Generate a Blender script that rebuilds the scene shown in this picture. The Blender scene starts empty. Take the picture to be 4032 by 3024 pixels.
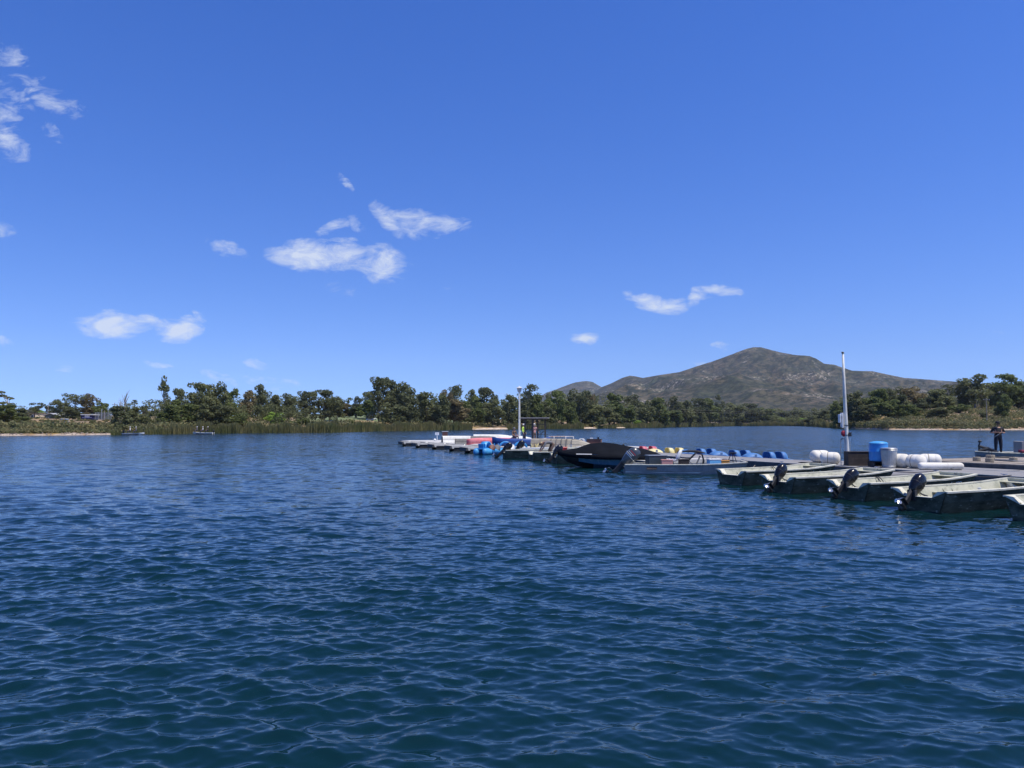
import bpy, bmesh, math, random
import numpy as np
from mathutils import Vector, Matrix, Euler

scene = bpy.context.scene
COL = scene.collection
rnd = random.Random(7)
R = math.radians

# ------------------------------------------------------------------ camera
CAM_H = 2.1
PITCH = math.atan(156 / 3000)
cam_data = bpy.data.cameras.new("camera")
cam = bpy.data.objects.new("camera", cam_data)
COL.objects.link(cam)
cam.location = (0, 0, CAM_H)
cam.rotation_euler = (R(90) + PITCH, 0, 0)
cam_data.sensor_width = 36
cam_data.lens = 36 * 3000 / 4032
cam_data.clip_start = 0.2
cam_data.clip_end = 30000
scene.camera = cam

# ------------------------------------------------------------------ world and sun
SUN_EL, SUN_AZ = R(64), R(118)          # azimuth clockwise from +Y (the view direction)
world = bpy.data.worlds.new("World")
scene.world = world
world.use_nodes = True
wn, wl = world.node_tree.nodes, world.node_tree.links
wn.clear()


def sky_nodes():
    def N(t, **k):
        n = wn.new(t)
        for a, v in k.items():
            setattr(n, a, v)
        return n

    def M(op, a, b=None, c=None, clamp=False):
        n = N('ShaderNodeMath', operation=op, use_clamp=clamp)
        for i, v in enumerate((a, b, c)):
            if v is None:
                continue
            if isinstance(v, (int, float)):
                n.inputs[i].default_value = v
            else:
                wl.new(v, n.inputs[i])
        return n.outputs[0]
    out = N('ShaderNodeOutputWorld')
    bg = N('ShaderNodeBackground')
    bg.inputs['Strength'].default_value = 0.1
    sky = N('ShaderNodeTexSky', sky_type='NISHITA', sun_disc=False)
    sky.sun_elevation = SUN_EL
    sky.sun_rotation = SUN_AZ
    sky.altitude = 0
    sky.air_density = 1.0
    sky.dust_density = 0.25
    sky.ozone_density = 3.5
    hs = N('ShaderNodeHueSaturation')
    hs.inputs['Hue'].default_value = 0.5125
    hs.inputs['Saturation'].default_value = 1.26
    hs.inputs['Value'].default_value = 1.66
    # the clear deep-blue air of this day: the pale horizon band is pulled below the horizon
    tcs = N('ShaderNodeTexCoord')
    ss = N('ShaderNodeSeparateXYZ')
    wl.new(tcs.outputs['Generated'], ss.inputs[0])
    zz = M('MULTIPLY_ADD', M('MAXIMUM', ss.outputs[2], 0.0), 0.9, 0.085)
    cs = N('ShaderNodeCombineXYZ')
    wl.new(ss.outputs[0], cs.inputs[0])
    wl.new(ss.outputs[1], cs.inputs[1])
    wl.new(zz, cs.inputs[2])
    nv = N('ShaderNodeVectorMath', operation='NORMALIZE')
    wl.new(cs.outputs[0], nv.inputs[0])
    wl.new(nv.outputs[0], sky.inputs[0])
    tint = N('ShaderNodeMix', data_type='RGBA', blend_type='MULTIPLY')
    tint.inputs[0].default_value = 1
    wl.new(sky.outputs[0], tint.inputs[6])
    tint.inputs[7].default_value = (0.93, 0.94, 1.07, 1)
    wl.new(tint.outputs[2], hs.inputs['Color'])
    # clouds: soft elliptical masses at fixed directions, broken up by noise
    tc = N('ShaderNodeTexCoord')
    sep = N('ShaderNodeSeparateXYZ')
    wl.new(tc.outputs['Generated'], sep.inputs[0])
    y = M('MAXIMUM', sep.outputs[1], 0.02)
    a = M('DIVIDE', sep.outputs[0], y)
    b = M('DIVIDE', sep.outputs[2], y)
    cb = N('ShaderNodeCombineXYZ')
    wl.new(a, cb.inputs[0])
    wl.new(b, cb.inputs[1])
    shear = N('ShaderNodeMapping')                 # streaks run down to the right
    shear.inputs['Rotation'].default_value = (0, 0, R(24))
    shear.inputs['Scale'].default_value = (1.0, 2.4, 1.0)
    wl.new(cb.outputs[0], shear.inputs[0])
    nz = N('ShaderNodeTexNoise')
    nz.inputs['Scale'].default_value = 24
    nz.inputs['Detail'].default_value = 9
    nz.inputs['Roughness'].default_value = 0.66
    nz.inputs['Distortion'].default_value = 0.5
    wl.new(shear.outputs[0], nz.inputs['Vector'])
    nz2 = N('ShaderNodeTexNoise')
    nz2.inputs['Scale'].default_value = 9
    nz2.inputs['Detail'].default_value = 6
    wl.new(cb.outputs[0], nz2.inputs['Vector'])
    sp2 = N('ShaderNodeSeparateColor')
    wl.new(nz2.outputs['Color'], sp2.inputs[0])
    aw = M('ADD', a, M('MULTIPLY', M('SUBTRACT', sp2.outputs[0], 0.5), 0.09))
    bw = M('ADD', b, M('MULTIPLY', M('SUBTRACT', sp2.outputs[1], 0.5), 0.05))
    # centre x, y, half width, half height (photo pixels), tilt (deg, + falls to the right), density
    CL = [(1255, 1000, 185, 62, 8, 1.25), (1500, 1030, 110, 70, 14, 1.15), (1545, 855, 90, 42, 38, 0.95), (1690, 872, 150, 46, 6, 1.05),
          (1310, 885, 55, 20, -12, 0.75), (1385, 880, 45, 30, 35, 0.55), (1350, 690, 52, 16, 60, 0.55),
          (110, 290, 150, 50, 50, 0.62), (190, 370, 150, 40, 28, 0.66), (15, 430, 90, 60, 60, 0.62), (5, 555, 95, 62, 30, 1.0), (190, 510, 55, 26, 62, 0.55), (290, 392, 80, 24, 25, 0.45), (40, 360, 120, 40, 40, .5),
          (15, 905, 50, 28, 20, 0.8), (880, 970, 95, 26, 8, 0.75),
          (455, 1275, 160, 44, 3, 1.3), (705, 1292, 95, 42, 0, 1.2), (775, 1240, 45, 20, 30, 0.55),
          (2600, 1192, 140, 32, 4, 1.3), (2500, 1180, 80, 28, 14, 0.9), (2775, 1186, 52, 22, -10, 1.05), (2825, 1150, 62, 18, 4, 0.95), (2300, 1340, 52, 20, 4, 1.15),
          (1070, 1482, 110, 22, 4, 0.65), (860, 1490, 60, 20, 10, 0.75), (250, 1447, 50, 14, 0, 0.7), (620, 1428, 60, 14, 10, 0.65), (985, 1412, 42, 16, 18, 0.65),
          (2850, 1365, 42, 12, 6, 0.7), (2745, 1430, 34, 10, 0, 0.8), (15, 1345, 42, 20, 10, 0.7), (1750, 1127, 30, 12, 0, .45), (3935, 1297, 40, 10, 0, .4),
          (1370, 1150, 60, 22, 10, 0.35), (2410, 1085, 0.1, 0.1, 0, 0)]
    dens = None
    c3, s3 = math.cos(PITCH), math.sin(PITCH)
    for (px, py, hw, hh, tilt, amp) in CL:
        if amp <= 0:
            continue
        cx, cy = (px - 2016) / 3000, (1512 - py) / 3000
        dy, dz = c3 - cy * s3, s3 + cy * c3
        ca, cbv = cx / dy, dz / dy
        t = R(-tilt)
        A = M('SUBTRACT', aw, ca)
        B = M('SUBTRACT', bw, cbv)
        hw2, hh2 = hw / 3000 * 1.3, hh / 3000 * 1.45
        u = M('MULTIPLY_ADD', A, math.cos(t) / hw2, M('MULTIPLY', B, math.sin(t) / hw2))
        v = M('MULTIPLY_ADD', B, math.cos(t) / hh2, M('MULTIPLY', A, -math.sin(t) / hh2))
        d2 = M('MULTIPLY_ADD', u, u, M('MULTIPLY', v, v))
        m = M('MULTIPLY', M('SUBTRACT', 1.0, d2, clamp=True), amp)
        dens = m if dens is None else M('MAXIMUM', dens, m)
    nn = M('MULTIPLY', M('SUBTRACT', nz.outputs[0], 0.5), 3.8)
    body = M('ADD', M('MULTIPLY', dens, 1.15), M('MULTIPLY', nn, M('MINIMUM', M('MULTIPLY', dens, 3.0), 1.0)))
    body = M('MULTIPLY', M('SUBTRACT', body, 0.28), 0.74, clamp=True)
    fac = M('MULTIPLY', M('POWER', body, 1.15), 0.9, clamp=True)
    fac = M('MULTIPLY', fac, M('GREATER_THAN', sep.outputs[1], 0.05))
    mix = N('ShaderNodeMix', data_type='RGBA')
    wl.new(fac, mix.inputs[0])
    wl.new(hs.outputs[0], mix.inputs[6])
    mix.inputs[7].default_value = (7.2, 7.9, 9.3, 1)
    wl.new(mix.outputs[2], bg.inputs['Color'])
    wl.new(bg.outputs[0], out.inputs['Surface'])


sky_nodes()
sun_data = bpy.data.lights.new("sun", 'SUN')
sun_data.energy = 4.9
sun_data.angle = R(0.55)
sun_data.color = (1.0, 0.93, 0.80)
sun = bpy.data.objects.new("sun", sun_data)
COL.objects.link(sun)
SUN_DIR = Vector((math.sin(SUN_AZ) * math.cos(SUN_EL), math.cos(SUN_AZ) * math.cos(SUN_EL), math.sin(SUN_EL)))
sun.rotation_euler = SUN_DIR.to_track_quat('Z', 'Y').to_euler()
scene.view_settings.view_transform = 'Standard'
scene.view_settings.look = 'None'
scene.view_settings.exposure = 0.0
scene.view_settings.gamma = 1.0
scene.render.engine = 'CYCLES'
scene.cycles.max_bounces = 6
scene.cycles.transparent_max_bounces = 8
scene.cycles.volume_bounces = 0
scene.cycles.use_adaptive_sampling = True
scene.cycles.use_denoising = True
scene.cycles.denoiser = 'OPENIMAGEDENOISE'
scene.cycles.sample_clamp_indirect = 4.0

# ------------------------------------------------------------------ helpers
def ray(px, py):
    cx, cy = (px - 2016) / 3000, (1512 - py) / 3000
    c, s = math.cos(PITCH), math.sin(PITCH)
    return Vector((cx, c - cy * s, s + cy * c))


def P(px, py, z=0.0):
    """World point seen at photo pixel (px, py) on the level z."""
    d = ray(px, py)
    t = (z - CAM_H) / d.z
    return Vector((d.x * t, d.y * t, z))


def PD(px, py, Y):
    d = ray(px, py)
    t = Y / d.y
    return Vector((d.x * t, Y, CAM_H + d.z * t))


def PX(px, Y):
    return (px - 2016) / 3000 * Y * 1.0


class MB:
    """Collects shapes into one mesh."""
    def __init__(self):
        self.v, self.f, self.mi, self.cur, self.sm = [], [], [], 0, []
        self.smooth = False

    def add(self, vs, fs):
        o = len(self.v)
        self.v += [tuple(v) for v in vs]
        for f in fs:
            self.f.append(tuple(i + o for i in f))
            self.mi.append(self.cur)
            self.sm.append(self.smooth)
        return self

    def box(self, c, s, rz=0, rx=0, ry=0, taper=1.0):
        hx, hy, hz = s[0] / 2, s[1] / 2, s[2] / 2
        vs = [Vector((x * hx * (taper if z > 0 else 1), y * hy * (taper if z > 0 else 1), z * hz)) for z in (-1, 1) for y in (-1, 1) for x in (-1, 1)]
        if rz or rx or ry:
            m = Euler((rx, ry, rz)).to_matrix()
            vs = [m @ v for v in vs]
        c = Vector(c)
        return self.add([v + c for v in vs], [(0, 2, 3, 1), (4, 5, 7, 6), (0, 1, 5, 4), (2, 6, 7, 3), (0, 4, 6, 2), (1, 3, 7, 5)])

    def bbox(self, c, s, b=0.02, rz=0, rx=0, ry=0):
        """Box with chamfered edges."""
        bm = bmesh.new()
        bmesh.ops.create_cube(bm, size=1)
        for v in bm.verts:
            v.co = Vector((v.co.x * s[0], v.co.y * s[1], v.co.z * s[2]))
        bmesh.ops.bevel(bm, geom=bm.edges[:], offset=b, segments=2, affect='EDGES', profile=0.6)
        m = Matrix.Translation(Vector(c)) @ Euler((rx, ry, rz)).to_matrix().to_4x4()
        bm.transform(m)
        vs = [v.co.copy() for v in bm.verts]
        bm.verts.index_update()
        fs = [tuple(v.index for v in f.verts) for f in bm.faces]
        bm.free()
        return self.add(vs, fs)

    def tube(self, pts, r, n=8, caps=True):
        pts = [Vector(p) for p in pts]
        rs = r if isinstance(r, (list, tuple)) else [r] * len(pts)
        rings = []
        up = None
        for i, p in enumerate(pts):
            d = (pts[min(i + 1, len(pts) - 1)] - pts[max(i - 1, 0)]).normalized()
            if up is None:
                up = Vector((0, 0, 1)) if abs(d.z) < 0.9 else Vector((1, 0, 0))
            a = d.cross(up)
            if a.length < 1e-4:
                a = d.cross(Vector((0, 1, 0)))
            a.normalize()
            bb = d.cross(a).normalized()
            up = -bb if False else up
            rings.append([p + (a * math.cos(k * 2 * math.pi / n) + bb * math.sin(k * 2 * math.pi / n)) * rs[i] for k in range(n)])
        return self.loft(rings, caps, True)

    def loft(self, rings, caps=True, closed=True):
        n = len(rings[0])
        vs = [v for rg in rings for v in rg]
        fs = []
        for i in range(len(rings) - 1):
            for k in range(n if closed else n - 1):
                k2 = (k + 1) % n
                fs.append((i * n + k, i * n + k2, (i + 1) * n + k2, (i + 1) * n + k))
        if caps:
            fs.append(tuple(range(n - 1, -1, -1)))
            fs.append(tuple((len(rings) - 1) * n + k for k in range(n)))
        return self.add(vs, fs)

    def lathe(self, prof, c=(0, 0, 0), n=20, axis='Z'):
        rings = []
        for (r, z) in prof:
            rg = []
            for k in range(n):
                a = k * 2 * math.pi / n
                x, y = r * math.cos(a), r * math.sin(a)
                p = Vector((x, y, z)) if axis == 'Z' else (Vector((z, x, y)) if axis == 'X' else Vector((x, z, y)))
                rg.append(p + Vector(c))
            rings.append(rg)
        return self.loft(rings, True, True)

    def prism(self, poly, h0, h1, axis='Z'):
        def mk(p, h):
            return Vector((p[0], p[1], h)) if axis == 'Z' else (Vector((h, p[0], p[1])) if axis == 'X' else Vector((p[0], h, p[1])))
        return self.loft([[mk(p, h0) for p in poly], [mk(p, h1) for p in poly]], True, True)

    def build(self, name, mats, parent=None, loc=None, rot=None, fix=True):
        me = bpy.data.meshes.new(name)
        me.from_pydata(self.v, [], self.f)
        mats = mats if isinstance(mats, (list, tuple)) else [mats]
        for m in mats:
            me.materials.append(m)
        me.polygons.foreach_set('material_index', self.mi)
        me.polygons.foreach_set('use_smooth', self.sm)
        if fix:
            bm = bmesh.new()
            bm.from_mesh(me)
            bmesh.ops.recalc_face_normals(bm, faces=bm.faces[:])
            bm.to_mesh(me)
            bm.free()
        me.update()
        o = bpy.data.objects.new(name, me)
        COL.objects.link(o)
        if parent is not None:
            o.parent = parent
        if loc is not None:
            o.location = loc
        if rot is not None:
            o.rotation_euler = rot
        return o


def tag(o, label=None, cat=None, group=None, kind=None):
    if label:
        n = len(label.split())
        assert 4 <= n <= 16, label
        o['label'] = label
    if cat:
        o['category'] = cat
    if group:
        o['group'] = group
    if kind:
        o['kind'] = kind
    return o


def empty(name, loc, rz=0.0, label=None, cat=None, group=None, scale=None):
    o = bpy.data.objects.new(name, None)
    o.empty_display_size = 0.2
    COL.objects.link(o)
    o.location = loc
    o.rotation_euler = (0, 0, rz)
    if scale is not None:
        o.scale = scale
    return tag(o, label, cat, group)


def kids(o):
    return [c for c in bpy.data.objects if c.parent == o]


def copy_tree(o, parent=None, table=None):
    c = o.copy()
    COL.objects.link(c)
    if parent is not None:
        c.parent = parent
    for ch in list(o.children):
        copy_tree(ch, c)
    return c


def put(o, loc, rz=0.0, label=None, group=None, scale=None):
    o.location = loc
    o.rotation_euler = (0, 0, rz)
    if scale is not None:
        o.scale = scale
    if label:
        tag(o, label)
    if group:
        o['group'] = group
    return o


# ------------------------------------------------------------------ materials
def mat(name, c1, rough=0.6, metal=0.0, c2=None, scale=4.0, mixs=(0.35, 0.7), bump=0.0, bscale=30.0, c3=None, s3=14.0, m3=(0.6, 0.7), spec=0.5, stretch=None, rough2=None, coat=0.0, trans=0.0, rand=0.0, coord='Object'):
    m = bpy.data.materials.new(name)
    m.use_nodes = True
    nt = m.node_tree
    N, L = nt.nodes, nt.links
    b = N['Principled BSDF']
    b.inputs['Roughness'].default_value = rough
    b.inputs['Metallic'].default_value = metal
    b.inputs['Specular IOR Level'].default_value = spec
    b.inputs['Base Color'].default_value = (*c1, 1)
    if coat:
        b.inputs['Coat Weight'].default_value = coat
        b.inputs['Coat Roughness'].default_value = 0.15
    tc = N.new('ShaderNodeTexCoord')
    vec = tc.outputs[coord]
    if stretch:
        mp = N.new('ShaderNodeMapping')
        mp.inputs['Scale'].default_value = stretch
        L.new(vec, mp.inputs[0])
        vec = mp.outputs[0]
    cur = None
    if c2 is not None:
        n1 = N.new('ShaderNodeTexNoise')
        n1.inputs['Scale'].default_value = scale
        n1.inputs['Detail'].default_value = 6
        n1.inputs['Roughness'].default_value = 0.65
        L.new(vec, n1.inputs['Vector'])
        mr = N.new('ShaderNodeMapRange')
        mr.inputs[1].default_value, mr.inputs[2].default_value = mixs
        L.new(n1.outputs[0], mr.inputs[0])
        mx = N.new('ShaderNodeMix')
        mx.data_type = 'RGBA'
        L.new(mr.outputs[0], mx.inputs[0])
        mx.inputs[6].default_value = (*c1, 1)
        mx.inputs[7].default_value = (*c2, 1)
        cur = mx.outputs[2]
        if rough2 is not None:
            mq = N.new('ShaderNodeMapRange')
            mq.inputs[1].default_value, mq.inputs[2].default_value = mixs
            mq.inputs[3].default_value, mq.inputs[4].default_value = rough, rough2
            L.new(n1.outputs[0], mq.inputs[0])
            L.new(mq.outputs[0], b.inputs['Roughness'])
    if c3 is not None:
        n3 = N.new('ShaderNodeTexNoise')
        n3.inputs['Scale'].default_value = s3
        n3.inputs['Detail'].default_value = 5
        n3.inputs['Roughness'].default_value = 0.7
        L.new(vec, n3.inputs['Vector'])
        mr = N.new('ShaderNodeMapRange')
        mr.inputs[1].default_value, mr.inputs[2].default_value = m3
        L.new(n3.outputs[0], mr.inputs[0])
        mx = N.new('ShaderNodeMix')
        mx.data_type = 'RGBA'
        L.new(mr.outputs[0], mx.inputs[0])
        if cur is not None:
            L.new(cur, mx.inputs[6])
        else:
            mx.inputs[6].default_value = (*c1, 1)
        mx.inputs[7].default_value = (*c3, 1)
        cur = mx.outputs[2]
    if rand:
        oi = N.new('ShaderNodeObjectInfo')
        mr = N.new('ShaderNodeMapRange')
        mr.inputs[3].default_value, mr.inputs[4].default_value = 1 - rand, 1 + rand
        L.new(oi.outputs['Random'], mr.inputs[0])
        hv = N.new('ShaderNodeHueSaturation')
        L.new(mr.outputs[0], hv.inputs['Value'])
        if cur is not None:
            L.new(cur, hv.inputs['Color'])
        else:
            hv.inputs['Color'].default_value = (*c1, 1)
        cur = hv.outputs[0]
    if cur is not None:
        L.new(cur, b.inputs['Base Color'])
    if bump:
        nb = N.new('ShaderNodeTexNoise')
        nb.inputs['Scale'].default_value = bscale
        nb.inputs['Detail'].default_value = 4
        L.new(vec, nb.inputs['Vector'])
        bp = N.new('ShaderNodeBump')
        bp.inputs['Strength'].default_value = bump
        bp.inputs['Distance'].default_value = 0.02
        L.new(nb.outputs[0], bp.inputs['Height'])
        L.new(bp.outputs[0], b.inputs['Normal'])
    return m


# ------------------------------------------------------------------ water
def water_material():
    m = bpy.data.materials.new("lake_water")
    m.use_nodes = True
    nt = m.node_tree
    N, L = nt.nodes, nt.links
    b = N['Principled BSDF']
    b.inputs['Base Color'].default_value = (0.0026, 0.0190, 0.0220, 1)
    b.inputs['Roughness'].default_value = 0.04
    b.inputs['IOR'].default_value = 1.40
    tc = N.new('ShaderNodeTexCoord')
    at = N.new('ShaderNodeAttribute')
    at.attribute_name = 'rip'
    geo = N.new('ShaderNodeNewGeometry')

    def noise(scale, detail, sx, sy, off, rough=0.6):
        mp = N.new('ShaderNodeMapping')
        mp.inputs['Scale'].default_value = (sx, sy, 1)
        mp.inputs['Location'].default_value = off
        mp.inputs['Rotation'].default_value = (0, 0, R(6))
        L.new(tc.outputs['Object'], mp.inputs[0])
        n = N.new('ShaderNodeTexNoise')
        n.inputs['Scale'].default_value = scale
        n.inputs['Detail'].default_value = detail
        n.inputs['Roughness'].default_value = rough
        L.new(mp.outputs[0], n.inputs['Vector'])
        s = N.new('ShaderNodeVectorMath')
        s.operation = 'SUBTRACT'
        L.new(n.outputs['Color'], s.inputs[0])
        s.inputs[1].default_value = (0.5, 0.5, 0.5)
        return s.outputs[0]
    # fine ripples, present everywhere
    fine = noise(9.0, 3, 0.7, 1.6, (3, 5, 0))
    mid = noise(1.9, 4, 0.55, 1.5, (13, 7, 0))
    sc1 = N.new('ShaderNodeVectorMath')
    sc1.operation = 'MULTIPLY'
    L.new(fine, sc1.inputs[0])
    sc1.inputs[1].default_value = (0.24, 0.38, 0)
    mm = N.new('ShaderNodeVectorMath')
    mm.operation = 'MULTIPLY'
    L.new(mid, mm.inputs[0])
    mm.inputs[1].default_value = (0.6, 1.15, 0)
    sc2 = N.new('ShaderNodeVectorMath')
    sc2.operation = 'SCALE'
    L.new(mm.outputs[0], sc2.inputs[0])
    L.new(at.outputs['Fac'], sc2.inputs['Scale'])
    ad = N.new('ShaderNodeVectorMath')
    L.new(sc1.outputs[0], ad.inputs[0])
    L.new(sc2.outputs[0], ad.inputs[1])
    ad2 = N.new('ShaderNodeVectorMath')
    L.new(ad.outputs[0], ad2.inputs[0])
    L.new(geo.outputs['Normal'], ad2.inputs[1])
    nm = N.new('ShaderNodeVectorMath')
    nm.operation = 'NORMALIZE'
    L.new(ad2.outputs[0], nm.inputs[0])
    L.new(nm.outputs[0], b.inputs['Normal'])
    # gusts: patches of rougher and calmer water
    g = N.new('ShaderNodeTexNoise')
    g.inputs['Scale'].default_value = 0.03
    g.inputs['Detail'].default_value = 4
    L.new(tc.outputs['Object'], g.inputs['Vector'])
    mr = N.new('ShaderNodeMapRange')
    mr.inputs[1].default_value, mr.inputs[2].default_value = 0.35, 0.65
    mr.inputs[3].default_value, mr.inputs[4].default_value = 0.03, 0.08
    L.new(g.outputs[0], mr.inputs[0])
    ra = N.new('ShaderNodeMath')
    ra.operation = 'MULTIPLY_ADD'
    L.new(at.outputs['Fac'], ra.inputs[0])
    ra.inputs[1].default_value = 0.07
    L.new(mr.outputs[0], ra.inputs[2])
    L.new(ra.outputs[0], b.inputs['Roughness'])
    return m


def build_water():
    rg = np.random.default_rng(11)
    az_in = np.linspace(R(-37), R(37), 721)
    az_out = np.linspace(R(37), R(323), 90)[1:-1]
    az = np.concatenate([az_in, az_out])
    rs = [0.4, 1.2, 2.2, 3.0]
    r = 3.0
    while r < 140:
        r += min(max(0.018, 0.5 * r * r / (762 * 2.1) * 0.6), 0.9)
        rs.append(r)
    while r < 2600:
        r *= 1.08
        rs.append(r)
    rs = np.array(rs)
    dr = np.gradient(rs)
    A, RR = np.meshgrid(az, rs)
    DR = np.repeat(dr[:, None], len(az), 1)
    daz = np.gradient(az)
    DA = np.abs(np.repeat(daz[None, :], len(rs), 0)) * RR
    X, Y = RR * np.sin(A), RR * np.cos(A)
    Z = np.zeros_like(X)
    DX, DY = np.zeros_like(X), np.zeros_like(X)
    ncomp = 110
    lam = np.exp(np.linspace(math.log(0.07), math.log(1.3), ncomp)) * rg.uniform(0.95, 1.05, ncomp)
    th = R(-92) + np.where(rg.random(ncomp) < 0.5, 1, -1) * R(22) + rg.normal(0, R(17), ncomp)
    ph = rg.uniform(0, 2 * math.pi, ncomp)
    TOT = 0.175
    wgt = np.where(lam < 0.12, 0.8, np.where(lam > 0.45, 0.68, 1.1))
    ak = wgt * TOT * math.sqrt(2 / np.sum(wgt ** 2)) * math.sqrt(1.0)
    ak = wgt / math.sqrt(np.sum(wgt ** 2)) * TOT * math.sqrt(2)
    # group envelope so that the pattern is not uniform
    env = 1 + 0.16 * np.sin(0.05 * X + 0.22 * Y + 0.6 * np.sin(0.09 * X)) + 0.22 * np.sin(0.9 * X + 0.5 * Y + 1) * np.sin(0.35 * X - 0.8 * Y) + 0.2 * np.sin(0.21 * X + 0.17 * Y + 2)
    got = np.zeros_like(X)
    SP = np.maximum(np.maximum(DR, DA), 1e-3)
    for i in range(ncomp):
        k = 2 * math.pi / lam[i]
        kx, ky = k * math.cos(th[i]), k * math.sin(th[i])
        eff = lam[i] / np.maximum(DR * abs(math.sin(th[i])) + 1e-6, DA * abs(math.cos(th[i])) + 1e-6)
        w = np.clip((eff - 2.3) / 2.2, 0, 1)
        if w.max() <= 0:
            continue
        p = kx * X + ky * Y + ph[i] + 0.5 * np.sin(0.37 * X + i) * np.sin(0.29 * Y + 2 * i)
        a = ak[i] / k
        Z += w * a * np.sin(p)
        q = 0.85 * w * a
        DX += q * math.cos(th[i]) * np.cos(p)
        DY += q * math.sin(th[i]) * np.cos(p)
        got += (w * ak[i]) ** 2 / 2
    Z *= env
    X2, Y2 = X + DX * env, Y + DY * env
    rip = np.sqrt(np.clip(1 - got / (TOT ** 2), 0, 1))
    nR, nA = X.shape
    verts = np.stack([X2, Y2, Z], -1).reshape(-1, 3)
    idx = np.arange(nR * nA).reshape(nR, nA)
    q0, q1 = idx[:-1, :], idx[1:, :]
    f = np.stack([q0, np.roll(q0, -1, 1), np.roll(q1, -1, 1), q1], -1).reshape(-1, 4)[:, ::-1]
    me = bpy.data.meshes.new('water')
    nf = len(f)
    me.vertices.add(len(verts))
    me.vertices.foreach_set('co', verts.ravel())
    me.loops.add(nf * 4)
    me.loops.foreach_set('vertex_index', f.ravel().astype(np.int32))
    me.polygons.add(nf)
    me.polygons.foreach_set('loop_start', np.arange(0, nf * 4, 4, dtype=np.int32))
    me.polygons.foreach_set('use_smooth', np.ones(nf, dtype=bool))
    me.update()
    at = me.attributes.new('rip', 'FLOAT', 'POINT')
    at.data.foreach_set('value', rip.ravel().astype(np.float32))
    me.materials.append(water_material())
    o = bpy.data.objects.new('water', me)
    COL.objects.link(o)
    print('water quads', nf, 'z', Z.min(), Z.max())
    tag(o, 'rippled dark blue lake water filling the lower half', None, None, 'structure')


build_water()

# ------------------------------------------------------------------ terrain
SH_PX = [-1500, -900, -400, 0, 300, 500, 700, 800, 1300, 1500, 1800, 1900, 2300, 2600, 2750, 2900, 3080, 3170, 3250, 3330, 3500, 3800, 4032, 4600, 5500]
SH_Y = [80, 95, 112, 131, 138, 146, 158, 168, 180, 215, 258, 284, 330, 430, 560, 700, 690, 600, 400, 330, 258, 244, 250, 240, 230]
RA_PX = [-1500, 600, 900, 1200, 1600, 2200, 2600, 3150, 3300, 3500, 4032, 5500]
RA_A = [9, 9, 8, 9, 9, 6, 5, 5, 10, 16, 17, 17]
RA_B = [280, 280, 230, 180, 200, 300, 400, 400, 200, 150, 140, 140]


def shore_np(px):
    return np.interp(px, SH_PX, SH_Y)


def ground_np(px, Y):
    t = Y - shore_np(px)
    A, B = np.interp(px, RA_PX, RA_A), np.interp(px, RA_PX, RA_B)
    X = (px - 2016) / 3000 * Y
    z = np.where(t < 0, np.clip(t * 0.12, -0.8, 0), np.minimum(t * 0.13, 0.5)) + A * (1 - np.exp(-np.clip(t, 0, None) / B))
    z = z + np.clip(t / 20, 0, 1) * 0.5 * np.sin(X * 0.11 + 1) * np.sin(Y * 0.13) + np.clip(t / 8, 0, 1) * 0.16 * np.sin(X * 0.5) * np.cos(Y * 0.43 + 1)
    return z


def ground(px, Y):
    return float(ground_np(np.array([float(px)]), np.array([float(Y)]))[0])


def grid_mesh(name, X, Y, Z, m, smooth=True):
    nR, nA = X.shape
    verts = np.stack([X, Y, Z], -1).reshape(-1, 3)
    idx = np.arange(nR * nA).reshape(nR, nA)
    f = np.stack([idx[:-1, :-1], idx[:-1, 1:], idx[1:, 1:], idx[1:, :-1]], -1).reshape(-1, 4)
    me = bpy.data.meshes.new(name)
    me.from_pydata(verts.tolist(), [], f.tolist())
    me.polygons.foreach_set('use_smooth', np.full(len(f), smooth, dtype=bool))
    me.materials.append(m)
    me.update()
    o = bpy.data.objects.new(name, me)
    COL.objects.link(o)
    return o


def terrain_material():
    m = bpy.data.materials.new("shore_ground")
    m.use_nodes = True
    nt = m.node_tree
    N, L = nt.nodes, nt.links
    b = N['Principled BSDF']
    b.inputs['Roughness'].default_value = 0.95
    tc = N.new('ShaderNodeTexCoord')

    def noise(s, d=5):
        n = N.new('ShaderNodeTexNoise')
        n.inputs['Scale'].default_value = s
        n.inputs['Detail'].default_value = d
        n.inputs['Roughness'].default_value = 0.65
        L.new(tc.outputs['Object'], n.inputs['Vector'])
        return n.outputs[0]

    def mixc(f, a, bb):
        x = N.new('ShaderNodeMix')
        x.data_type = 'RGBA'
        L.new(f, x.inputs[0])
        for i, v in ((6, a), (7, bb)):
            if isinstance(v, tuple):
                x.inputs[i].default_value = (*v, 1)
            else:
                L.new(v, x.inputs[i])
        return x.outputs[2]

    def mr(v, a, bb):
        x = N.new('ShaderNodeMapRange')
        x.inputs[1].default_value, x.inputs[2].default_value = a, bb
        L.new(v, x.inputs[0])
        return x.outputs[0]
    soil = mixc(mr(noise(0.35), 0.4, 0.65), (0.30, 0.20, 0.12), (0.13, 0.12, 0.065))
    soil = mixc(mr(noise(0.08), 0.5, 0.62), soil, (0.33, 0.22, 0.07))
    at = N.new('ShaderNodeAttribute')
    at.attribute_name = 'lawn'
    lawn = mixc(mr(noise(0.12), 0.35, 0.7), (0.11, 0.16, 0.05), (0.19, 0.21, 0.10))
    c = mixc(at.outputs['Fac'], soil, lawn)
    at2 = N.new('ShaderNodeAttribute')
    at2.attribute_name = 'sand'
    c = mixc(at2.outputs['Fac'], c, mixc(mr(noise(1.5), 0.35, 0.65), (0.50, 0.41, 0.32), (0.30, 0.245, 0.19)))
    L.new(c, b.inputs['Base Color'])
    return m


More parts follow.
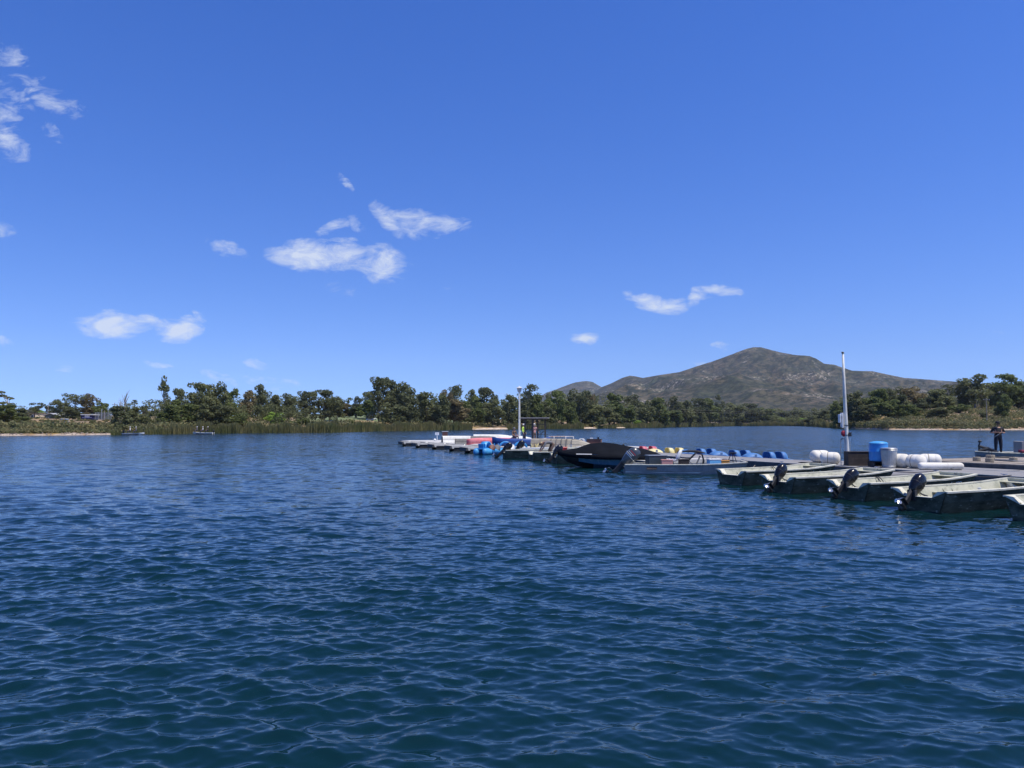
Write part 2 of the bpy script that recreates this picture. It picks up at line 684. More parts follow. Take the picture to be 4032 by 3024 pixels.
def build_terrain():
    pxs = np.linspace(-1400, 5400, 420)
    ts = np.concatenate([[-8, -4, -1.5], np.linspace(0, 12, 13), np.linspace(14, 60, 24), np.geomspace(64, 1900, 40)])
    PXX, TT = np.meshgrid(pxs, ts)
    YY = shore_np(PXX) + TT + np.clip(1 - TT / 30, 0, 1) * (1.2 * np.sin(PXX * 0.05) + 0.8 * np.sin(PXX * 0.021 + 1))
    XX = (PXX - 2016) / 3000 * YY
    ZZ = ground_np(PXX, YY)
    o = grid_mesh('ground', XX, YY, ZZ, terrain_material())
    lawn = (np.clip((PXX - 1150) / 80, 0, 1) * np.clip((1980 - PXX) / 80, 0, 1) * np.clip((TT - 50) / 15, 0, 1) * np.clip((330 - TT) / 30, 0, 1)).ravel()
    wob = 1.5 * np.sin(PXX * 0.035) + 1.2 * np.sin(PXX * 0.09)
    sand = (np.clip((1.7 + wob * .5 - TT) / 0.9, 0, 1)).ravel()
    for nme, v in (('lawn', lawn), ('sand', sand)):
        a = o.data.attributes.new(nme, 'FLOAT', 'POINT')
        a.data.foreach_set('value', v.astype(np.float32))
    tag(o, 'dry brown and grassy shore land rising behind the lake', None, None, 'structure')


build_terrain()

# ------------------------------------------------------------------ mountains
def fbm(x, y, seed, octs=6, gain=0.5, ridged=False):
    g = np.random.default_rng(seed)
    T = g.uniform(-1, 1, (256, 256))
    out = np.zeros_like(x)
    a, f = 1.0, 1.0
    for _ in range(octs):
        u, v = x * f + 17.3 * f, y * f + 9.1 * f
        i, j = np.floor(u).astype(int), np.floor(v).astype(int)
        s, t = u - i, v - j
        s, t = s * s * (3 - 2 * s), t * t * (3 - 2 * t)
        i0, j0, i1, j1 = i % 256, j % 256, (i + 1) % 256, (j + 1) % 256
        n = (T[i0, j0] * (1 - s) + T[i1, j0] * s) * (1 - t) + (T[i0, j1] * (1 - s) + T[i1, j1] * s) * t
        out += a * ((1 - 2 * np.abs(n)) if ridged else n)
        a *= gain
        f *= 2.03
    return out


def mountain_material():
    m = bpy.data.materials.new("chaparral_slope")
    m.use_nodes = True
    nt = m.node_tree
    N, L = nt.nodes, nt.links
    b = N['Principled BSDF']
    b.inputs['Roughness'].default_value = 0.95
    b.inputs['Specular IOR Level'].default_value = 0.1
    tc = N.new('ShaderNodeTexCoord')

    def noise(s, d=6, r=0.6, st=(1, 1, 1), out=0):
        mp = N.new('ShaderNodeMapping')
        mp.inputs['Scale'].default_value = st
        L.new(tc.outputs['Object'], mp.inputs[0])
        n = N.new('ShaderNodeTexNoise')
        n.inputs['Scale'].default_value = s
        n.inputs['Detail'].default_value = d
        n.inputs['Roughness'].default_value = r
        L.new(mp.outputs[0], n.inputs['Vector'])
        return n.outputs[out]

    def mixc(f, a, bb):
        x = N.new('ShaderNodeMix')
        x.data_type = 'RGBA'
        L.new(f, x.inputs[0])
        for i, v in ((6, a), (7, bb)):
            if isinstance(v, tuple):
                x.inputs[i].default_value = (*v, 1)
            else:
                L.new(v, x.inputs[i])
        return x.outputs[2]

    def mr(v, a, bb, c=0, d=1):
        x = N.new('ShaderNodeMapRange')
        x.inputs[1].default_value, x.inputs[2].default_value, x.inputs[3].default_value, x.inputs[4].default_value = a, bb, c, d
        L.new(v, x.inputs[0])
        return x.outputs[0]

    def mul(a, bb):
        x = N.new('ShaderNodeMath')
        x.operation = 'MULTIPLY'
        L.new(a, x.inputs[0])
        L.new(bb, x.inputs[1])
        return x.outputs[0]
    base = mixc(mr(noise(0.006, 6), 0.40, 0.60), (0.054, 0.064, 0.036), (0.122, 0.095, 0.060))
    base = mixc(mr(noise(0.04, 5, 0.8), 0.43, 0.53), base, (0.022, 0.029, 0.020))
    grain = mixc(mr(noise(0.11, 3, 0.8), 0.52, 0.66), base, (0.15, 0.125, 0.095))
    base = mixc(mr(noise(0.004, 3, 0.6), 0.4, 0.62), base, grain)
    rock = mul(mr(noise(0.0055, 5, 0.65), 0.52, 0.60), mr(noise(0.085, 4, 0.8, (1, 1, 1.3)), 0.53, 0.60))
    c = mixc(rock, base, (0.44, 0.38, 0.30))
    L.new(c, b.inputs['Base Color'])
    return m


MM = mountain_material()


def build_mountain(name, ridge, Y0, Y1, seed, label, amp=46):
    rx = np.array([p[0] for p in ridge], float)
    ry = np.array([p[1] for p in ridge], float)
    pxs = np.arange(rx[0], rx[-1] + 1, 6.5)
    c3, s3 = math.cos(PITCH), math.sin(PITCH)
    cy = (1512 - np.interp(pxs, rx, ry)) / 3000
    tanel = (s3 + cy * c3) / (c3 - cy * s3)
    tt = np.concatenate([np.linspace(0, 1, 190), np.linspace(1.01, 1.5, 25)])
    PXX, TT = np.meshgrid(pxs, tt)
    YY = Y0 + (Y1 - Y0) * TT
    XX = (PXX - 2016) / 3000 * YY
    H1 = (CAM_H + tanel * Y1)[None, :] * np.ones_like(TT)
    s = np.clip(TT, 0, 1)
    prof = s ** 1.25 * (1 - 0.12 * np.sin(math.pi * s))
    back = np.clip((TT - 1) / 0.5, 0, 1)
    ZZ = H1 * prof * (1 - back * 0.8)
    spur = fbm(XX / 520, YY / 900, seed, 6, 0.52, True)
    det = fbm(XX / 110, YY / 110, seed + 1, 5, 0.6)
    w = np.clip(s * 2.5, 0, 1) * np.clip((1.0 - s) * 5, 0.0, 1)
    ZZ += (spur * amp + det * 9) * w * np.clip(H1 / 250, 0.2, 1)
    ZZ += (fbm(XX / 35, YY / 35, seed + 5, 3, 0.6) * 1.6) * np.clip(s * 2, 0, 1)
    ZZ = ZZ - 6 * np.clip(1 - s * 8, 0, 1)
    ZZ = np.minimum(ZZ, (CAM_H + tanel[None, :] * YY) * (1 - .012 * np.clip(1 - s, 0, 1)) - .3 * (s < 1))
    edge = np.clip((PXX - rx[0]) / 60, 0, 1) * np.clip((rx[-1] - PXX) / 60, 0, 1)
    ZZ = ZZ * edge - 10 * (1 - edge)
    o = grid_mesh(name, XX, YY, ZZ, MM)
    tag(o, label, None, None, 'structure')
    return o


build_mountain('mountain', [(2150, 1600), (2260, 1580), (2330, 1552), (2370, 1524), (2410, 1508), (2450, 1488), (2480, 1479), (2500, 1481), (2532, 1488), (2600, 1476), (2680, 1464), (2730, 1447),
                            (2800, 1425), (2850, 1408), (2900, 1389), (2940, 1374), (2970, 1367), (3000, 1367), (3040, 1378), (3080, 1388), (3140, 1398), (3190, 1401), (3215, 1410),
                            (3250, 1432), (3290, 1436), (3320, 1447), (3360, 1459), (3400, 1461), (3440, 1461), (3500, 1475), (3560, 1487), (3640, 1493), (3720, 1499), (3790, 1504),
                            (3900, 1516), (4050, 1532), (4400, 1570), (4900, 1620)],
               1250, 3900, 5, 'broad grey green mountain with pale rock outcrops beyond the lake')
build_mountain('hill', [(1990, 1640), (2060, 1600), (2120, 1565), (2150, 1547), (2200, 1529), (2240, 1514), (2270, 1504), (2310, 1500), (2335, 1504), (2365, 1522), (2400, 1535), (2460, 1560), (2560, 1600), (2700, 1640)],
               3950, 5200, 9, 'small rounded hill left of the broad mountain', amp=20)

# ------------------------------------------------------------------ palette
M_HULL = mat("weathered_olive_hull", (0.042, 0.046, 0.030), 0.75, 0.0, (0.125, 0.130, 0.090), 2.2, (0.4, 0.65), 0.25, 18, (0.26, 0.27, 0.22), 7, (0.60, 0.66), stretch=(0.7, 1, 2.0), spec=0.12)
M_IN = mat("pale_olive_interior", (0.53, 0.52, 0.40), 0.65, 0.0, (0.36, 0.37, 0.28), 3, (0.45, 0.65), 0.15, 22, (0.36, 0.35, 0.26), 6, (0.55, 0.66), spec=0.15)
M_RIM = mat("worn_aluminium_rim", (0.68, 0.66, 0.54), 0.7, 0.0, (0.46, 0.45, 0.36), 5, (0.45, 0.65), 0.1, 40, spec=0.15)
M_ALU = mat("grey_aluminium", (0.36, 0.38, 0.38), 0.42, 0.45, (0.26, 0.28, 0.28), 2.5, (0.4, 0.7), 0.15, 25, (0.6, 0.6, 0.58), 8, (0.66, 0.72))
M_GREYHULL = mat("grey_painted_hull", (0.26, 0.26, 0.25), 0.6, 0.0, (0.36, 0.35, 0.33), 2.5, (0.4, 0.65), 0.15, 25, (0.5, 0.5, 0.46), 10, (0.62, 0.69), spec=0.12)
M_BLACK = mat("glossy_black_cowl", (0.008, 0.008, 0.009), 0.24, 0, spec=0.35, coat=0.1)
M_BLACKM = mat("matt_black_metal", (0.02, 0.021, 0.023), 0.5)
M_DARKGREY = mat("dark_grey_cowl", (0.045, 0.055, 0.062), 0.28, 0, coat=0.3)
M_STEEL = mat("bright_steel", (0.62, 0.62, 0.60), 0.25, 0.8)
M_WHITEP = mat("white_paint", (0.78, 0.78, 0.75), 0.45, 0, (0.62, 0.61, 0.56), 6, (0.5, 0.75))
M_DECK = mat("grey_composite_deck", (0.27, 0.26, 0.245), 0.8, 0, (0.21, 0.205, 0.20), 1.4, (0.4, 0.65), 0.15, 60, (0.33, 0.32, 0.30), 7, (0.62, 0.7), stretch=(0.6, 3, 1))
M_DECKW = mat("pale_weathered_deck", (0.56, 0.55, 0.51), 0.85, 0, (0.42, 0.41, 0.38), 2.5, (0.4, 0.68), 0.3, 40)
M_FASCIA = mat("weathered_fascia_board", (0.14, 0.13, 0.12), 0.85, 0, (0.07, 0.068, 0.066), 3, (0.4, 0.65), 0.3, 30)
M_PLANK = mat("sun_bleached_plank", (0.42, 0.36, 0.28), 0.88, 0, (0.25, 0.21, 0.17), 3.0, (0.4, 0.7), 0.4, 30, stretch=(1, 9, 9), rand=0.16)
M_FLOATB = mat("black_dock_float", (0.012, 0.013, 0.016), 0.6, 0, (0.025, 0.027, 0.03), 4, (0.4, 0.6), 0.2, 20)
M_BUMPER = mat("grey_rubber_bumper", (0.05, 0.055, 0.062), 0.7)
M_BUOY = mat("white_foam_float", (0.80, 0.77, 0.68), 0.65, 0, (0.60, 0.56, 0.47), 2.2, (0.42, 0.66), 0.12, 18, (0.26, 0.21, 0.15), 4, (0.60, 0.72), spec=0.15)
M_PBLUE = mat("blue_plastic", (0.06, 0.18, 0.42), 0.6, 0, (0.10, 0.25, 0.48), 3, (0.4, 0.7))
M_SKYBLUE = mat("sky_blue_plastic", (0.05, 0.30, 0.62), 0.45, 0, (0.09, 0.38, 0.68), 2.5, (0.4, 0.7))
M_TANK = mat("blue_barrel_plastic", (0.04, 0.27, 0.68), 0.42, 0, (0.06, 0.33, 0.72), 1.8, (0.4, 0.7), 0.06, 12)
M_YEL = mat("faded_yellow_plastic", (0.74, 0.62, 0.26), 0.5, 0, (0.78, 0.70, 0.40), 3, (0.4, 0.7))
M_PINK = mat("faded_red_plastic", (0.52, 0.10, 0.14), 0.5, 0, (0.62, 0.22, 0.24), 3, (0.4, 0.7))
M_RED = mat("red_plastic", (0.62, 0.02, 0.03), 0.4)
M_CANOER = mat("faded_red_canoe_plastic", (0.66, 0.12, 0.13), 0.5, 0, (0.78, 0.30, 0.30), 1.6, (0.4, 0.68))
M_NAVY = mat("navy_blue_hull", (0.012, 0.05, 0.21), 0.4, 0, (0.02, 0.08, 0.28), 2, (0.4, 0.7))
M_CREAM = mat("chalky_white_hull", (0.80, 0.79, 0.72), 0.6, 0, (0.60, 0.57, 0.48), 1.3, (0.5, 0.72), 0.1, 20)
M_KHAKI = mat("khaki_overturned_hull", (0.40, 0.36, 0.27), 0.65, 0, (0.27, 0.23, 0.17), 1.3, (0.42, 0.65), 0.15, 20, (0.60, 0.57, 0.48), 5, (0.62, 0.7))
M_DRIFT = mat("grey_driftwood_hull", (0.25, 0.24, 0.21), 0.85, 0, (0.15, 0.145, 0.13), 2.2, (0.4, 0.65), 0.3, 25)
M_COVER = mat("black_canvas_cover", (0.006, 0.0075, 0.010), 0.9, 0, (0.010, 0.012, 0.016), 1.6, (0.4, 0.65), 0.6, 3, spec=0.08)
M_SPARK = mat("metallic_blue_hull", (0.10, 0.26, 0.42), 0.3, 0.3, (0.25, 0.42, 0.55), 7, (0.5, 0.7))
M_DWOOD = mat("dark_stained_wood", (0.030, 0.022, 0.018), 0.7, 0, (0.075, 0.055, 0.045), 3.5, (0.5, 0.68), 0.4, 18, stretch=(1, 1, 2.5))
M_BROWN = mat("reddish_brown_cabinet", (0.13, 0.055, 0.042), 0.65, 0, (0.17, 0.08, 0.06), 4)
M_POSTG = mat("greyish_brown_post", (0.055, 0.05, 0.05), 0.75, 0, (0.03, 0.028, 0.03), 3)
M_GALV = mat("galvanised_steel", (0.50, 0.51, 0.50), 0.42, 0.65, (0.40, 0.41, 0.41), 8, (0.4, 0.7), 0.1, 30)
M_CONC = mat("tan_concrete_weight", (0.30, 0.26, 0.19), 0.9, 0, (0.22, 0.19, 0.14), 9, (0.4, 0.7), 0.4, 30)
M_POLE = mat("weathered_white_pole", (0.66, 0.66, 0.60), 0.6, 0, (0.45, 0.46, 0.42), 6, (0.48, 0.66), 0.15, 25, stretch=(1, 1, 0.35))
M_ROPE = mat("dirty_rope", (0.30, 0.27, 0.20), 0.9)
M_DROPE = mat("dark_rope", (0.03, 0.03, 0.035), 0.9)
M_SKIN = mat("tanned_skin", (0.36, 0.19, 0.12), 0.5)
M_CLB = mat("black_shirt_cloth", (0.014, 0.015, 0.019), 0.85, 0, (0.022, 0.023, 0.028), 10)
M_CLP = mat("dark_trousers_cloth", (0.016, 0.018, 0.026), 0.85)
M_CLG = mat("heather_grey_cloth", (0.16, 0.165, 0.18), 0.9, 0, (0.12, 0.125, 0.14), 14)
M_CLPK = mat("pink_print_cloth", (0.55, 0.30, 0.30), 0.9, 0, (0.05, 0.03, 0.04), 9, (0.5, 0.53))
M_HIVIS = mat("lime_yellow_cloth", (0.52, 0.72, 0.10), 0.85)
M_JEAN = mat("dark_jeans", (0.02, 0.03, 0.07), 0.85)
M_WCAP = mat("white_cap_cloth", (0.75, 0.75, 0.73), 0.85)
M_BROWNS = mat("brown_shirt_cloth", (0.13, 0.09, 0.07), 0.9)
M_CLEARW = mat("milky_plastic", (0.70, 0.72, 0.74), 0.35)
M_TEXTW = mat("white_lettering", (0.70, 0.71, 0.68), 0.7)
M_TEXTD = mat("dark_lettering", (0.03, 0.03, 0.04), 0.7)
M_ORANGE = mat("orange_plastic", (0.75, 0.33, 0.06), 0.45)
M_SALM = mat("salmon_plastic", (0.62, 0.30, 0.25), 0.5)
M_LBLUE = mat("light_blue_cooler", (0.16, 0.45, 0.72), 0.4)
M_STUCCO = mat("cream_stucco", (0.62, 0.54, 0.40), 0.9, 0, (0.55, 0.47, 0.35), 1)
M_STUCCOW = mat("white_stucco", (0.72, 0.71, 0.68), 0.9)
M_STUCCOP = mat("pinkish_stucco", (0.62, 0.44, 0.36), 0.9)
M_GREENW = mat("grey_green_siding", (0.11, 0.15, 0.135), 0.85)
M_SHING = mat("grey_roof_shingle", (0.17, 0.17, 0.19), 0.9, 0, (0.12, 0.12, 0.14), 1.5)
M_TILER = mat("light_grey_roof", (0.42, 0.43, 0.44), 0.85)
M_GLASSD = mat("dark_window_glass", (0.02, 0.025, 0.03), 0.1)
M_DNAVY = mat("navy_painted_wall", (0.02, 0.022, 0.085), 0.7)
M_LAV = mat("pale_lavender_board", (0.36, 0.35, 0.45), 0.7)

# ------------------------------------------------------------------ dock frame: u runs along the walkway away from us, v across it to the right
U = Vector((-0.46, 0.888, 0)).normalized()
V = Vector((0.888, 0.46, 0)).normalized()
E0 = Vector((16.3, 24.3, 0))
RZ_V = math.atan2(V.y, V.x)
RZ_U = math.atan2(U.y, U.x)
DZ = 0.4


def dk(s, w, z=DZ):
    p = E0 + U * s + V * w
    return Vector((p.x, p.y, z))


def text_mesh(txt, size, m, parent, loc, rot, depth=0.004, name='lettering', sx=1.0):
    cu = bpy.data.curves.new(name, 'FONT')
    cu.body = txt
    cu.size = size
    cu.extrude = depth
    cu.align_x = 'CENTER'
    cu.align_y = 'CENTER'
    cu.resolution_u = 2
    t = bpy.data.objects.new(name, cu)
    COL.objects.link(t)
    bpy.context.view_layer.update()
    me = bpy.data.meshes.new_from_object(t.evaluated_get(bpy.context.evaluated_depsgraph_get()))
    bpy.data.objects.remove(t)
    me.materials.clear()
    me.materials.append(m)
    o = bpy.data.objects.new(name, me)
    COL.objects.link(o)
    o.parent = parent
    o.location = loc
    o.rotation_euler = rot
    o.scale = (sx, 1, 1)
    return o


# ------------------------------------------------------------------ floating docks
def dock_slab(root, x0, x1, y0, y1, m_top, m_side, name='deck_section', th=0.13, gap=0.012, z=0.0):
    mb = MB()
    mb.bbox(((x0 + x1) / 2, (y0 + y1) / 2, z - th / 2), (x1 - x0 - gap, y1 - y0, th), 0.012)
    return mb.build(name, m_top, root)


def build_walkway():
    root = empty('floating_dock', E0 + Vector((0, 0, DZ)), RZ_U, 'long grey composite walkway dock running past the moored jon boats', 'dock')
    # local x along U, local -y = V side (right), so w -> -y
    x = -13.0
    k = 0
    while x < 30:
        L = 4.6
        dock_slab(root, x, x + L, -2.6, 0, M_DECK, M_FASCIA)
        for s in (0.0, -2.6):
            mb = MB()
            mb.box((x + L / 2, s + (0.02 if s == 0 else -0.02), -0.14), (L - 0.03, 0.045, 0.26))
            mb.build('fascia_board', M_FASCIA, root)
            mb = MB()
            mb.box((x + L / 2, s + (0.024 if s == 0 else -0.024), 0.004), (L - 0.02, 0.05, 0.018))
            mb.build('edge_strip', M_DECKW, root)
        for fx in (0.25, 0.75):
            mb = MB()
            mb.bbox((x + L * fx, -1.3, -0.36), (L * 0.42, 2.3, 0.42), 0.04)
            mb.build('float', M_FLOATB, root)
        x += L
        k += 1
    # cleats along the near edge
    for cx in np.arange(-11, 29, 2.35):
        mb = MB()
        mb.tube([(cx - 0.11, -0.16, 0.055), (cx - 0.05, -0.16, 0.045), (cx + 0.05, -0.16, 0.045), (cx + 0.11, -0.16, 0.055)], 0.014, 6)
        mb.box((cx, -0.16, 0.02), (0.07, 0.04, 0.04))
        mb.build('cleat', M_STEEL, root)
    return root


walk = build_walkway()


def build_platform():
    # far storage platform where boats lie upside down
    root = empty('storage_dock', E0 + U * 30.05 + Vector((0, 0, DZ)), RZ_U, 'wide pale storage dock at the far end carrying upturned boats', 'dock')
    x = 0
    while x < 30:
        L = 5.0
        for (y0, y1) in ((-4.5, 0), (-9.0, -4.52)):
            dock_slab(root, x, x + L, y0, y1, M_DECKW, M_FASCIA)
        mb = MB()
        mb.box((x + L / 2, 0.03, -0.14), (L - 0.04, 0.05, 0.25))
        mb.build('fascia_board', M_FASCIA, root)
        for fx in (0.25, 0.75):
            mb = MB()
            mb.bbox((x + L * fx, -4.3, -0.36), (L * 0.42, 8.0, 0.42), 0.04)
            mb.build('float', M_FLOATB, root)
        x += L
    return root


build_platform()


def build_finger(s, L, wdt, label, group, notch=True, m=M_DECKW):
    root = empty('finger_dock', dk(s, -0.06), RZ_V + math.pi, label, 'finger dock', group)
    # local +x runs outward (towards the open water)
    mb = MB()
    mb.bbox((L / 2, 0, -0.03), (L, wdt, 0.07), 0.012)
    mb.build('deck_section', m, root)
    for sy in (-1, 1):
        mb = MB()
        mb.box((L / 2, sy * (wdt / 2 + 0.021), -0.055), (L, 0.04, 0.15))
        for tx in (0.28, L * 0.5, L - 0.14):
            mb.box((tx, sy * (wdt / 2 + 0.026), -0.17), (0.14, 0.045, 0.10))
        mb.build('edge_beam', m, root)
        mb = MB()
        mb.box((L / 2 - 0.05, sy * (wdt / 2 - 0.08), -0.36), (L - 0.4, 0.12, 0.5))
        for k in range(int((L - 0.5) / 0.09)):
            mb.box((0.3 + k * 0.09, sy * (wdt / 2 - 0.018), -0.36), (0.04, 0.025, 0.48))
        mb.build('float', M_FLOATB, root)
    mb = MB()
    mb.bbox((L + 0.05, 0, -0.12), (0.16, wdt + 0.1, 0.26), 0.02)
    mb.build('bumper', M_BUMPER, root)
    mb = MB()
    mb.tube([(L * .62 - .11, wdt / 2 - .1, .07), (L * .62, wdt / 2 - .1, .05), (L * .62 + .11, wdt / 2 - .1, .07)], 0.016, 6)
    mb.build('cleat', M_STEEL, root)
    return root


FG = 'empty finger docks reaching left from the far walkway'
ords = ['nearest the sky blue pedal boats, fifth from the far end', 'fourth from the far end of the row', 'third from the far end of the row', 'second from the far end of the row', 'at the far end with dark tip']
tips = [(1814, 1784), (1752, 1776), (1684, 1769), (1619, 1763), (1566, 1756)]
for (tx, ty), o_ in zip(tips, ords):
    tp = P(tx + 14, ty, 0)
    d = tp - E0
    s = d.x * U.x + d.y * U.y
    w = d.x * V.x + d.y * V.y
    build_finger(s + 0.2, -w - 0.15, 1.05, 'empty pale finger dock ' + o_, FG)
build_finger(3.1, 4.4, 1.0, 'grey finger dock between two moored olive jon boats', None, m=M_DECK)
build_finger(14.6, 4.2, 1.1, 'pale finger dock behind the cluttered grey skiff', None)

# wooden pier on the right, plank by plank
def build_pier():
    base = Vector((17.2, 32.8, 0.55))
    root = empty('plank_pier', base, RZ_U + math.pi, 'sun bleached wooden plank pier holding round concrete weights', 'pier')
    # local x along -U (towards us), local y along... left-handed check below
    Ln, W = 9.5, 7.0
    rr = random.Random(3)
    n = int(W / 0.19)
    sgn = 1 if (Euler((0, 0, RZ_U + math.pi)).to_matrix() @ Vector((0, 1, 0))).dot(V) > 0 else -1
    protos = []
    for k in range(n):
        y = sgn * (0.10 + k * 0.19)
        segs = [(0, Ln * 0.52), (Ln * 0.52, Ln)] if k % 2 else [(0, Ln * 0.38), (Ln * 0.38, Ln)]
        for (a, b) in segs:
            dz = rr.uniform(-0.006, 0.006)
            mb = MB()
            mb.box(((a + b) / 2, y, -0.02 + dz), (b - a - 0.012, 0.176, 0.042))
            mb.build('plank', M_PLANK, root)
    mb = MB()
    mb.box((Ln / 2, sgn * 0.05, -0.155), (Ln, 0.06, 0.22))
    mb.box((Ln / 2, sgn * (W - 0.05), -0.155), (Ln, 0.06, 0.22))
    mb.box((0.05, sgn * W / 2, -0.155), (0.06, W - 0.2, 0.21))
    for k in range(7):
        mb.box((0.6 + k * 1.35, sgn * W / 2, -0.10), (0.07, W - 0.25, 0.10))
    mb.build('joist_frame', M_FASCIA, root)
    for k in range(5):
        mb = MB()
        mb.bbox((1.0 + k * 1.9, sgn * W / 2, -0.44), (1.5, W - 0.6, 0.42), 0.04)
        mb.build('float', M_FLOATB, root)
    return root, sgn, base


pier, PSG, PBASE = build_pier()

# low grey landing with cleats between walkway and pier
land = empty('landing_dock', dk(0.0, 2.66, 0.36), RZ_U, 'low grey landing platform with white cleats below the plank pier', 'dock')
for k in range(3):
    mb = MB()
    mb.bbox((-6.0 + k * 4.2, -0.95, -0.06), (4.17, 1.8, 0.12), 0.012)
    mb.build('deck_section', M_DECK, land)
mb = MB()
mb.bbox((-1.8, -0.95, -0.33), (12.2, 1.6, 0.40), 0.04)
mb.build('float', M_FLOATB, land)
for cx in (-2.6, 0.1):
    mb = MB()
    mb.tube([(cx - .02, -1.62, .085), (cx, -1.5, .05), (cx, -1.3, .05), (cx + .02, -1.18, .085)], 0.02, 6)
    mb.box((cx, -1.4, .025), (.05, .12, .05))
    mb.build('cleat', M_WHITEP, land)
# platform that carries the pole, tank and drums
plat = empty('service_dock', dk(6.2, 2.66, 0.4), RZ_U, 'grey service platform under the pole, blue tank and white drums', 'dock')
for k in range(2):
    mb = MB()
    mb.bbox((-2.4 + k * 4.2 + .6, -0.62, -0.065), (4.17, 1.2, 0.13), 0.012)
    mb.build('deck_section', M_DECK, plat)
mb = MB()
mb.bbox((0.3, -0.62, -0.35), (8.0, 1.1, 0.44), 0.04)
mb.build('float', M_FLOATB, plat)


# ------------------------------------------------------------------ jon boats
def boat_sections(L, wt, wb, h, bow_w=0.78, rake=0.34, z0=-0.12):
    # (x, half top, half bottom, z bottom, z top)
    return [(0.0, wt * 0.94, wb * 0.92, z0 + 0.02, h), (L * 0.18, wt * 0.98, wb, z0, h), (L * 0.42, wt, wb, z0, h + 0.005), (L * 0.65, wt * 0.98, wb * 0.98, z0 + 0.01, h + 0.02),
            (L * 0.8, wt * 0.92, wb * 0.86, z0 + 0.10, h + 0.05), (L * 0.92, wt * 0.85, wb * 0.74, z0 + rake * 0.75, h + 0.09), (L, wt * bow_w, wb * 0.66, z0 + rake * 1.25, h + 0.12)]


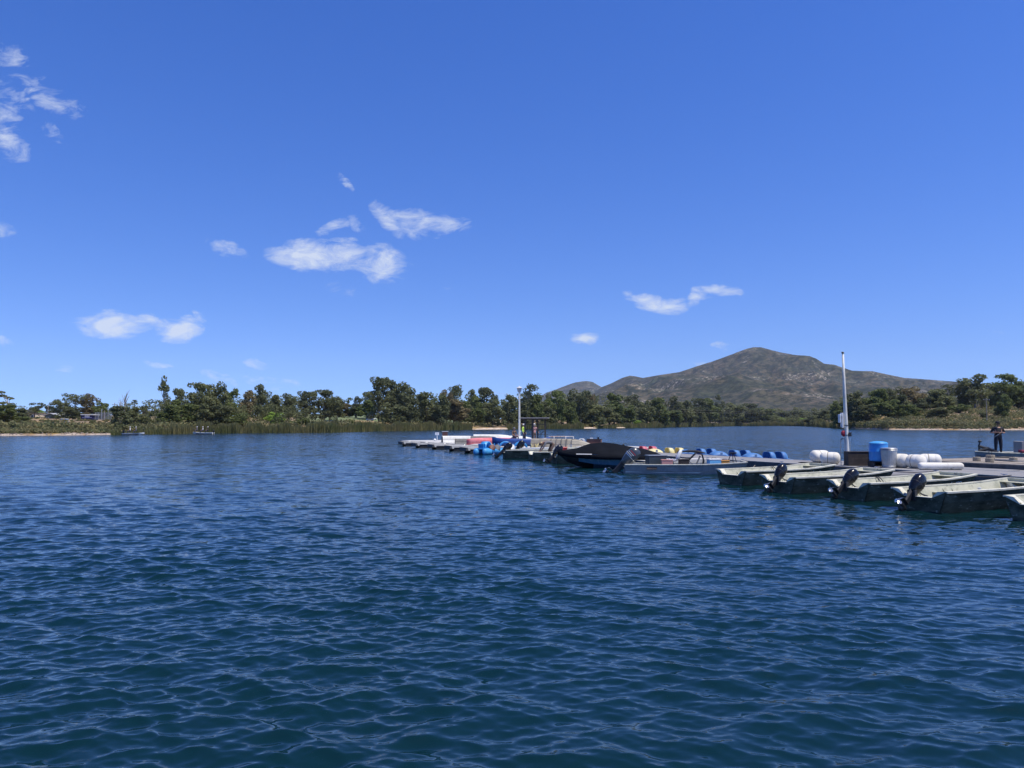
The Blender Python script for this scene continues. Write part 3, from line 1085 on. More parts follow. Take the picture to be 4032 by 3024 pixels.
def jon_boat(L=4.5, wt=0.76, wb=0.56, h=0.5, hull=M_HULL, inner=M_IN, rim=M_RIM, label=None, cat='jon boat', group=None, seats=(0.30, 0.62), cut=0.16, number=None, floor=0.10):
    root = empty('jon_boat', (0, 0, 0), 0, label, cat, group)
    S = boat_sections(L, wt, wb, h)
    e = 0.022

    def ring_out(s):
        x, a, b, zb, zt = s
        return [Vector((x, -a, zt)), Vector((x, -a + (a - b) * .28, zt - (zt - zb) * .42)), Vector((x, -b, zb)), Vector((x, -b * .4, zb - .012)), Vector((x, b * .4, zb - .012)), Vector((x, b, zb)), Vector((x, a - (a - b) * .28, zt - (zt - zb) * .42)), Vector((x, a, zt))]
    mb = MB()
    mb.loft([ring_out(s) for s in S], False, False)
    # bow plate
    mb.add(ring_out(S[-1]), [tuple(range(8))])
    # transom: sides high, dipped middle
    x0, a, b, zb, zt = S[0]
    poly = [(-a, zt), (-b, zb), (b, zb), (a, zt), (a - 0.20, zt - 0.015), (a - 0.36, zt - cut), (-a + 0.36, zt - cut), (-a + 0.20, zt - 0.015)]
    mb.prism(poly, -0.012, 0.03, 'X')
    mb.build('hull', hull, root, fix=True)
    # interior lining
    mb = MB()

    def ring_in(s, dx=0.0):
        x, a, b, zb, zt = s
        fz = max(zb + 0.03, floor)
        t = (fz - zb) / (zt - zb)
        bb = b + (a - b) * t - e
        return [Vector((x + dx, -a + e, zt)), Vector((x + dx, -bb, fz)), Vector((x + dx, bb, fz)), Vector((x + dx, a - e, zt))]
    rin = [ring_in(S[0], 0.032)] + [ring_in(s) for s in S[1:-1]] + [ring_in(S[-1], -0.03)]
    mb.loft(rin, False, False)
    mb.add(rin[-1], [(0, 1, 2, 3)])
    mb.build('interior', inner, root, fix=False)
    # gunwale rim, one each side plus bow cap
    for sgn in (-1, 1):
        mb = MB()
        rings = []
        for s in S:
            x, a, b, zb, zt = s
            y = sgn * a
            rings.append([Vector((x, y + sgn * 0.040, zt - 0.030)), Vector((x, y + sgn * 0.046, zt + 0.010)), Vector((x, y - sgn * 0.036, zt + 0.018)), Vector((x, y - sgn * 0.038, zt - 0.012))])
        mb.loft(rings, True, True)
        mb.build('gunwale', rim, root)
    x, a, b, zb, zt = S[-1]
    mb = MB()
    mb.box((x - .01, 0, zt), (0.06, 2 * a + .04, 0.03))
    mb.build('bow_cap', rim, root)
    # bow deck plate
    x1, a1 = S[-2][0], S[-2][1]
    mb = MB()
    mb.prism([(x1, -a1 + .05), (x - .04, -a + .04), (x - .04, a - .04), (x1, a1 - .05)], zt - 0.10, zt - 0.085)
    mb.build('bow_deck', inner, root)
    # stern flange on the transom dip
    x0, a, b, zb, zt = S[0]
    mb = MB()
    zc = zt - cut
    mb.box((0.06, 0, zc), (0.17, 2 * (a - 0.36) + .02, 0.014))
    for sg in (-1, 1):
        mb.add([Vector((-.02, sg * (a - .35), zc + .006)), Vector((.15, sg * (a - .35), zc + .006)), Vector((.32, sg * (a - .03), zt + .004)), Vector((-.02, sg * (a + .02), zt + .016)), Vector((-.02, sg * (a - .20), zt - .004)),
                Vector((-.02, sg * (a - .35), zc - .006)), Vector((.15, sg * (a - .35), zc - .006)), Vector((.32, sg * (a - .03), zt - .008)), Vector((-.02, sg * (a + .02), zt + .004)), Vector((-.02, sg * (a - .20), zt - .016))],
               [(0, 1, 2, 3, 4), (9, 8, 7, 6, 5), (0, 5, 6, 1), (1, 6, 7, 2), (2, 7, 8, 3), (3, 8, 9, 4), (4, 9, 5, 0)])
    mb.build('transom_flange', rim, root)
    # bench seats
    for fx in seats:
        xs = L * fx
        mb = MB()
        ws = wt - 0.07
        mb.box((xs, 0, 0.335), (0.30, 2 * ws, 0.02))
        mb.box((xs - .14, 0, 0.22), (0.015, 2 * (wb - .01), 0.22))
        mb.box((xs + .14, 0, 0.22), (0.015, 2 * (wb - .01), 0.22))
        mb.build('bench_seat', inner, root)
    # stern deck box
    mb = MB()
    mb.box((0.30, 0, 0.21), (0.42, 2 * (wb - .02), 0.20))
    mb.build('stern_box', inner, root)
    # rib gussets inside
    for fx in (0.2, 0.42, 0.5, 0.72):
        for sgn in (-1, 1):
            mb = MB()
            ws = wt - 0.035
            y = sgn * ws
            mb.add([Vector((L * fx - .02, y, .44)), Vector((L * fx - .02, y - sgn * .02, .36)), Vector((L * fx - .02, y - sgn * .27, .11)), Vector((L * fx - .02, y - sgn * .16, .11)),
                    Vector((L * fx + .02, y, .44)), Vector((L * fx + .02, y - sgn * .02, .36)), Vector((L * fx + .02, y - sgn * .27, .11)), Vector((L * fx + .02, y - sgn * .16, .11))],
                   [(0, 1, 2, 3), (7, 6, 5, 4), (0, 4, 5, 1), (1, 5, 6, 2), (2, 6, 7, 3), (3, 7, 4, 0)])
            mb.build('rib', inner, root)
    # hull strake pressed into the side
    for sgn in (-1, 1):
        mb = MB()
        pts = []
        for s in S[1:-1]:
            x, a, b, zb, zt = s
            t = 0.60
            pts.append((x, sgn * (b + (a - b) * t + 0.012), zb + (zt - zb) * t))
        mb.tube(pts, 0.012, 5)
        mb.build('strake', hull, root)
    if number:
        x, a, b, zb, zt = S[4]
        for sgn in (-1, 1):
            text_mesh(number, 0.17, M_TEXTW, root, (L * 0.80, sgn * (wt * 0.92 - 0.015), 0.37), (R(90) - 0.28 if sgn < 0 else R(90) - 0.28, 0, 0 if sgn < 0 else math.pi), name='number')
    return root


def add_motor(root, loc, tilt=58, scale=1.0, m=M_BLACK, leg=M_BLACKM, tiller=True, yaw=0, stripes=False, name='outboard_motor'):
    """Tilted outboard: the child of a boat, with cowl, propeller and tiller below it. Local -x is astern."""
    mb = MB()
    s = scale
    mb.bbox((0.03, 0, -0.02), (0.09, 0.22, 0.26), 0.015)       # clamp bracket
    mo = mb.build(name, leg, root, loc)
    mo.rotation_euler = (0, 0, yaw)
    T = Matrix.Rotation(R(tilt), 4, 'Y') @ Matrix.Translation((0, 0, 0.06))

    def tf(mbx):
        mbx.v = [tuple(T @ (Vector(v) * s)) for v in mbx.v]
        return mbx
    b2 = MB()
    # mid section
    b2.loft([[Vector((x, y, z)) for x, y in ((-.09 * k, -.05 * k), (.07 * k, -.045 * k), (.09 * k, 0), (.07 * k, .045 * k), (-.09 * k, .05 * k), (-.13 * k, 0))] for z, k in ((.12, 1.1), (-.1, .85), (-.26, .7), (-.40, .62))], True, True)
    b2.box((-.08, 0, -.37), (.24, .15, .018))                    # cavitation plate
    b2.build('midsection', leg, mo) if False else None
    tf(b2).build('leg', leg, mo)
    b3 = MB()
    b3.smooth = True
    b3.lathe([(0.004, -.24), (.03, -.2), (.048, -.1), (.05, .05), (.035, .12), (.006, .15)], (-.02, 0, -.49), 12, 'X')
    b3.loft([[Vector((x, y, z)) for x, y in ((-.07, -.02), (.05, -.02), (.07, 0), (.05, .02), (-.07, .02))] for z in (-.38, -.49, -.62)], True, True)
    tf(b3).build('gearcase', leg, mo)
    b4 = MB()
    for k in range(3):
        a = k * 2 * math.pi / 3 + .3
        c, sn = math.cos(a), math.sin(a)
        for sd in (0,):
            pts = [(-.235, 0.02, 0.0), (-.215, .05, .07), (-.20, .02, .125), (-.235, -.045, .12), (-.26, -.04, .05)]
            q = [Vector((x, y * c - z * sn, -.49 + y * sn + z * c)) for x, y, z in pts]
            q2 = [v + Vector((.008, 0, 0)) for v in q]
            b4.loft([q, q2], True, True)
    b4.lathe([(0.03, -.27), (.034, -.2)], (0, 0, -.49), 10, 'X')
    tf(b4).build('propeller', M_STEEL, mo)
    b5 = MB()
    b5.smooth = True

    def cow(z, hx0, hx1, hy, n=16):
        r_ = []
        for k in range(n):
            a = k * 2 * math.pi / n
            cx, cy = math.cos(a), math.sin(a)
            ex = abs(cx) ** 0.7 * (1 if cx > 0 else -1)
            ey = abs(cy) ** 0.7 * (1 if cy > 0 else -1)
            r_.append(Vector((ex * (hx1 if cx > 0 else hx0), ey * hy, z)))
        return r_
    b5.loft([cow(-.02, .10, .10, .075), cow(.06, .15, .13, .105), cow(.18, .19, .15, .13), cow(.34, .215, .155, .14), cow(.47, .20, .13, .13), cow(.56, .14, .08, .09), cow(.585, .07, .03, .05)], True, True)
    tf(b5).build('cowl', m, mo)
    b6 = MB()
    b6.loft([cow(.255, .206, .158, .139), cow(.275, .209, .160, .141)], True, True)
    tf(b6).build('cowl_seam', M_STEEL if stripes else leg, mo)
    if tiller:
        b7 = MB()
        b7.tube([(.12, .03, .18), (.34, .05, .26), (.52, .05, .36)], [.022, .02, .026], 8)
        b7.tube([(.10, .02, .30), (.20, .02, .33)], [.03, .024], 6)
        tf(b7).build('tiller_handle', leg, mo)
    if stripes:
        for k, dz in enumerate((.0, .05, .1)):
            b8 = MB()
            b8.box((-.13 + dz * .6, -.153, .31 + dz), (.2, .01, .014))
            tf(b8).build('stripe', M_WHITEP if k < 2 else M_RED, mo)
    return mo


JG = 'olive jon boats moored bow in along the walkway'
BL = 4.4
BV = Vector((0.905, 0.425, 0)).normalized()
BRZ = math.atan2(BV.y, BV.x)
BP = Vector((0.425, -0.905, 0))


def stern_at(px, py):
    c = P(px, py, 0.5)
    return Vector((c.x, c.y, 0)) + BP * 0.72


b1 = jon_boat(L=BL, label='empty olive jon boat with bare transom, farthest left of the four', group=JG)
put(b1, stern_at(2822, 1847), BRZ + 0.02)
b2_ = jon_boat(L=BL, label='scratched olive jon boat, second from left, motor tilted at its left corner', group=JG)
put(b2_, stern_at(2994, 1869), BRZ)
add_motor(b2_, (-.03, 0.02, .38), 44, .92, yaw=.12)
b3_ = jon_boat(L=BL + .1, label='olive jon boat below the blue tank with white 037 on its bow', group=JG, number='037', seats=(0.33, 0.60, 0.8))
put(b3_, stern_at(3257, 1889), BRZ - 0.02)
add_motor(b3_, (-.03, 0.12, .38), 50, .92, yaw=-.1)
b4_ = jon_boat(L=BL, label='nearest whole olive jon boat, flaking paint, motor in front of its stern box', group=JG, seats=(0.36, 0.66))
put(b4_, stern_at(3512, 1920), BRZ)
add_motor(b4_, (-.03, 0.16, .38), 46, .95)
b5_ = jon_boat(L=BL, label='jon boat cut off by the right edge, only its stern corner showing', group=JG)
put(b5_, stern_at(3955, 1952), BRZ)
b6_ = jon_boat(L=4.0, hull=M_GREYHULL, inner=M_ALU, rim=M_RIM, label='light grey boat wedged behind the cut off jon boat at right', cat='boat')
put(b6_, Vector((13.45, 20.0, 0.02)), R(7))

# cleats and mooring lines
def line(name, a, b, label, cat, sag=0.12, r=0.012, m=M_DROPE, group=None):
    a, b = Vector(a), Vector(b)
    o = MB()
    c = (a + b) / 2
    pts = []
    for k in range(9):
        t = k / 8
        p = a.lerp(b, t)
        p.z -= sag * 4 * t * (1 - t)
        pts.append(p - c)
    o.tube(pts, r, 5)
    ob = o.build(name, m, None, c)
    tag(ob, label, cat, group)
    return ob


def bpt(b, x, y, z):
    return b.matrix_basis @ Vector((x, y, z)) if False else Matrix.Translation(b.location) @ b.rotation_euler.to_matrix().to_4x4() @ Vector((x, y, z))


for b, x, d, lb in ((b1, BL, (13.2, 0), 'tying the farthest left jon boat to the walkway'), (b2_, BL, (10.2, 0), 'tying the second jon boat from left to the walkway'),
                    (b3_, BL, (7.0, 0), 'tying the jon boat numbered 037 to the walkway'), (b4_, BL, (4.4, 0), 'tying the nearest whole jon boat to the walkway')):
    a = bpt(b, x - .05, 0, .6)
    d0 = a - E0
    s_ = d0.x * U.x + d0.y * U.y
    line('mooring_line', a, dk(s_ + .3, 0.15, DZ + .03), 'dark rope ' + lb, 'rope', .08, .014, group='mooring lines of the olive jon boats')
# loose black straps hung over gunwales of the jon boats
for b, x, sd, lb in ((b1, 2.55, 1, 'black cord looped over the far gunwale of the leftmost jon boat'), (b3_, 1.9, 1, 'black cord hanging inside the jon boat numbered 037')):
    o = MB()
    p = [bpt(b, x + dx, y, z) for dx, y, z in ((0, .80, .50), (.0, .74, .535), (.05, .68, .50), (.12, .56, .30), (.22, .42, .16), (.5, .1, .13))]
    c = p[0].copy()
    o.tube([q - c for q in p], .014, 5)
    o.tube([q - c + Vector((.09, .03, .0)) for q in p[:4]], .012, 5)
    tag(o.build('cord', M_DROPE, None, c), lb, 'cord')
o = MB()
pp = [bpt(b4_, x, y, z) for x, y, z in ((1.15, -.1, .14), (1.2, -.15, .36), (1.35, -.2, .42), (1.6, -.2, .37), (1.85, -.3, .40))]
c = pp[0].copy()
o.tube([q - c for q in pp], .018, 6)
tag(o.build('hose', M_DROPE, None, c), 'black fuel hose curling up inside the nearest whole jon boat', 'hose')
for b, x, y, lb in ((b4_, 2.6, .2, 'small white bait cup on the floor of the nearest whole jon boat'),):
    o = MB()
    o.lathe([(.035, 0), (.045, .09)], (0, 0, 0), 12)
    tag(o.build('cup', M_WHITEP, None, bpt(b, x, y, .36)), lb, 'cup')

# ------------------------------------------------------------------ cluttered grey skiff
sk = jon_boat(L=5.0, wt=0.78, wb=0.62, h=0.50, hull=M_GREYHULL, inner=M_ALU, rim=M_RIM, label='grey aluminium skiff loaded with fishing gear and a large tilted motor', cat='skiff', seats=(0.78,), cut=0.1, floor=0.2)
put(sk, P(2468, 1866, 0) + Vector((0, 0.68, 0)), R(-6))
sk.location.z = -0.11
add_motor(sk, (-.06, 0.0, .44), 48, 1.5, M_DARKGREY, M_BLACKM, False, 0, True)
mb = MB()
mb.box((1.1, -.792, .36), (.42, .008, .10), rx=-.28)
mb.build('registration_plate', M_DWOOD, sk)
mb = MB()
for k in range(5):
    mb.box((.3 + k * .95, -.70, .18), (.012, .012, .5), rx=-.3)
mb.build('side_rib', M_ALU, sk)
mb = MB()
mb.tube([(.02, -.66, .20), (1.5, -.69, .18), (3.0, -.685, .18), (3.8, -.62, .22), (4.5, -.50, .36)], [.03, .03, .03, .025, .01], 5)
mb.build('worn_chine', M_CREAM, sk)


def inboat(b, x, y, z):
    return bpt(b, x, y, z)


def skthing(name, mb, m, x, y, z, label, cat, rz=0.0, parts=None):
    z += .13
    if parts is None:
        o = mb.build(name, m, None, inboat(sk, x, y, z), (0, 0, rz + sk.rotation_euler.z))
        return tag(o, label, cat)
    e = empty(name, inboat(sk, x, y, z), rz + sk.rotation_euler.z + .35 * math.sin(x * 5.3), label, cat)
    return e


# seat box
e = skthing('seat_box', None, None, 1.35, 0.15, .11, 'dark slate seat box at the stern end of the grey skiff', 'seat box', parts=1)
mb = MB()
mb.bbox((0, 0, .30), (.80, .5, .60), .02)
mb.build('box_body', mat("slate_box", (0.035, 0.05, 0.06), 0.55), e)
mb = MB()
mb.bbox((0, 0, .615), (.84, .54, .03), .01)
mb.build('lid', M_ALU, e)
# white swivel seat
e = skthing('boat_seat', None, None, 2.05, 0.1, .11, 'milky white moulded boat seat on a pedestal in the grey skiff', 'boat seat', parts=1)
mb = MB()
mb.smooth = True
mb.loft([[Vector((x, y, z)) for y, z in ((-.22, .36 + a), (-.24, .44 + a), (.24, .44 + a), (.22, .36 + a))] for x, a in ((-.22, .05), (-.1, 0), (.12, 0), (.2, .03))], True, True)
mb.build('seat', M_CLEARW, e)
mb = MB()
mb.smooth = True
mb.loft([[Vector((x - .05, -w, z)), Vector((x + .03, -w, z)), Vector((x + .03, w, z)), Vector((x - .05, w, z))] for x, w, z in ((.18, .23, .40), (.24, .24, .55), (.32, .2, .74), (.36, .1, .86))], True, True)
mb.build('backrest', M_CLEARW, e)
mb = MB()
mb.tube([(0, 0, 0), (0, 0, .37)], .035, 10)
mb.build('pedestal', M_BLACKM, e)
# chair frame
e = skthing('folding_chair', None, None, 3.0, 0.15, .11, 'upturned black tubular chair frame amid the gear of the grey skiff', 'chair', parts=1)
for sy in (-1, 1):
    mb = MB()
    mb.tube([(-.38, sy * .26, .08), (-.26, sy * .25, .44), (0, sy * .24, .70), (.28, sy * .24, .66), (.34, sy * .25, .42), (.30, sy * .26, .06)], .022, 7)
    mb.build('frame', M_BLACKM, e)
    mb = MB()
    mb.tube([(-.30, sy * .23, .40), (.0, sy * .22, .16), (.2, sy * .22, .6)], .018, 6)
    mb.build('brace', M_DARKGREY, e)
mb = MB()
mb.tube([(-.75, 0, .76), (-.3, .02, .80), (.1, 0, .78), (.42, .02, .72)], [.03, .05, .055, .02], 8)
mb.build('rolled_sling', M_BLACKM, e)
mb = MB()
mb.tube([(0, -.24, .7), (0, .24, .7)], .018, 6)
mb.build('crossbar', M_BLACKM, e)
# tackle boxes
for (x, y, z, sx, sy, sz, m, nm, lb, ct) in (
        (1.75, -.38, .36, .46, .3, .22, M_SALM, 'tackle_box', 'salmon coloured tackle tray beside the white boat seat', 'tackle box'),
        (2.45, -.40, .36, .40, .3, .24, M_DWOOD, 'battery_box', 'dark brown battery box behind the gunwale of the grey skiff', 'battery box'),
        (3.70, -.32, .36, .52, .34, .26, M_LBLUE, 'cooler', 'light blue cooler with white lid in the grey skiff', 'cooler'),
        (4.15, -.30, .36, .34, .26, .20, M_ORANGE, 'tackle_box', 'yellow orange tackle box right of the blue cooler', 'tackle box')):
    e = skthing(nm, None, None, x, y, z, lb, ct, parts=1)
    mb = MB()
    mb.bbox((0, 0, sz * .38), (sx, sy, sz * .76), .015)
    mb.build('box_body', m, e)
    mb = MB()
    mb.bbox((0, 0, sz * .88), (sx + .02, sy + .02, sz * .2), .012)
    mb.build('lid', M_WHITEP if nm == 'cooler' else m, e)
    mb = MB()
    mb.tube([(-sx * .2, 0, sz), (-sx * .15, 0, sz + .05), (sx * .15, 0, sz + .05), (sx * .2, 0, sz)], .009, 5)
    mb.build('handle', M_BLACKM, e)
# bow stand
e = skthing('bow_stand', None, None, 4.55, 0.2, .40, 'small black three legged stand at the bow of the grey skiff', 'stand', parts=1)
for dx, dy in ((-.2, -.1), (.2, -.12), (0, .2)):
    mb = MB()
    mb.tube([(dx, dy, 0), (dx * .25, dy * .25, .42)], .018, 6)
    mb.build('leg', M_BLACKM, e)
mb = MB()
mb.bbox((.02, 0, .44), (.30, .14, .06), .02)
mb.build('head', M_BLACKM, e)
line('mooring_line', inboat(sk, 4.5, -.6, .56), inboat(sk, 5.6, 0.8, .42), 'grey rope looping from the bow of the cluttered skiff', 'rope', .28, .014, M_ROPE)

# ------------------------------------------------------------------ covered speed boat
def covered_boat():
    root = empty('covered_boat', P(2420, 1850, 0) + Vector((0.15, 2.0, 0)), R(175), 'speed boat hidden under a tight black canvas cover', 'speed boat')
    # local x: 0 stern (right in view) -> bow (left)
    st = [(-2.35, .98, .60, -.05, .60), (-1.4, 1.04, .62, -.1, .62), (0, 1.08, .55, -.12, .62), (.9, 1.02, .40, -.06, .66), (1.6, .78, .22, .08, .70), (2.15, .42, .08, .30, .76), (2.5, .08, .02, .58, .80)]
    mb = MB()

    def ring(s):
        x, a, b, zb, zt = s
        zc = zb + (zt - zb) * .36
        ac = b + (a - b) * .62
        return [Vector((x, -a, zt)), Vector((x, -ac, zc)), Vector((x, -b * .5, zb)), Vector((x, 0, zb - .05)), Vector((x, b * .5, zb)), Vector((x, ac, zc)), Vector((x, a, zt))]
    rg = [ring(s) for s in st]
    # upper band in metallic blue, shade of the underside and bow painted in as black
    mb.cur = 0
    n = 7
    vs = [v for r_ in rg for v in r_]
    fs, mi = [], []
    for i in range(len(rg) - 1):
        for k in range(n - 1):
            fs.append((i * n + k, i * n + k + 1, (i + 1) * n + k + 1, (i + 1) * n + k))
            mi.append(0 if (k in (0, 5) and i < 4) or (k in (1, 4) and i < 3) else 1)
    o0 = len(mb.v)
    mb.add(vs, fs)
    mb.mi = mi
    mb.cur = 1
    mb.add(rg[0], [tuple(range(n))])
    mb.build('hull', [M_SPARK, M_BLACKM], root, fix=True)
    # cover
    mb = MB()
    mb.smooth = True
    cv = [(-3.0, .72, .36, .04), (-2.5, .98, .44, .08), (-2.05, 1.07, .50, .22), (-1.6, 1.12, .56, .31), (-.86, 1.14, .58, .43), (-.2, 1.15, .58, .53), (.4, 1.15, .58, .58), (1.1, 1.02, .60, .52), (1.67, .82, .64, .28), (2.3, .40, .70, .12), (2.62, .06, .74, .04)]
    rings = []
    for x, a, z, hgt in cv:
        r_ = []
        r_.append(Vector((x, -a - .01, z - .16)))
        for k in range(13):
            t = -1 + 2 * k / 12
            zz = z + hgt * (1 - abs(t) ** 1.5)
            zz -= .035 * math.sin(k * 1.7 + x * 2.2) * (1 - abs(t)) * min(1, hgt * 2)
            r_.append(Vector((x, a * t, zz)))
        r_.append(Vector((x, a + .01, z - .16)))
        rings.append(r_)
    mb.loft(rings, False, False)
    cvo = mb.build('cover', M_COVER, root, fix=False)
    sol = cvo.modifiers.new('thick', 'SOLIDIFY')
    sol.thickness = 0.012
    mb = MB()
    mb.box((1.35, 1.0, .665), (.75, .012, .035), rx=.9, rz=-.22)
    mb.build('white_stripe', M_WHITEP, root)
    for x, z in ((.5, 1.14), (-.55, 1.05)):
        mb = MB()
        mb.lathe([(.04, 0), (.06, .04), (.02, .09)], (x, 0.0, z), 10)
        mb.build('cover_button', M_BLACKM, root)
    mb = MB()
    mb.tube([(-2.5, .6, .45), (-2.9, .4, .42), (-3.3, .0, .40), (-3.7, -.3, .42)], [.05, .035, .03, .03], 6)
    mb.build('cover_tail', M_COVER, root)
    return root


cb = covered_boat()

# ------------------------------------------------------------------ boats around the bending man
FGp = 'dark jon boats rafted near the bending man'
f1 = jon_boat(L=4.6, label='olive jon boat with two black motors beside the sky blue pedal boats', group=FGp)
c = P(1985, 1806, 0)
put(f1, Vector((c.x, c.y + .75, 0)), R(8))
add_motor(f1, (-.03, .35, .38), 50, 1.15)
f2 = jon_boat(L=4.6, label='pale rimmed jon boat whose motor stands right of the man in grey', group=FGp)
c = P(2205, 1828, 0)
put(f2, Vector((c.x - .25, c.y + .9, 0)), R(14))
add_motor(f2, (-.03, .0, .38), 42, 1.1)
f3 = jon_boat(L=4.4, label='dark jon boat the bending man stands in', group=FGp)
c = P(2100, 1816, 0)
put(f3, Vector((c.x - .1, c.y + .75, 0)), R(12))
f4 = jon_boat(L=4.4, hull=M_HULL, inner=M_CREAM, rim=M_WHITEP, label='white rimmed jon boat tucked between the motors and the walkway', group=FGp)
c = P(2040, 1797, 0)
put(f4, Vector((c.x, c.y + .8, 0)), R(10))
add_motor(f4, (-.03, .2, .38), 40, 1.15)
e = empty('crate', bpt(f3, 1.75, -.35, .5), R(12), 'open red plastic crate beside the bending man', 'crate')
mb = MB()
mb.loft([[Vector((sx * k, sy * k, z)) for sx, sy in ((-.24, -.17), (.24, -.17), (.24, .17), (-.24, .17))] for z, k in ((0, .85), (.24, 1.0))], True, True)
mb.build('crate_body', M_RED, e)
mb = MB()
for a, b_ in (((-.25, -.18, .25), (.25, -.18, .25)), ((.25, -.18, .25), (.25, .18, .25)), ((.25, .18, .25), (-.25, .18, .25)), ((-.25, .18, .25), (-.25, -.18, .25))):
    mb.tube([a, b_], .018, 5)
mb.build('crate_rim', M_RED, e)
mb = MB()
mb.box((0, 0, 0), (.9, .06, .03))
tag(mb.build('paddle_board', M_WHITEP, None, bpt(f3, 1.6, -.72, .54), (0, 0, R(16))), 'white strip of board on the gunwale below the red crate', 'board')


# ------------------------------------------------------------------ pedal boats
def pedal_boat(m, label, group, dome=True, plate=True):
    root = empty('pedal_boat', (0, 0, 0), 0, label, 'pedal boat', group)
    # x: dome end (0) -> seats (2.2)
    for sy in (-1, 1):
        mb = MB()
        mb.smooth = True
        rg = []
        for x, w, zb, zt in ((-.55, .10, .12, .22), (-.35, .22, -.02, .30), (.3, .26, -.08, .32), (1.6, .26, -.08, .32), (2.1, .24, -.04, .32), (2.3, .18, .05, .30)):
            rg.append([Vector((x, sy * .45 + w * math.cos(a), (zb + zt) / 2 + (zt - zb) / 2 * math.sin(a))) for a in [k * math.pi / 5 for k in range(10)]])
        mb.loft(rg, True, True)
        mb.build('pontoon', m, root)
    mb = MB()
    mb.bbox((.9, 0, .28), (2.5, 1.1, .10), .03)
    mb.build('deck', m, root)
    # paddle wheel cover
    mb = MB()
    mb.smooth = True
    rg = []
    for k in range(13):
        y = -.48 + .96 * k / 12
        f_ = math.sqrt(max(0.04, 1 - abs(y / .52) ** 2.6))
        rg.append([Vector((.15 - .55 * math.cos(a) * (0.75 + .25 * f_), y, .30 + .34 * f_ * math.sin(a))) for a in [j * math.pi / 12 for j in range(13)]])
    mb.loft(rg, False, False)
    mb.add(rg[0], [tuple(range(13))])
    mb.add(rg[-1], [tuple(range(13))])
    mb.build('wheel_cover', m, root)
    if plate:
        mb = MB()
        mb.box((.18, -.50, .50), (.14, .012, .16), rx=.25)
        mb.build('number_plate', M_WHITEP, root)
    # two tub seats, open side towards the wheel
    for xs in (1.12, 1.80):
        mb = MB()
        mb.smooth = True
        rg = []
        for k in range(9):
            z = .30 + .36 * k / 8
            r0 = .40 * (1 - .25 * (k / 8) ** 3)
            sh = .10 * (k / 8)
            rg.append([Vector((xs - .02 + sh * -.3 + r0 * 1.05 * math.cos(a) - .03, r0 * 1.5 * math.sin(a), z)) for a in [R(-100) + j * R(200) / 12 for j in range(13)]])
        # close with an overhanging hood
        rg.append([Vector((v.x * .75 + (xs - .1) * .25, v.y * .86, .685)) for v in rg[-1]])
        rg.append([Vector((v.x * .35 + (xs - .12) * .65, v.y * .7, .70)) for v in rg[-1]])
        mb.loft(rg, False, False)
        s = mb.build('tub_seat', m, root, fix=False)
        so = s.modifiers.new('thick', 'SOLIDIFY')
        so.thickness = .03
        so.offset = -1
    return root


PG = 'pedal boats docked behind the grey walkway'
defs = [(2706, 1781, M_PBLUE, 'blue pedal boat next to the yellow one, left of three'), (2838, 1788, M_PBLUE, 'middle blue pedal boat behind the walkway'), (2975, 1796, M_PBLUE, 'rightmost blue pedal boat behind the walkway'),
        (2580, 1777, M_YEL, 'faded yellow pedal boat between the red and blue ones'), (2478, 1770, M_PINK, 'faded red pedal boat half hidden by the black boat cover')]
for px, py, m, lb in defs:
    q = P(px, py, 0.32)
    pb = pedal_boat(m, lb, PG)
    put(pb, Vector((q.x, q.y + 1.1, -0.18)), R(4), scale=(1, 1, 1))
# sky blue pedal boats by the finger docks
SG = 'sky blue pedal boats by the finger docks'


def small_pedal(px, py, rz, label, m=M_SKYBLUE, arch=True, bow=False):
    root = empty('pedal_boat', Vector((*P(px, py, 0)[:2], 0)), rz, label, 'pedal boat', SG if m is M_SKYBLUE else None, scale=(.8, .8, .92))
    for sy in (-1, 1):
        mb = MB()
        mb.smooth = True
        rg = []
        for x, w, zb, zt in ((-.3, .12, .0, .40), (-.1, .26, -.05, .46), (.8, .28, -.08, .44), (1.9, .22, -.04, .40)):
            rg.append([Vector((x, sy * .42 + w * math.cos(a), (zb + zt) / 2 + (zt - zb) / 2 * math.sin(a))) for a in [k * math.pi / 5 for k in range(10)]])
        mb.loft(rg, True, True)
        mb.build('pontoon', m, root)
    mb = MB()
    mb.bbox((.9, 0, .42), (1.9, 1.0, .10), .03)
    mb.build('deck', m, root)
    mb = MB()
    rg = []
    for k in range(15):
        a = math.pi * k / 14
        rg.append([Vector((1.0 - .62 * math.cos(a), y, .40 + .56 * math.sin(a))) for y in (-.28, .28)] + [Vector((1.0 - .50 * math.cos(a), y, .40 + .44 * math.sin(a))) for y in (.28, -.28)])
    mb.smooth = True
    mb.loft(rg, True, True)
    mb.build('wheel_arch', m, root)
    for xs in (.05, .4):
        mb = MB()
        mb.bbox((xs, 0, .62), (.07, .5, .36), .02, ry=-.2)
        mb.build('seat_back', m, root)
    return root


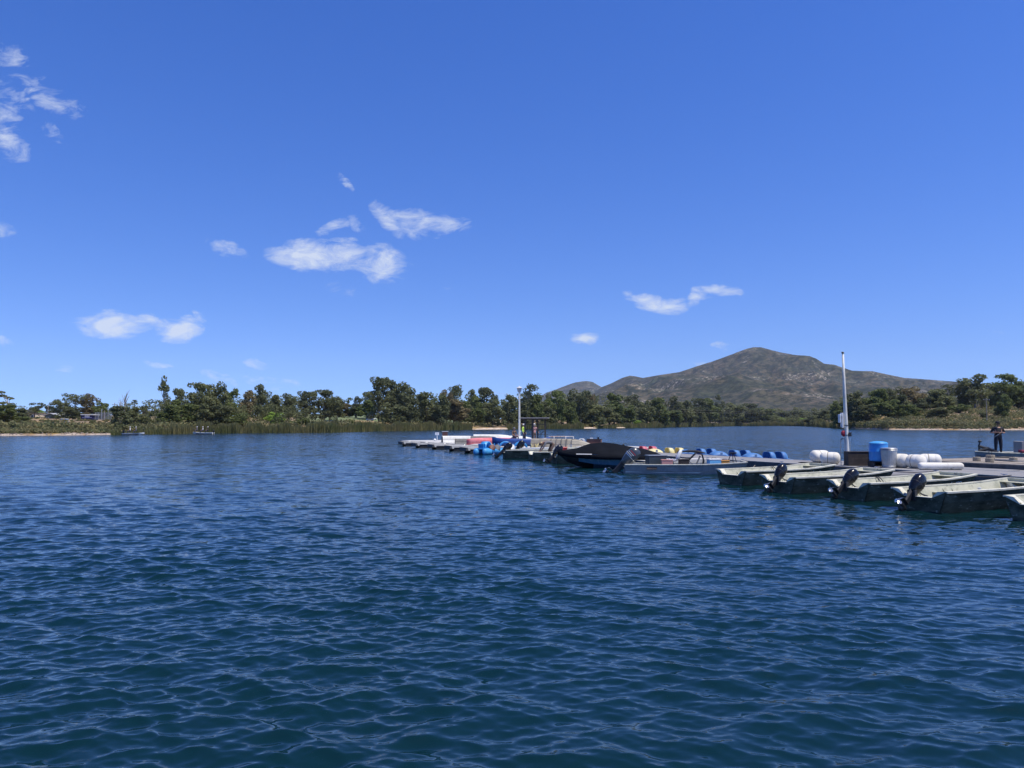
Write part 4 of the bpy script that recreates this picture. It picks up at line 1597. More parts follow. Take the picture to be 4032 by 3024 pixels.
small_pedal(1893, 1790, R(66), 'sky blue pedal boat end on beside the first black motor')
small_pedal(1945, 1788, R(6), 'sky blue pedal boat with arched wheel cover, behind the left motor')
small_pedal(2003, 1790, R(6), 'sky blue pedal boat with arched wheel cover, behind the second motor')
small_pedal(2090, 1791, R(6), 'yellow arched pedal boat behind the head of the bending man', m=M_YEL)
for (px, py, Y, m, lb) in ((1942, 1757, 51.0, M_BROWN, 'small brown fin leaning beside the sky blue pedal boats'), (1963, 1757, 51.2, M_CLG, 'dark paddle blade standing between two arched wheel covers'), (2020, 1758, 51.4, M_CLEARW, 'pale paddle blade between the two arched wheel covers')):
    q = PD(px, py, Y)
    mb = MB()
    mb.smooth = True
    rg = []
    for k in range(7):
        a = math.pi * k / 6
        rg.append([Vector((-.25 * math.cos(a) * f, y, -.32 + .34 * math.sin(a) * f)) for f, y in ((1, -.02), (1, .02), (.0, .02), (.0, -.02))])
    mb.loft(rg, True, True)
    tag(mb.build('paddle', m, None, (q.x, q.y, .68), (0, R(25), R(15))), lb, 'paddle')

# ------------------------------------------------------------------ upturned boats and canoes on the far platform
def upturned(name, L, w, h, m, p, rz, label, cat, ribs=0, number=None, trans=None, group=None):
    root = empty(name, p, rz, label, cat, group)
    st = [(0, w * .96, w * .68, 0, h), (L * .3, w, w * .74, 0, h), (L * .65, w * .97, w * .70, 0.0, h * .98), (L * .85, w * .82, w * .56, .04, h * .86), (L, w * .56, w * .40, .10, h * .55)]
    mb = MB()

    def rg(s, e=0):
        x, a, b, z0, z1 = s
        return [Vector((x, -a, z0)), Vector((x, -b - (a - b) * .42, z0 + (z1 - z0) * .55)), Vector((x, -b, z1 - .03)), Vector((x, -b * .8, z1)), Vector((x, b * .8, z1)), Vector((x, b, z1 - .03)), Vector((x, b + (a - b) * .42, z0 + (z1 - z0) * .55)), Vector((x, a, z0))]
    mb.loft([rg(s) for s in st], False, False)
    mb.add(rg(st[-1]), [tuple(range(8))])
    mb.build('hull', m, root)
    mb = MB()
    mb.add([v + Vector((-.004, 0, 0)) for v in rg(st[0])] + [v + Vector((.03, 0, 0)) for v in rg(st[0])], [tuple(range(8)), tuple(range(15, 7, -1))])
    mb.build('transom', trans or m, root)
    for sg in (-1, 1):
        mb = MB()
        mb.tube([(s[0], sg * (s[1] + .012), s[3] + .02) for s in st], .022, 6)
        mb.build('gunwale', m, root)
        mb = MB()
        mb.tube([(s[0], sg * (s[2] + (s[1] - s[2]) * .40 + .012), s[3] + (s[4] - s[3]) * .55) for s in st], .012, 5)
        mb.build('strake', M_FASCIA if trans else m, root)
    for k in range(3):
        mb = MB()
        y = (k - 1) * w * .34
        mb.tube([(s[0], y, s[4] + .012) for s in st[:-1]], .018, 5)
        mb.build('keel_strip', m, root)
    for k in range(ribs):
        x = L * (.36 + .09 * k)
        mb = MB()
        s = st[1] if x < L * .65 else st[2]
        pts = [v + Vector((x - s[0], 0, .012 if abs(v.y) < w * .8 else .0)) for v in rg(s)]
        mb.tube(pts, .02, 5)
        mb.build('rib', M_FASCIA, root)
    if number:
        text_mesh(number, .2, M_TEXTW, root, (L * .70, -w * .93, h * .36), (R(90) + .0, 0, 0), name='number')
    return root


M_TRD = mat("shade_dark_transom", (0.07, 0.07, 0.06), 0.8, 0, (0.04, 0.04, 0.036), 3)  # darker colour carries the shade on the left-facing transoms
def on_dock(px, py, z=DZ):
    return P(px, py, z)


UG = 'pale boats lying upside down on the far platform'
q = on_dock(1738, 1743)
upturned('upturned_boat', 3.9, .72, .56, M_CREAM, q + Vector((0, .75, 0)), R(12), 'chalky white boat upside down with a shade-dark transom facing left', 'boat', trans=M_TRD, group=UG)
q = on_dock(1790, 1748)
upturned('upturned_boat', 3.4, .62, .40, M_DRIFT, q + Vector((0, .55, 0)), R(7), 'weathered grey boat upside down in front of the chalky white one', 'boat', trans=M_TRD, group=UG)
q = on_dock(1852, 1744)
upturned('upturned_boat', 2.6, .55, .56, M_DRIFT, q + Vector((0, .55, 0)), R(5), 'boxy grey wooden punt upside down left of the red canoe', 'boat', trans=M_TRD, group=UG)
q = on_dock(1862, 1738)
upturned('upturned_boat', 4.0, .75, .62, M_CREAM, q + Vector((0, 1.1, 0)), R(3), 'white boat upside down behind the red canoe, stained with tan streaks', 'boat', group=UG)
q = on_dock(1925, 1738)
upturned('upturned_boat', 4.2, .72, .50, M_CREAM, q + Vector((0, 1.6, 0)), R(-4), 'long white boat upside down reaching behind the far lamp post', 'boat', group=UG)
q = on_dock(2098, 1768)
upturned('upturned_boat', 3.9, .88, .66, M_KHAKI, q + Vector((0.05, 1.0, 0)), R(-16), 'khaki ribbed boat upside down, marked 228, behind the bending man', 'boat', ribs=5, number='228')


def canoe(L, w, h, m, p, rz, label, up=False):
    root = empty('canoe', p, rz, label, 'canoe')
    mb = MB()
    mb.smooth = True
    rg = []
    N_ = 13
    for k in range(N_):
        t = k / (N_ - 1)
        x = L * (t - .5)
        e = math.sin(math.pi * t) ** .55 if 0 < t < 1 else 0
        a = max(.012, w * e)
        zt = h + .14 * (2 * t - 1) ** 4
        zb = .14 * (2 * t - 1) ** 6
        rg.append([Vector((x, a * math.cos(q_), zt - (zt - zb) * (math.sin(q_) ** .6 if math.sin(q_) > 0 else 0))) for q_ in [j * math.pi / 10 for j in range(11)]])
    if up:
        rg = [[Vector((v.x, v.y, h + .14 - v.z)) for v in r_] for r_ in rg]
    mb.loft(rg, False, False)
    o_ = mb.build('hull', m, root, fix=False)
    so = o_.modifiers.new('thick', 'SOLIDIFY')
    so.thickness = .02
    for sg in (0, -1):
        mb = MB()
        mb.tube([r_[sg] for r_ in rg], .02, 6)
        mb.build('gunwale', m, root)
    if not up:
        for t in (-.22, .2):
            mb = MB()
            mb.box((L * t, 0, h - .05), (.22, w * 1.7, .03))
            mb.build('thwart', M_BLACKM, root)
    return root


q = on_dock(1945, 1753)
canoe(4.4, .42, .42, M_CANOER, q + Vector((0, .45, 0.02)), R(8), 'faded red canoe lying upside down on the far platform', up=True)
q = on_dock(2060, 1757)
canoe(4.4, .45, .52, M_NAVY, q + Vector((-.15, .5, 0.02)), R(3), 'navy blue canoe upright behind the sky blue pedal boats')
e = empty('low_bench', on_dock(1752, 1728) + Vector((0, 0, 0)), R(5), 'dark low box on top line behind the white upturned boat', 'box')
mb = MB()
mb.bbox((0, 0, .4), (.6, .4, .8), .02)
mb.build('box_body', M_BROWN, e)
mb = MB()
mb.bbox((0.02, 0, .82), (.72, .44, .05), .01)
mb.build('lid', M_WHITEP, e)
# white dock sign "5"
e = empty('dock_sign', on_dock(1721, 1736), 0, 'small white square sign on a post at the far finger docks', 'sign')
mb = MB()
mb.tube([(0, 0, 0), (0, 0, .78)], .035, 8)
mb.build('post', M_WHITEP, e)
mb = MB()
mb.bbox((0, -.04, .70), (.38, .03, .26), .008)
mb.build('plate', M_CLEARW, e)
text_mesh('5', .2, M_TEXTD, e, (0.0, -.058, .70), (R(90), 0, 0), name='number')
mb = MB()
mb.smooth = True
mb.lathe([(.02, 0), (.13, .05), (.14, .14), (.06, .24), (.01, .25)], (0, 0, 0), 12)
tag(mb.build('mooring_ball', M_WHITEP, None, on_dock(1712, 1737)), 'round white mooring ball at the foot of the small sign', 'buoy')

# ------------------------------------------------------------------ lamp posts
def lamp_post():
    root = empty('lamp_post', on_dock(2045, 1737), 0, 'white street lamp rising from the far platform with lantern head', 'lamp post')
    Y = root.location.y
    H = PD(2045, 1545, Y).z - DZ
    mb = MB()
    mb.tube([(0, 0, 0), (0.01, 0, .06)], .16, 12)
    mb.tube([(0, 0, .05), (0, 0, H)], [.11, .075], 12)
    mb.build('pole', M_POLE, root)
    mb = MB()
    mb.lathe([(.07, H), (.16, H + .05), (.24, H + .40), (.25, H + .42)], (0, 0, 0), 14)
    mb.build('lantern', mat("frosted_lantern", (0.33, 0.36, 0.40), 0.4), root)
    mb = MB()
    mb.smooth = False
    mb.lathe([(.32, H + .42), (.33, H + .45), (.14, H + .53), (.05, H + .56), (.03, H + .64), (.005, H + .66)], (0, 0, 0), 16)
    mb.build('lantern_cap', M_WHITEP, root)
    mb = MB()
    mb.box((.12, 0, .95), (.10, .12, .16))
    mb.build('junction_box', M_CLEARW, root)


lamp_post()


def near_pole():
    root = empty('light_pole', on_dock(3337, 1832), 0, 'tall weathered white pole left of the dark wooden box', 'pole')
    Y = root.location.y
    H = PD(3330, 1392, Y).z - DZ
    mb = MB()
    mb.smooth = True
    mb.lathe([(.13, 0), (.115, .06), (.10, .12), (.088, .9), (.084, 1.5), (.058, H * .7), (.04, H)], (0, 0, 0), 14)
    mb.v = [(x - .085 * z / H, y, z) for x, y, z in mb.v]
    mb.build('pole', M_POLE, root)
    mb = MB()
    mb.lathe([(.05, H), (.055, H + .03), (.03, H + .07)], (-.085, 0, 0), 10)
    mb.tube([(-.085, 0, H + .05), (-.16, 0, H + .06)], .014, 6)
    mb.build('pole_cap', M_BLACKM, root)
    for z in (1.22, 1.62):
        mb = MB()
        mb.lathe([(.096, z), (.096, z + .025)], (-.02, 0, 0), 14)
        mb.build('band', M_BLACKM, root)
    for x, z0, z1 in ((-.20, 1.52, 2.14), (-.29, 1.74, 2.08)):
        mb = MB()
        mb.bbox((x, -.02, (z0 + z1) / 2), (.055, .20, z1 - z0), .02)
        mb.build('sign_plate', M_WHITEP, root)
    mb = MB()
    mb.smooth = True
    mb.lathe([(.02, -.03), (.11, -.03), (.13, 0), (.11, .03), (.02, .03)], (-.12, -.02, 1.30), 18, 'Y')
    mb.build('red_reel', mat('dull_red_paint', (0.30, 0.012, 0.03), 0.6), root)
    mb = MB()
    mb.tube([(-.12, -.02, 1.47), (-.38, -.05, 1.63)], .018, 6)
    mb.tube([(-.12, 0, 1.08), (-.22, 0, 1.08), (-.25, 0, 1.02)], .02, 6)
    mb.build('hook', M_BLACKM, root)
    mb = MB()
    mb.bbox((.10, -.04, 1.26), (.12, .12, .17), .015)
    mb.build('switch_box', M_BLACKM, root)
    mb = MB()
    mb.tube([(-.25, 0, 1.04), (-.27, 0, .8), (-.26, 0, .0)], .014, 6)
    mb.build('hose', M_GREYHULL, root)
    mb = MB()
    mb.tube([(.11, -.02, 1.18), (.12, -.02, .6), (.13, -.02, .5)], .012, 6)
    mb.build('conduit', M_GALV, root)
    mb = MB()
    mb.smooth = True
    mb.loft([[Vector((.15 * math.cos(a) * k, .15 * math.sin(a) * k, z)) for a in [j * math.pi / 6 for j in range(12)]] for z, k in ((0, 1.1), (.1, .85), (.35, .72))], True, True)
    mb.build('base_shroud', M_POLE, root)


near_pole()

# dark wooden box, stand, blue tank, trash can
q = on_dock(3345, 1835)
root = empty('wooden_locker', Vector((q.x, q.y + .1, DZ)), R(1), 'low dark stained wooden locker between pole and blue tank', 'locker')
mb = MB()
mb.bbox((.40, .2, .28), (.80, .42, .54), .01)
mb.build('box_body', M_DWOOD, root)
mb = MB()
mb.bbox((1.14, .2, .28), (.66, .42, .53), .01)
mb.build('shaded_half', M_BLACKM, root)  # black half: shade below the tank put into the colour
mb = MB()
mb.bbox((.75, .2, .565), (1.50, .46, .025), .006)
mb.build('lid', M_DWOOD, root)
q = on_dock(3458, 1838)
st = empty('tank_stand', Vector((q.x, q.y - .05, DZ)), R(2), 'low black stand directly under the blue tank', 'stand')
mb = MB()
mb.bbox((0, 0, .205), (.66, .5, .03), .006)
mb.build('top', M_BLACKM, st)
for sx in (-1, 1):
    mb = MB()
    mb.box((sx * .29, 0, .095), (.06, .48, .19))
    mb.build('leg', M_BLACKM, st)
mb = MB()
mb.box((0, .2, .1), (.52, .03, .17))
mb.build('back_panel', M_BLACKM, st)
tk = empty('water_tank', Vector((q.x, q.y - .05, DZ + .223)), 0, 'sky blue plastic tank with domed top beside the trash can', 'tank')
mb = MB()
mb.smooth = True
mb.lathe([(.29, 0), (.335, .03), (.345, .08), (.345, .355), (.352, .365), (.352, .395), (.345, .405), (.345, .68), (.35, .69)], (0, 0, 0), 28)
mb.build('tank_body', M_TANK, tk)
mb = MB()
mb.smooth = True
mb.lathe([(.352, .688), (.352, .705), (.30, .745), (.18, .78), (.05, .79), (.01, .79)], (0, 0, 0), 28)
mb.build('lid', M_SKYBLUE, tk)
q = on_dock(3514, 1843)
tc_ = empty('trash_can', Vector((q.x, q.y + .25, DZ)), 0, 'ribbed galvanised metal trash can right of the blue tank', 'trash can')
mb = MB()
rg = []
for z, r_ in ((0, .235), (.02, .24), (.08, .245), (.10, .243), (.30, .262), (.60, .285), (.66, .29)):
    rg.append([Vector(((r_ + (.006 if (.09 < z < .62 and k % 2) else 0)) * math.cos(k * math.pi / 28), (r_ + (.006 if (.09 < z < .62 and k % 2) else 0)) * math.sin(k * math.pi / 28), z)) for k in range(56)])
mb.loft(rg, True, True)
mb.build('can_body', M_GALV, tc_)
for z in (.05, .66, .70):
    mb = MB()
    mb.lathe([(.30 if z > .5 else .25, z), (.312 if z > .5 else .26, z + .012), (.30 if z > .5 else .25, z + .03)], (0, 0, 0), 28)
    mb.build('rim', M_GALV, tc_)
mb = MB()
mb.smooth = True
mb.lathe([(.305, .73), (.31, .745), (.25, .765), (.05, .78)], (0, 0, 0), 28)
mb.build('lid', M_GALV, tc_)

# white foam floats
def drum(px, py, L, r, rz, label, group, z=DZ, dark=False):
    q = P(px, py, z)
    root = empty('foam_float', Vector((q.x, q.y + r, z)), rz, label, 'float', group)
    mb = MB()
    mb.smooth = True
    h = L / 2
    pr = [(.01, -h), (r * .45, -h + .012), (r * .8, -h + .06), (r * .96, -h + .13), (r, -h + .2), (r, -.09)]
    pr += [(r * .985, -.07), (r, -.05), (r, h * .35), (r * .985, h * .37), (r, h * .40), (r, h - .2), (r * .96, h - .13), (r * .8, h - .06), (r * .45, h - .012), (.01, h)]
    mb.lathe(pr, (0, 0, r), 26, 'X')
    mb.build('float_body', M_BUOY, root)
    mb = MB()
    mb.lathe([(.018, -h - .006), (.018, -h + .03)], (0, 0, r), 10, 'X')
    mb.build('plug', M_BLACKM, root)
    mb = MB()
    mb.lathe([(r * 1.004, -.085), (r * 1.004, -.055)], (0, 0, r), 26, 'X')
    mb.build('seam', M_CONC, root)
    return root


WG = 'short fat white foam floats lying on the dock'
drum(3238, 1821, .86, .265, R(12), 'white foam float at left of the pole, the farther of the pair', WG)
drum(3279, 1829, .80, .255, R(-30), 'white foam float at left of the pole, the nearer of the pair', WG)
drum(3560, 1843, .72, .27, R(-60), 'stained white foam float touching the trash can', WG)
drum(3622, 1846, .72, .265, R(-62), 'white foam float in the middle of the row of three', WG)
drum(3676, 1838, .82, .25, R(-20), 'white foam float with two seams, right end of the row of three', WG)
# long cylinder float
q = P(3714, 1851, DZ)
lf = empty('foam_float', Vector((q.x, q.y + .15, DZ)), R(-3), 'long thin white foam log scuffed grey at its right end', 'float')
mb = MB()
mb.smooth = True
mb.lathe([(.01, -.80), (.08, -.795), (.125, -.76), (.135, -.70), (.135, .68), (.125, .74), (.09, .785), (.01, .80)], (0, 0, .135), 22, 'X')
mb.build('float_body', M_BUOY, lf)
# dark tarp under first floats
mb = MB()
mb.loft([[Vector((x, y, z)) for y, z in ((-.3, .004), (-.1, .05), (.1, .03), (.3, .004))] for x in (-.5, -.2, .1, .5)], True, False)
tag(mb.build('tarp', M_COVER, None, P(3196, 1823, DZ)), 'crumpled black tarp left of the farther foam float', 'tarp')

# concrete weights on the pier
CG = 'round concrete weights on the plank pier'
for px, py, r_, ring, lb in ((3846, 1815, .15, 0, 'tan concrete weight nearest the left end of the plank pier'), (3897, 1820, .16, 0, 'tan concrete weight in front of the ringed one'),
                             (3900, 1806, .18, 1, 'larger concrete weight with an upright black ring handle'), (3990, 1817, .155, 2, 'brownish concrete weight alone near the right edge')):
    q = P(px, py, 0.556)
    root = empty('concrete_weight', q, 0, lb, 'weight', CG)
    mb = MB()
    mb.lathe([(r_ * .92, 0), (r_, .03), (r_ * .98, .15), (r_ * .9, .165)], (0, 0, 0), 16)
    mb.build('weight_body', M_CONC, root)
    mb = MB()
    if ring == 1:
        mb.tube([(.08 * math.cos(a), 0, .24 + .09 * math.sin(a)) for a in [k * math.pi / 7 - 1.57 for k in range(15)]], .012, 6)
    else:
        mb.tube([(-.04, 0, .16), (-.03, 0, .21), (.03, 0, .21), (.04, 0, .16)], .010, 6)
    mb.build('handle', M_BLACKM, root)

# small grey boat bow at the right edge
gb = jon_boat(L=3.4, wt=.60, wb=.42, h=.44, hull=M_DRIFT, inner=M_ALU, rim=M_ALU, label='small grey dinghy nosing in at the right edge below the pier', cat='dinghy', seats=(.5,))
q = P(4012, 1862, 0.1)
put(gb, Vector((q.x + 3.0, q.y + .9, 0.05)), R(188))

# ------------------------------------------------------------------ fishing boat with console
def bass_boat():
    q = PD(3842, 1790, 40.5)
    root = empty('fishing_boat', Vector((q.x, q.y, 0)), R(-7), 'grey fishing boat behind the pier carrying the man in black', 'fishing boat')
    st = [(0, .10, .04, .30, .62), (.35, .45, .20, .10, .60), (.9, .78, .42, -.02, .58), (1.8, .98, .62, -.08, .56), (3.4, 1.02, .70, -.1, .56), (5.2, 1.0, .70, -.1, .56)]

    def rg(s, k=1):
        x, a, b, zb, zt = s
        return [Vector((x, -a, zt)), Vector((x, -b - (a - b) * .6, zb + (zt - zb) * .5)), Vector((x, -b, zb)), Vector((x, b, zb)), Vector((x, b + (a - b) * .6, zb + (zt - zb) * .5)), Vector((x, a, zt))]
    mb = MB()
    mb.loft([rg(s) for s in st], False, False)
    mb.add(rg(st[0]), [tuple(range(6))])
    mb.add(rg(st[-1]), [tuple(range(6))])
    mb.build('hull', M_GREYHULL, root)
    mb = MB()
    mb.loft([[Vector((x, -a * .93, .42)), Vector((x, a * .93, .42)), Vector((x, a * .93, .45)), Vector((x, -a * .93, .45))] for x, a, *_ in st[:5]], True, True)
    mb.build('casting_deck', M_CLG, root)
    for sg in (-1, 1):
        mb = MB()
        mb.tube([(s[0], sg * s[1], s[4] + .01) for s in st], .03, 6)
        mb.build('gunwale', M_RIM, root)
    mb = MB()
    mb.prism([(2.12, .44), (2.12, 1.16), (2.24, 1.18), (2.62, .74), (2.95, .52), (2.95, .44)], -.35, .5, 'Y')
    mb.build('console', M_GREYHULL, root)
    mb = MB()
    mb.tube([(2.35, .05, 1.03), (2.42, .05, 1.2), (2.5, .05, 1.25), (2.6, .05, 1.1)], .02, 6)
    for a in range(12):
        pass
    mb.tube([(2.5 + .02 * math.sin(a), .05 + .17 * math.cos(a), 1.08 + .17 * math.sin(a)) for a in [k * math.pi / 6 for k in range(13)]], .016, 6)
    mb.build('steering_wheel', M_BLACKM, root)
    mb = MB()
    mb.bbox((1.7, -.55, .50), (.4, .2, .12), .03)
    mb.build('pedal_box', M_BLACKM, root)
    # trolling motor stowed on the bow
    tm = MB()
    tm.tube([(.12, -.1, .66), (.55, -.1, .78), (1.0, -.1, .64)], [.09, .10, .06], 10)
    tm.bbox((.6, -.1, .60), (.9, .22, .10), .02)
    t = tm.build('trolling_motor', M_BLACKM, root)
    mb = MB()
    mb.smooth = True
    mb.lathe([(.01, -.02), (.09, 0), (.10, .05), (.05, .10), (.02, .11)], (.18, -.1, 1.12), 12)
    mb.build('motor_head', M_BLACKM, t)
    mb = MB()
    mb.tube([(.16, -.1, .70), (.12, -.1, .92), (.18, -.1, 1.14)], [.06, .05, .03], 8)
    mb.tube([(.12, -.1, .92), (.45, -.1, .82), (1.0, -.1, .66)], [.06, .07, .04], 8)
    mb.build('shaft', M_BLACKM, t)
    return root


bb = bass_boat()
mb = MB()
mb.smooth = True
mb.bbox((0, 0, .09), (.55, .28, .18), .05)
tag(mb.build('gear_bag', mat("dark_red_cloth", (0.22, 0.02, 0.04), 0.7), None, bpt(bb, 2.0, -.85, .57)), 'dark red gear bag on the rail left of the boat console', 'bag')
mb = MB()
mb.tube([(-.5, 0, 0), (.0, 0, .02), (.45, 0, 0)], [.02, .04, .03], 6)
tag(mb.build('oar', M_BLACKM, None, P(3955, 1802, 0.6)), 'black oar lying across the far side of the plank pier', 'oar')

# ------------------------------------------------------------------ pavilion, rails, ladder, cabinet
def pavilion():
    Y = 60.0
    q = P(2102, 1752, DZ)
    root = empty('shade_shelter', Vector((q.x, q.y, DZ)), R(-6), 'dark open post and beam shelter with flat roof right of the lamp', 'shelter')
    Y = q.y
    zt = PD(2100, 1648, Y).z - DZ
    posts = [(-.66, -.55, .13), (-.06, -.55, .15), (.28, .55, .11), (.88, .45, .12)]
    for x, y, w in posts:
        mb = MB()
        mb.box((x, y, zt / 2 - .02), (w, w, zt - .04))
        mb.build('post', M_POSTG, root)
    mb = MB()
    mb.tube([(-.66, -.6, .45), (-.6, -.62, .18), (-.42, -.64, -.05)], .06, 8)
    mb.build('bent_pipe', M_POSTG, root)
    mb = MB()
    n = 24
    top = []
    x0, x1 = -1.12, 1.20
    rings = []
    for k in range(n * 2 + 1):
        x = x0 + (x1 - x0) * k / (n * 2)
        z = zt + (.018 if k % 2 else 0) - .00 * x
        rings.append([Vector((x, -1.0, z)), Vector((x, 1.0, z + .05)), Vector((x, 1.0, z + .07)), Vector((x, -1.0, z + .02))])
    mb.loft(rings, True, True)
    mb.build('corrugated_roof', M_SHING, root)
    for a, b_ in (((-1.0, -.62, zt - .05), (1.1, -.62, zt - .05)), ((-1.0, .58, zt - .04), (1.1, .58, zt - .04))):
        mb = MB()
        mb.tube([a, b_], .04, 4)
        mb.build('beam', M_POSTG, root)
    for z, x0, x1 in ((zt - .46, -.62, .9), (1.22, -.6, .9), (.85, -.5, 1.15), (.46, -.55, .3)):
        mb = MB()
        mb.box(((x0 + x1) / 2, -.25, z), (x1 - x0, .06, .05 if z > 1.5 else .03))
        mb.build('rail', M_POSTG, root)
    mb = MB()
    mb.box((.70, -.2, .98), (.42, .5, .04), ry=-.62)
    mb.tube([(.55, -.1, .9), (.42, -.1, .45)], .02, 5)
    mb.tube([(.60, -.1, .9), (.56, -.1, .40)], .02, 5)
    mb.build('tilted_shelf', M_BLACKM, root)
    return root


pv = pavilion()
e = empty('gear_pile', on_dock(2128, 1750), 0, 'heap of black and pink bags on a white cooler under the shelter', 'cooler')
mb = MB()
mb.bbox((0, 0, .14), (.62, .34, .28), .03)
mb.build('cooler_body', M_WHITEP, e)
mb = MB()
mb.smooth = True
mb.bbox((-.05, 0, .36), (.6, .3, .14), .06)
mb.build('pink_bag', M_CLPK, e)
mb = MB()
mb.bbox((.12, 0, .47), (.5, .26, .10), .04)
mb.build('black_bag', M_BLACKM, e)

q = on_dock(2162, 1752)
rk = empty('railing', Vector((q.x, q.y, DZ)), R(2), 'rust stained white pipe railing behind the khaki upturned boat', 'railing')
for x, y in ((0, 0), (.48, .9), (1.42, .9), (1.95, 0)):
    mb = MB()
    mb.tube([(x, y, 0), (x, y, .66)], .036, 7)
    mb.build('post', M_WHITEP, rk)
M_RUST = mat("rusty_white_pipe", (0.62, 0.58, 0.54), 0.6, 0, (0.28, 0.13, 0.08), 4, (0.45, 0.6))
for a, b_ in (((0, 0, .66), (1.95, 0, .66)), ((.48, .9, .66), (1.42, .9, .66)), ((0, 0, .66), (.48, .9, .66)), ((1.95, 0, .66), (1.42, .9, .66))):
    mb = MB()
    mb.tube([a, b_], .032, 7)
    mb.build('rail', M_RUST, rk)
q = on_dock(2290, 1757)
ld = empty('ladder_rail', Vector((q.x, q.y, DZ)), 0, 'white hooped boarding ladder handrails left of the brown cabinet', 'ladder')
for dy in (0, .5):
    mb = MB()
    pts = [(-.22 + dy * .25, dy, 0)] + [(-.03 - .19 * math.cos(a) + dy * .25, dy, .42 + .14 * math.sin(a)) for a in [k * math.pi / 7 for k in range(8)]] + [(.24 + dy * .25, dy, 0)]
    mb.tube(pts, .024, 7)
    mb.build('handrail', M_WHITEP, ld)
q = on_dock(2340, 1764)
cbn = empty('cabinet', Vector((q.x, q.y, DZ)), R(-14), 'reddish brown dock cabinet with clutter on top behind the cover', 'cabinet')
mb = MB()
mb.bbox((0, 0, .30), (1.0, .62, .60), .012)
mb.build('box_body', M_BROWN, cbn)
mb = MB()
mb.bbox((0, 0, .615), (1.04, .66, .025), .006)
mb.build('top', M_DWOOD, cbn)
for x, s, m, nm, lb in ((-.2, (.22, .14, .08), M_WHITEP, 'tray', 'small white tray on top of the brown cabinet'), (.28, (.14, .12, .13), M_BLACKM, 'lunch_box', 'small black box on top of the brown cabinet')):
    mb = MB()
    mb.bbox((0, 0, s[2] / 2), s, .01)
    tag(mb.build(nm, m, None, cbn.location + Vector((x, 0, .63))), lb, 'box')

# ------------------------------------------------------------------ people
def person(joints, bones, radii, mats, bone_mat, loc, rz, label, scale=1.0, extras=None, group=None):
    """One continuous skinned body. joints: name -> (x, y, z); the figure faces local -y."""
    root = empty('person', loc, rz, label, 'person', group)
    names = list(joints)
    me = bpy.data.meshes.new('body')
    me.from_pydata([Vector(joints[n]) * scale for n in names], [(names.index(a), names.index(b)) for a, b in bones], [])
    o = bpy.data.objects.new('tmp_body', me)
    COL.objects.link(o)
    md = o.modifiers.new('skin', 'SKIN')
    for i, n in enumerate(names):
        r_ = radii.get(n, .05)
        r_ = r_ if isinstance(r_, tuple) else (r_, r_)
        me.skin_vertices[0].data[i].radius = (r_[0] * scale, r_[1] * scale)
    me.skin_vertices[0].data[names.index('pelvis')].use_root = True
    md.branch_smoothing = 0.5
    sd = o.modifiers.new('sub', 'SUBSURF')
    sd.levels = sd.render_levels = 1
    bpy.context.view_layer.update()
    m2 = bpy.data.meshes.new_from_object(o.evaluated_get(bpy.context.evaluated_depsgraph_get()))
    bpy.data.objects.remove(o)
    m2.materials.clear()
    for m in mats:
        m2.materials.append(m)
    segs = [(Vector(joints[a]) * scale, Vector(joints[b]) * scale, bone_mat.get((a, b), 0)) for a, b in bones]
    for p in m2.polygons:
        c = p.center
        best, bi = 1e9, 0
        for a, b, mi in segs:
            ab = b - a
            t = max(0, min(1, (c - a).dot(ab) / max(ab.length_squared, 1e-9)))
            d = (c - (a + ab * t)).length
            if d < best:
                best, bi = d, mi
        p.material_index = bi
        p.use_smooth = True
    b = bpy.data.objects.new('body', m2)
    COL.objects.link(b)
    b.parent = root
    return root, b


def base_joints():
    return {'pelvis': (0, 0, .95), 'waist': (0, 0, 1.10), 'chest': (0, -.01, 1.30), 'neck': (0, 0, 1.47), 'head': (0, -.02, 1.58), 'crown': (0, -.01, 1.70), 'nose': (0, -.115, 1.58),
            'hipL': (.10, 0, .92), 'kneeL': (.12, -.02, .50), 'ankL': (.13, .02, .09), 'toeL': (.15, -.16, .04),
            'hipR': (-.10, 0, .92), 'kneeR': (-.12, -.02, .50), 'ankR': (-.13, .02, .09), 'toeR': (-.15, -.16, .04),
            'shL': (.19, 0, 1.41), 'elL': (.25, .02, 1.13), 'wrL': (.24, -.10, .90), 'shR': (-.19, 0, 1.41), 'elR': (-.25, .02, 1.13), 'wrR': (-.24, -.10, .90)}


RAD = {'pelvis': (.15, .11), 'waist': (.145, .10), 'chest': (.165, .115), 'neck': .058, 'head': (.085, .10), 'crown': (.06, .07), 'nose': .014, 'hipL': .10, 'hipR': .10, 'kneeL': .068, 'kneeR': .068, 'ankL': .05, 'ankR': .05, 'toeL': .04, 'toeR': .04,
       'shL': .072, 'shR': .072, 'elL': .048, 'elR': .048, 'wrL': .03, 'wrR': .03, 'palmL': (.036, .02), 'palmR': (.036, .02)}


